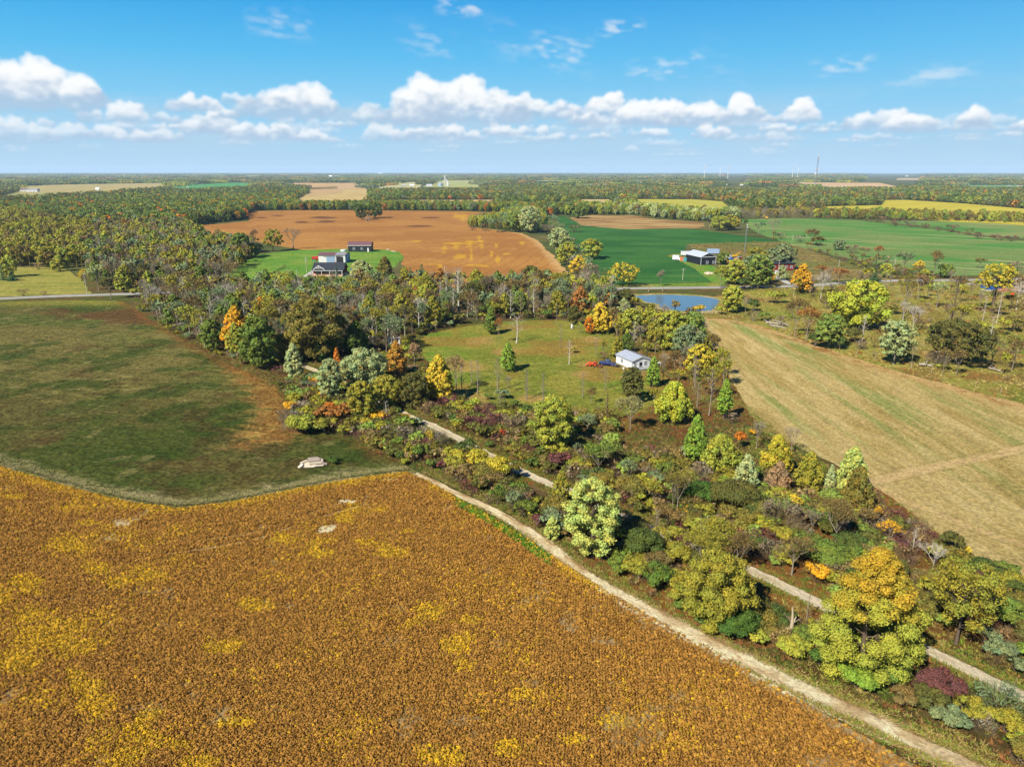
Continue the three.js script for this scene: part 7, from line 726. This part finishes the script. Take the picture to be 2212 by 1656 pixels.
  const [rx, rz] = spot('I', 655, 228), rh = base('farmhouse', rx, rz - 5, 0.1, 'dark red house with a dark roof hidden behind the roadside trees', 'house'); gabled(rh, 16, 10, 4.6, 3.2, C.brick, C.roofBlack, 0.5); for (const x of [-5.5, -1.5, 2.5, 6]) windowAt(rh, 1.4, 1.5, x, 2.4, 5.06, 0, C.white, C.glass); part(rh, 'door', bx(1.1, 2.1, 0.1, 0.5, 1.1, 5.06), C.wood); part(rh, 'chimney', bx(0.9, 2, 0.9, -4, 7.6, 0), C.stone);
  const [sx, sz] = spot('J', 1022, 376), bin = base('skip_bin', sx, sz, 0.1, 'bright blue skip bin at the edge of the gravel yard', 'skip bin'); part(bin, 'shell', prism([[-4.6, 0.9], [4.6, 0.9], [5.2, 2.8], [-5.2, 2.8]], 2.6), C.blue); part(bin, 'base_rail', bx(9.4, 0.8, 2.2, 0, 0.45, 0), C.offwhite); part(bin, 'ribs', [-3.6, -1.8, 0, 1.8, 3.6].map((x) => bx(0.2, 1.8, 0.16, x, 1.85, 1.36)), C.blue);
  const [ox, oz] = spot('J', 1185, 412), ob = base('drum', ox, oz, 0, 'orange drum in front of the gravel yard', 'drum'); part(ob, 'body', cyl(0.6, 0.6, 1.5, 0, 0.75, 0, 14), C.orange); part(ob, 'lid', cyl(0.62, 0.62, 0.1, 0, 1.55, 0, 14), C.dark);
  [[1085, 372], [1105, 366], [1125, 374], [1100, 380]].forEach(([x, y], i) => rk(`${['first', 'second', 'third', 'fourth'][i]} reddish rubble heap right of the blue skip bin`, 'J', x, y, 1.3 + 0.5 * q(), std(190, 128, 104)));
}

// ------------------------------------------------------------------ poles, masts, fences, posts
function heightAt(crop, x, y, gz) { const d = ray(...pt(crop, x, y)); return HEIGHT + d[1] * gz / d[2]; }
for (const [crop, x, yb, yt, label] of [['N', 563, 868, 730, 'utility pole by the road where the left lawn ends'], ['N', 1228, 862, 715, 'utility pole by the road among bare trees'], ['K', 137, 445, 282, 'utility pole with a transformer on the farm lawn'], ['K', 36, 495, 425, 'short lamp pole at the lower edge of the farm lawn'], ['L', 1205, 480, 255, 'utility pole beside the drive of the red house'], ['I', 1083, 200, 145, 'grey utility pole behind the rusty roadside trees'], ['J', 303, 236, 133, 'utility pole right of the blue green conifer'], ['L', 222, 470, 345, 'thin pole standing alone in the deep green field'], ['Q', 714, 520, 482, 'short pale pole in the brush beside the sown field'], ['B', 1297, 300, -10, 'slim tall pole among the bare trees of the belt']]) {
  const [gx, gz] = spot(crop, x, yb), H = heightAt(crop, x, yt, gz), o = base('utility_pole', gx, gz, 0.1, label, 'pole'); part(o, 'pole', cyl(0.17, 0.11, H, 0, H / 2, 0, 8), BARK.pale); if (H > 6) { const arm = part(o, 'crossarm', bx(2.2, 0.12, 0.12, 0, H - 0.7, 0.12), BARK.pale); part(arm, 'insulator', [-0.95, 0, 0.95].map((k) => cyl(0.05, 0.03, 0.2, k, H - 0.54, 0.12, 6)), C.offwhite); } else part(o, 'lamp_head', bx(0.5, 0.16, 0.3, 0.2, H, 0), C.grey); if (label.includes('transformer')) part(o, 'transformer', cyl(0.34, 0.34, 1.0, 0.35, H - 2.2, 0, 12), C.grey);
}
function mast(crop, x, yb, yt, w, label, guy) {
  const [gx, gz] = spot(crop, x, yb), H = heightAt(crop, x, yt, gz), o = base('lattice_mast', gx, gz, 0.3, label, 'mast'), r = w * 0.09, n = Math.round(H / (w * 1.6)), corner = (k) => [Math.cos(k * 2.094) * w / 2, Math.sin(k * 2.094) * w / 2], P = new Plant(), D = new Plant(), one = [1, 1, 1];
  for (let k = 0; k < 3; k++) { const [a, c] = corner(k); P.tube([a, 0, c], [a, H, c], r, r, 5, one); for (let i = 0; i < n; i++) { const [b, d] = corner(k + 1), y0 = H * i / n, y1 = H * (i + 1) / n; D.tube(i % 2 ? [a, y0, c] : [b, y0, d], i % 2 ? [b, y1, d] : [a, y1, c], r * 0.6, r * 0.6, 3, one); } if (guy) for (const f of [0.5, 0.97]) D.tube([0, H * f, 0], [Math.cos(k * 2.094) * H * 0.45, 0, Math.sin(k * 2.094) * H * 0.45], 0.06, 0.06, 3, one); }
  part(o, 'leg', P.geo(), std(150, 156, 160, 0.6)); part(o, 'lattice', D.geo(), std(150, 156, 160, 0.6)); part(o, 'antenna', [cyl(w * 0.35, w * 0.35, w * 1.4, 0, H + w * 0.7, 0, 8), cyl(w * 0.7, w * 0.7, w * 0.5, w * 0.8, H * 0.93, 0, 10, 'x')], C.offwhite); if (guy) part(o, 'dish', [cyl(w * 0.9, w * 0.9, w * 0.6, w * 0.9, H * 0.55, 0, 12, 'x'), cyl(w * 0.9, w * 0.9, w * 0.6, -w * 0.9, H * 0.42, 0, 12, 'x')], C.offwhite);
}
mast('Q', 403, 600, 424, 0.8, 'slim lattice mast beside the weedy field', false); mast('R5', 988, 196, -31, 5, 'tall guyed lattice mast rising above the far horizon', true);
for (const [x, d, ph, label] of [[145, 6100, 0.3, 'leftmost wind turbine on the horizon, standing by itself'], [247, 6900, 1.1, 'wind turbine on the horizon, left one of the close middle two'], [298, 6700, 0.6, 'wind turbine on the horizon, right one of the close middle two'], [718, 6800, 1.6, 'wind turbine on the horizon just left of the mast, farther of its pair'], [752, 6300, 0.9, 'wind turbine on the horizon nearest the mast']]) {
  const dr = ray(...pt('Q', x, 50)), t = d / -dr[2], o = base('wind_turbine', dr[0] * t, -d, 0.2, label, 'wind turbine'); part(o, 'tower', cyl(2.6, 1.6, 96, 0, 48, 0, 12), C.white); const n = part(o, 'nacelle', bx(4, 4, 10, 0, 97.5, 0.5), C.white); part(n, 'hub', new THREE.SphereGeometry(2.4, 12, 8).translate(0, 97.5, 6.4), C.white); for (let k = 0; k < 3; k++) part(o, 'blade', prism([[-1.6, 2], [1.6, 2], [1.2, 14], [0.35, 45], [-0.35, 45], [-2.2, 12]], 0.7).rotateZ(ph + k * 2.0944).translate(0, 97.5, 6.6), C.white);
}
[[62, 548, 0.9], [107, 546, 0.9], [134, 557, 0.9], [226, 584, 0.9], [319, 611, 1], [416, 632, 1], [515, 661, 1], [623, 690, 1], [726, 717, 1], [1088, 816, 1], [1217, 854, 1]].map(([x, y]) => ['I', x, y]).concat([[165, 886], [430, 948], [26, 852]].map(([x, y]) => ['J', x, y]), [[3, 1484, 662], [3, 1612, 694], [3, 1900, 778], [3, 2062, 820]].map(([, x, y]) => ['X', x, y])).forEach(([c, x, y], i) => {
  const [gx, gz] = c === 'X' ? ground((2560 + x / 1.728) / NATIVE, (1000 + y / 1.728) / NATIVE) : spot(c, x, y), o = base('fence_post', gx, gz, i, `${ORDINAL[i]} wooden post of the hay field fence counting from the pond`, 'fence post', 'wooden posts of the hay field fence'); part(o, 'post', cyl(0.12, 0.1, 1.8, 0, 0.9, 0, 8), C.wood); part(o, 'wire_staple', [bx(0.1, 0.04, 0.34, 0, 1.5, 0), bx(0.1, 0.04, 0.34, 0, 0.9, 0)], C.grey);
});
for (const [x, y, l] of [[1330, 262, 'pale post on the verge at the left of the pond'], [1478, 258, 'thick white post on the verge above the pond'], [890, 250, 'weathered post left of the pond by the road']]) { const [gx, gz] = spot('C', x, y), o = base('fence_post', gx, gz, 0, l, 'fence post'); part(o, 'post', cyl(0.22, 0.2, 2.4, 0, 1.2, 0, 8), C.wood); part(o, 'cap', cyl(0.24, 0.1, 0.2, 0, 2.5, 0, 8), C.wood); }
{
  const gate = spot('I', 107, 548), o = base('pond_rail', gate[0], gate[1], -0.15, 'short rail fence between two posts by the pond', 'rail fence'); for (const y of [0.7, 1.4]) part(o, 'rail', bx(4.4, 0.1, 0.08, 0, y, 0.18), C.paleWood); for (const s of [-1, 1]) part(o, 'post', bx(0.14, 1.7, 0.14, s * 2.2, 0.85, 0), C.paleWood);
  const a = spot('A', 1420, 128), b = spot('A', 1628, 0), L = Math.hypot(b[0] - a[0], b[1] - a[1]), f = base('rail_fence', a[0], a[1], -Math.atan2(b[1] - a[1], b[0] - a[0]), 'dark post and rail fence crossing the farm lawn', 'fence'), n = 16; for (let i = 0; i <= n; i++) part(f, 'post', bx(0.22, 1.5, 0.22, L * i / n, 0.75, 0), std(84, 78, 66)); for (let i = 0; i < n; i++) for (const y of [0.55, 1.2]) part(f, 'rail', bx(L / n - 0.24, 0.14, 0.08, L * (i + 0.5) / n, y, 0), std(96, 90, 76));
}

// ------------------------------------------------------------------ dead wood, slabs, small things
{
  const q = rng(61), log = (label, crop, x0, y0, x1, y1, r, lift) => { const a = spot(crop, x0, y0), b = spot(crop, x1, y1), P = new Plant(), m = [(a[0] + b[0]) / 2, lift + 0.15, (a[1] + b[1]) / 2], o = base('dead_log', a[0], a[1], 0, label, 'log', 'bleached dead logs'); const s = (p) => [p[0] - a[0], p[1], p[2] - a[1]]; P.tube(s([a[0], lift, a[1]]), s([m[0], m[1], m[2]]), r, r * 0.85, 7, [1, 1, 1]); P.tube(s([m[0], m[1], m[2]]), s([b[0], lift * 0.6 + 0.1, b[1]]), r * 0.85, r * 0.45, 7, [1, 1, 1]); part(o, 'stem', P.geo(), std(178, 166, 146)); const B = new Plant(); for (let k = 0; k < 4; k++) { const t = 0.3 + 0.15 * k; B.tube(s([lerp(a[0], b[0], t), lift + 0.15, lerp(a[1], b[1], t)]), s([lerp(a[0], b[0], t) + (q() - 0.5) * 3, lift + 0.6 + q(), lerp(a[1], b[1], t) + (q() - 0.5) * 3]), r * 0.4, r * 0.1, 5, [1, 1, 1]); } part(o, 'branch', B.geo(), std(190, 180, 164)); };
  log('longest bleached log of the heap by the fence', 'I', 540, 622, 700, 640, 0.42, 0.5); log('bleached log lying lowest in the heap by the fence', 'I', 575, 640, 690, 664, 0.38, 0.4); log('curved bleached log at the left of the heap by the fence', 'I', 524, 600, 600, 655, 0.32, 0.6); log('thin bleached log on top of the heap by the fence', 'I', 590, 616, 650, 630, 0.26, 1.2); log('short bleached log at the right of the heap by the fence', 'I', 640, 625, 712, 655, 0.3, 0.9);
  log('fallen grey trunk beneath the dark olive oak at the fence', 'J', 490, 935, 590, 948, 0.4, 0.6); log('fallen pale trunk near the right end of the fence', 'J', 1010, 960, 1110, 990, 0.3, 0.4); log('thin fallen trunk left of the pale green hedgerow tree', 'E', 790, 1160, 1000, 1215, 0.12, 0.5); log('fallen pole in the pasture behind the dark roadside shrub', 'I', 585, 412, 668, 404, 0.14, 0.2);
  const snag = (label, crop, x, yb, yt, r) => { const [gx, gz] = spot(crop, x, yb), H = heightAt(crop, x, yt, gz), P = new Plant(), B = new Plant(), one = [1, 1, 1], o = base('dead_snag', gx, gz, 0, label, 'dead tree'); P.tube([0, 0, 0], [0.1, H * 0.5, 0], r, r * 0.8, 8, one); P.tube([0.1, H * 0.5, 0], [-0.12, H, 0.05], r * 0.8, r * 0.22, 8, one); P.tube([0.08, H * 0.42, 0], [0.45, H * 0.72, 0.1], r * 0.6, r * 0.2, 6, one); B.tube([0, H * 0.55, 0], [-1.3, H * 0.85, 0.1], r * 0.25, r * 0.08, 5, one); B.tube([0.1, H * 0.5, 0], [1.1, H * 0.7, 0.2], r * 0.22, r * 0.06, 5, one); part(o, 'trunk', P.geo(), std(206, 186, 156)); part(o, 'branch', B.geo(), std(180, 164, 140)); };
  snag('broken dead trunk between sandy track and driveway', 'H', 290, 500, 362, 0.3); snag('slender dead stub in the shrubs right of the pale green tree', 'G', 712, 268, 185, 0.14);
  const [dx, dz] = spot('D', 500, 665), o = base('slab_pile', dx, dz, 0.2, 'pile of broken pale slabs and boards in the meadow corner', 'rubble pile'); const slabs = [[0.2, 0.62, -0.3, 3.2, 2.4, 0.12, 0.24, -0.1], [-1.9, 0.4, 0.2, 2.2, 1.5, 0.3, 0.1, 0.16], [-0.9, 0.25, 1.2, 2.6, 1.1, 0.1, -0.2, 0.02], [0.9, 0.25, 1.3, 2.2, 0.9, -0.15, 0.1, -0.04], [-3.0, 0.22, 0.9, 1.5, 1.0, 0.2, 0.2, 0.6], [1.9, 0.3, 0.5, 1.4, 1.0, 0, 0.1, -0.3], [-0.2, 0.95, -0.6, 2.6, 1.6, 0.16, 0.3, -0.12], [-2.3, 0.65, -0.5, 1.7, 1.2, -0.2, 0.4, 0.2]]; slabs.forEach(([x, y, z, w, d, a, b, c]) => part(o, 'slab', prism([[-w / 2, -d / 2], [w * 0.4, -d / 2], [w / 2, d * 0.2], [w * 0.35, d / 2], [-w * 0.45, d * 0.45]], 0.16).rotateX(-Math.PI / 2 + a).rotateY(b).rotateZ(c).translate(x, y, z), [C.concrete, std(232, 214, 190), std(190, 170, 150)][Math.floor(q() * 3)]));
  const [vx, vz] = spot('D', 690, 650), v = base('vine_clump', vx, vz, 0, 'bright green vines climbing over the slab pile', 'vine'), pr = growTree('shrub', 1.5, 3.6, 0.3, 77, {}); part(v, 'stem', pr[0], BARK.dark); part(v, 'foliage', pr[1], leafMat('deepg'));
  const [wx, wz] = spot('C', 537, 640), w = base('propane_tank', wx, wz, 0.6, 'small white tank under the dark tree at the back of the clearing', 'tank'); part(w, 'tank', new THREE.CapsuleGeometry(0.4, 1.0, 6, 14).translate(0, 0.95, 0), C.white); part(w, 'foot', [bx(0.7, 0.12, 0.7, 0, 0.06, 0), cyl(0.3, 0.3, 0.2, 0, 0.2, 0, 12)], C.grey);
  const [yx, yz] = spot('L', 370, 790), y = base('reed_clump', yx, yz, 0, 'yellow reeds standing on a little islet in the pond', 'reeds'), yr = growTree('shrub', 2.2, 7, 0.45, 33, {}); yr[1].scale(1, 1, 0.5); part(y, 'stem', yr[0], BARK.mid); part(y, 'foliage', yr[1], leafMat('yellow'));
  const [bx2, bz2] = spot('E', 700, 1010), bp = base('brush_pile', bx2, bz2, 0, 'brown heap of cut brush beside the driveway bend', 'brush pile'), br = growTree('twiggy', 1.8, 6, 0.3, 44, { n: 900 }); part(bp, 'stem', br[0], BARK.dark); part(bp, 'twigs', br[1], leafMat('brown'));
}

// ------------------------------------------------------------------ farm buildings far off
{
  const far = (crop, x, y, w, h, label, mat, roof, cat = 'building', turn = 0.1) => { const [gx, gz] = spot(crop, x, y), f = project(gx, 0, gz)[2], k = f / FOCAL / (CROPS[crop][2] * NATIVE), W = w * k, H = h * k, o = base('farm_building', gx, gz, turn, label, cat); gabled(o, W, Math.max(6, W * 0.5), H * 0.62, H * 0.38, mat, roof, 0.4, 0.3); part(o, 'door', bx(W * 0.14, H * 0.4, 0.2, W * 0.2, H * 0.2, Math.max(6, W * 0.5) / 2 + 0.1), C.grey); for (const s of [-0.3, -0.1]) part(o, 'window', bx(W * 0.08, H * 0.16, 0.2, W * s, H * 0.34, Math.max(6, W * 0.5) / 2 + 0.1), C.glass); };
  const grey = std(160, 160, 164), brown = std(120, 100, 92), redR = std(150, 70, 60);
  far('R1', 247, 236, 72, 22, 'long white farm building beside the grey roofed houses far left', C.white, grey); far('R1', 180, 234, 46, 22, 'grey roofed farmhouse left of the long white building', C.offwhite, brown); far('R1', 152, 222, 26, 12, 'small dark roofed house behind the grey roofed farmhouse', grey, brown); far('R1', 280, 226, 20, 12, 'low brown barn right of the long white building', brown, brown); far('R1', 118, 234, 14, 8, 'tiny white outbuilding left of the farmhouses', C.white, C.white); far('R1', 727, 224, 28, 18, 'small white house alone between straw and olive fields', C.white, C.white); far('R1', 18, 352, 36, 18, 'white building at the left edge behind the woods', C.white, C.steel); far('R1', 1145, 204, 18, 7, 'tiny white barn by the bright green field', C.white, C.white);
  far('R2', 610, 131, 78, 12, 'very long white hall far off above the bright green field', C.white, C.white); far('R2', 1190, 134, 22, 20, 'tall white block far off left of the grain tower', C.white, C.white); far('R2', 1240, 127, 40, 12, 'low white block far off behind the ochre field', C.offwhite, grey); far('R2', 952, 208, 18, 7, 'tiny white house at the corner of the sandy field', C.white, grey); far('R2', 250, 110, 10, 7, 'white speck of a house near the left horizon', C.white, C.white); far('R2', 505, 211, 22, 6, 'low grey shed right of the bright green field', grey, C.steel); far('R2', 720, 207, 40, 8, 'low brown roofed house below the ochre field', C.offwhite, brown); far('R2', 126, 205, 12, 6, 'tiny white shed left on the bright green field', C.white, C.white); far('R2', 880, 107, 24, 6, 'pale hall near the horizon left of the tall white block', C.offwhite, grey);
  far('R3', 526, 195, 34, 14, 'white barn left of the grain tower', C.white, C.white); far('R3', 655, 196, 42, 16, 'white shed with grey roof beside the grain silo', C.white, C.steel); far('R3', 466, 194, 28, 10, 'grey shed farthest left in the grain tower farm', grey, C.steel); far('R3', 290, 108, 32, 12, 'white group of halls on the horizon left of the grain tower', C.white, C.white); far('R3', 10, 114, 24, 8, 'white hall near the horizon above the peach field', C.white, C.white); far('R3', 285, 206, 16, 7, 'tiny white house left of the cream field', C.white, grey); far('R3', 155, 206, 14, 6, 'tiny white shed at the edge of the pale field', C.white, C.white);
  far('R4', 312, 197, 64, 18, 'broad white dairy barn left of the two pale silos', C.white, C.steel); far('R4', 372, 196, 54, 22, 'tall white barn between the dairy barn and the silos', C.white, C.steel); far('R4', 962, 187, 20, 20, 'white barn with a round roof amid far trees', C.white, C.steel); far('R4', 1160, 194, 28, 16, 'white gabled barn with brown roof amid far trees', C.white, brown); far('R4', 1020, 190, 24, 8, 'low pale house between the two white barns', C.offwhite, grey); far('R4', 600, 154, 60, 8, 'rosy low hall beyond the woods', std(206, 150, 130), std(214, 170, 150)); far('R4', 16, 195, 8, 8, 'tiny white house right of the tan strip', C.white, C.white);
  far('R5', 672, 187, 54, 14, 'white farmhouse group left of the tall mast', C.white, grey); far('R5', 762, 197, 40, 12, 'pale blue roofed sheds left of the tall mast', C.offwhite, C.blueGrey); far('R5', 440, 190, 22, 8, 'small white house in the far right woods', C.white, C.white); far('R5', 336, 188, 18, 12, 'small grey barn in the far right woods', C.offwhite, grey); far('R5', 1168, 212, 30, 14, 'white barn with grey roof right of the tall mast', C.white, grey); far('R5', 1203, 209, 30, 12, 'second white barn, right of the white barn near the mast', C.white, C.steel); far('R5', 1262, 208, 22, 9, 'blue grey barn right of the two white barns', C.blueGrey, C.blueGrey); far('R5', 770, 109, 10, 6, 'white speck of a barn near the horizon left of the mast', C.white, C.white);
  far('R6', 400, 122, 18, 6, 'white hall on the right horizon', C.white, C.white); far('R6', 395, 206, 14, 9, 'small white house at the right end of the long tan field', C.white, grey); far('R6', 905, 218, 46, 10, 'glass-white sheds at the far right before the woods', C.white, C.steel); far('R6', 1258, 140, 32, 10, 'white hall at the right edge of the horizon', C.white, C.white); far('R6', 70, 215, 14, 6, 'tiny white shed below the long tan field', C.white, C.white); far('R6', 1165, 196, 20, 8, 'pale shed at the far right', C.offwhite, grey); far('R6', 1240, 196, 24, 10, 'red roofed house at the far right', C.offwhite, redR);
  const silo = (crop, x, y, w, h, label, mat) => { const [gx, gz] = spot(crop, x, y), k = project(gx, 0, gz)[2] / FOCAL / (CROPS[crop][2] * NATIVE), r = w * k / 2, H = h * k, o = base('grain_silo', gx, gz, 0, label, 'silo'); part(o, 'wall', cyl(r, r, H * 0.8, 0, H * 0.4, 0, 20), mat); part(o, 'roof', cyl(r * 1.03, r * 0.1, H * 0.2, 0, H * 0.9, 0, 20), C.steel); part(o, 'hoop', [0.25, 0.5, 0.75].map((t) => new THREE.TorusGeometry(r * 1.005, r * 0.03, 5, 24).rotateX(Math.PI / 2).translate(0, H * 0.8 * t, 0)), mat); };
  silo('R3', 739, 196, 34, 27, 'wide pale blue grain silo left of the grain tower', std(170, 196, 214)); silo('R4', 420, 194, 12, 20, 'left one of two pale silos by the white dairy barn', std(190, 206, 220)); silo('R4', 433, 194, 12, 19, 'right one of two pale silos by the white dairy barn', std(196, 210, 224)); silo('R4', 466, 190, 13, 14, 'small pale silo standing right of the dairy farm pair', std(180, 200, 214));
  const [gx, gz] = spot('R3', 780, 196), k = project(gx, 0, gz)[2] / FOCAL / (1.9875 * NATIVE), H = 72 * k, o = base('grain_elevator', gx, gz, 0, 'white grain tower with slanting spouts above the far wood', 'grain tower'), P = new Plant(), D = new Plant(), one = [1, 1, 1];
  for (const [a, c] of [[-1.6, -1.6], [1.6, -1.6], [1.6, 1.6], [-1.6, 1.6]]) P.tube([a - 8 * k, 0, c], [a - 8 * k, H, c], 0.5, 0.5, 5, one); for (let i = 0; i < 12; i++) D.tube([-8 * k - 1.6, H * i / 12, 1.6], [-8 * k + 1.6, H * (i + 1) / 12, 1.6], 0.35, 0.35, 4, one);
  const S = new Plant(); for (const [x, z] of [[26, 0], [14, 3], [32, -4], [-24, 2]]) S.tube([-8 * k, H * 0.9, 0], [x * k, H * 0.22, z], 0.7, 0.7, 6, one); part(o, 'leg', P.geo(), C.white); part(o, 'brace', D.geo(), C.white); part(o, 'spout', S.geo(), C.white); part(o, 'head_house', bx(5, 5, 5, -8 * k, H, 0), C.white); part(o, 'dryer_tower', [bx(14 * k, H * 0.42, 12, 12 * k, H * 0.21, 0), prism([[-8 * k, 0], [8 * k, 0], [0, H * 0.12]], 12, 12 * k, H * 0.42, 0)], C.offwhite);
}
renderer.render(scene, camera);
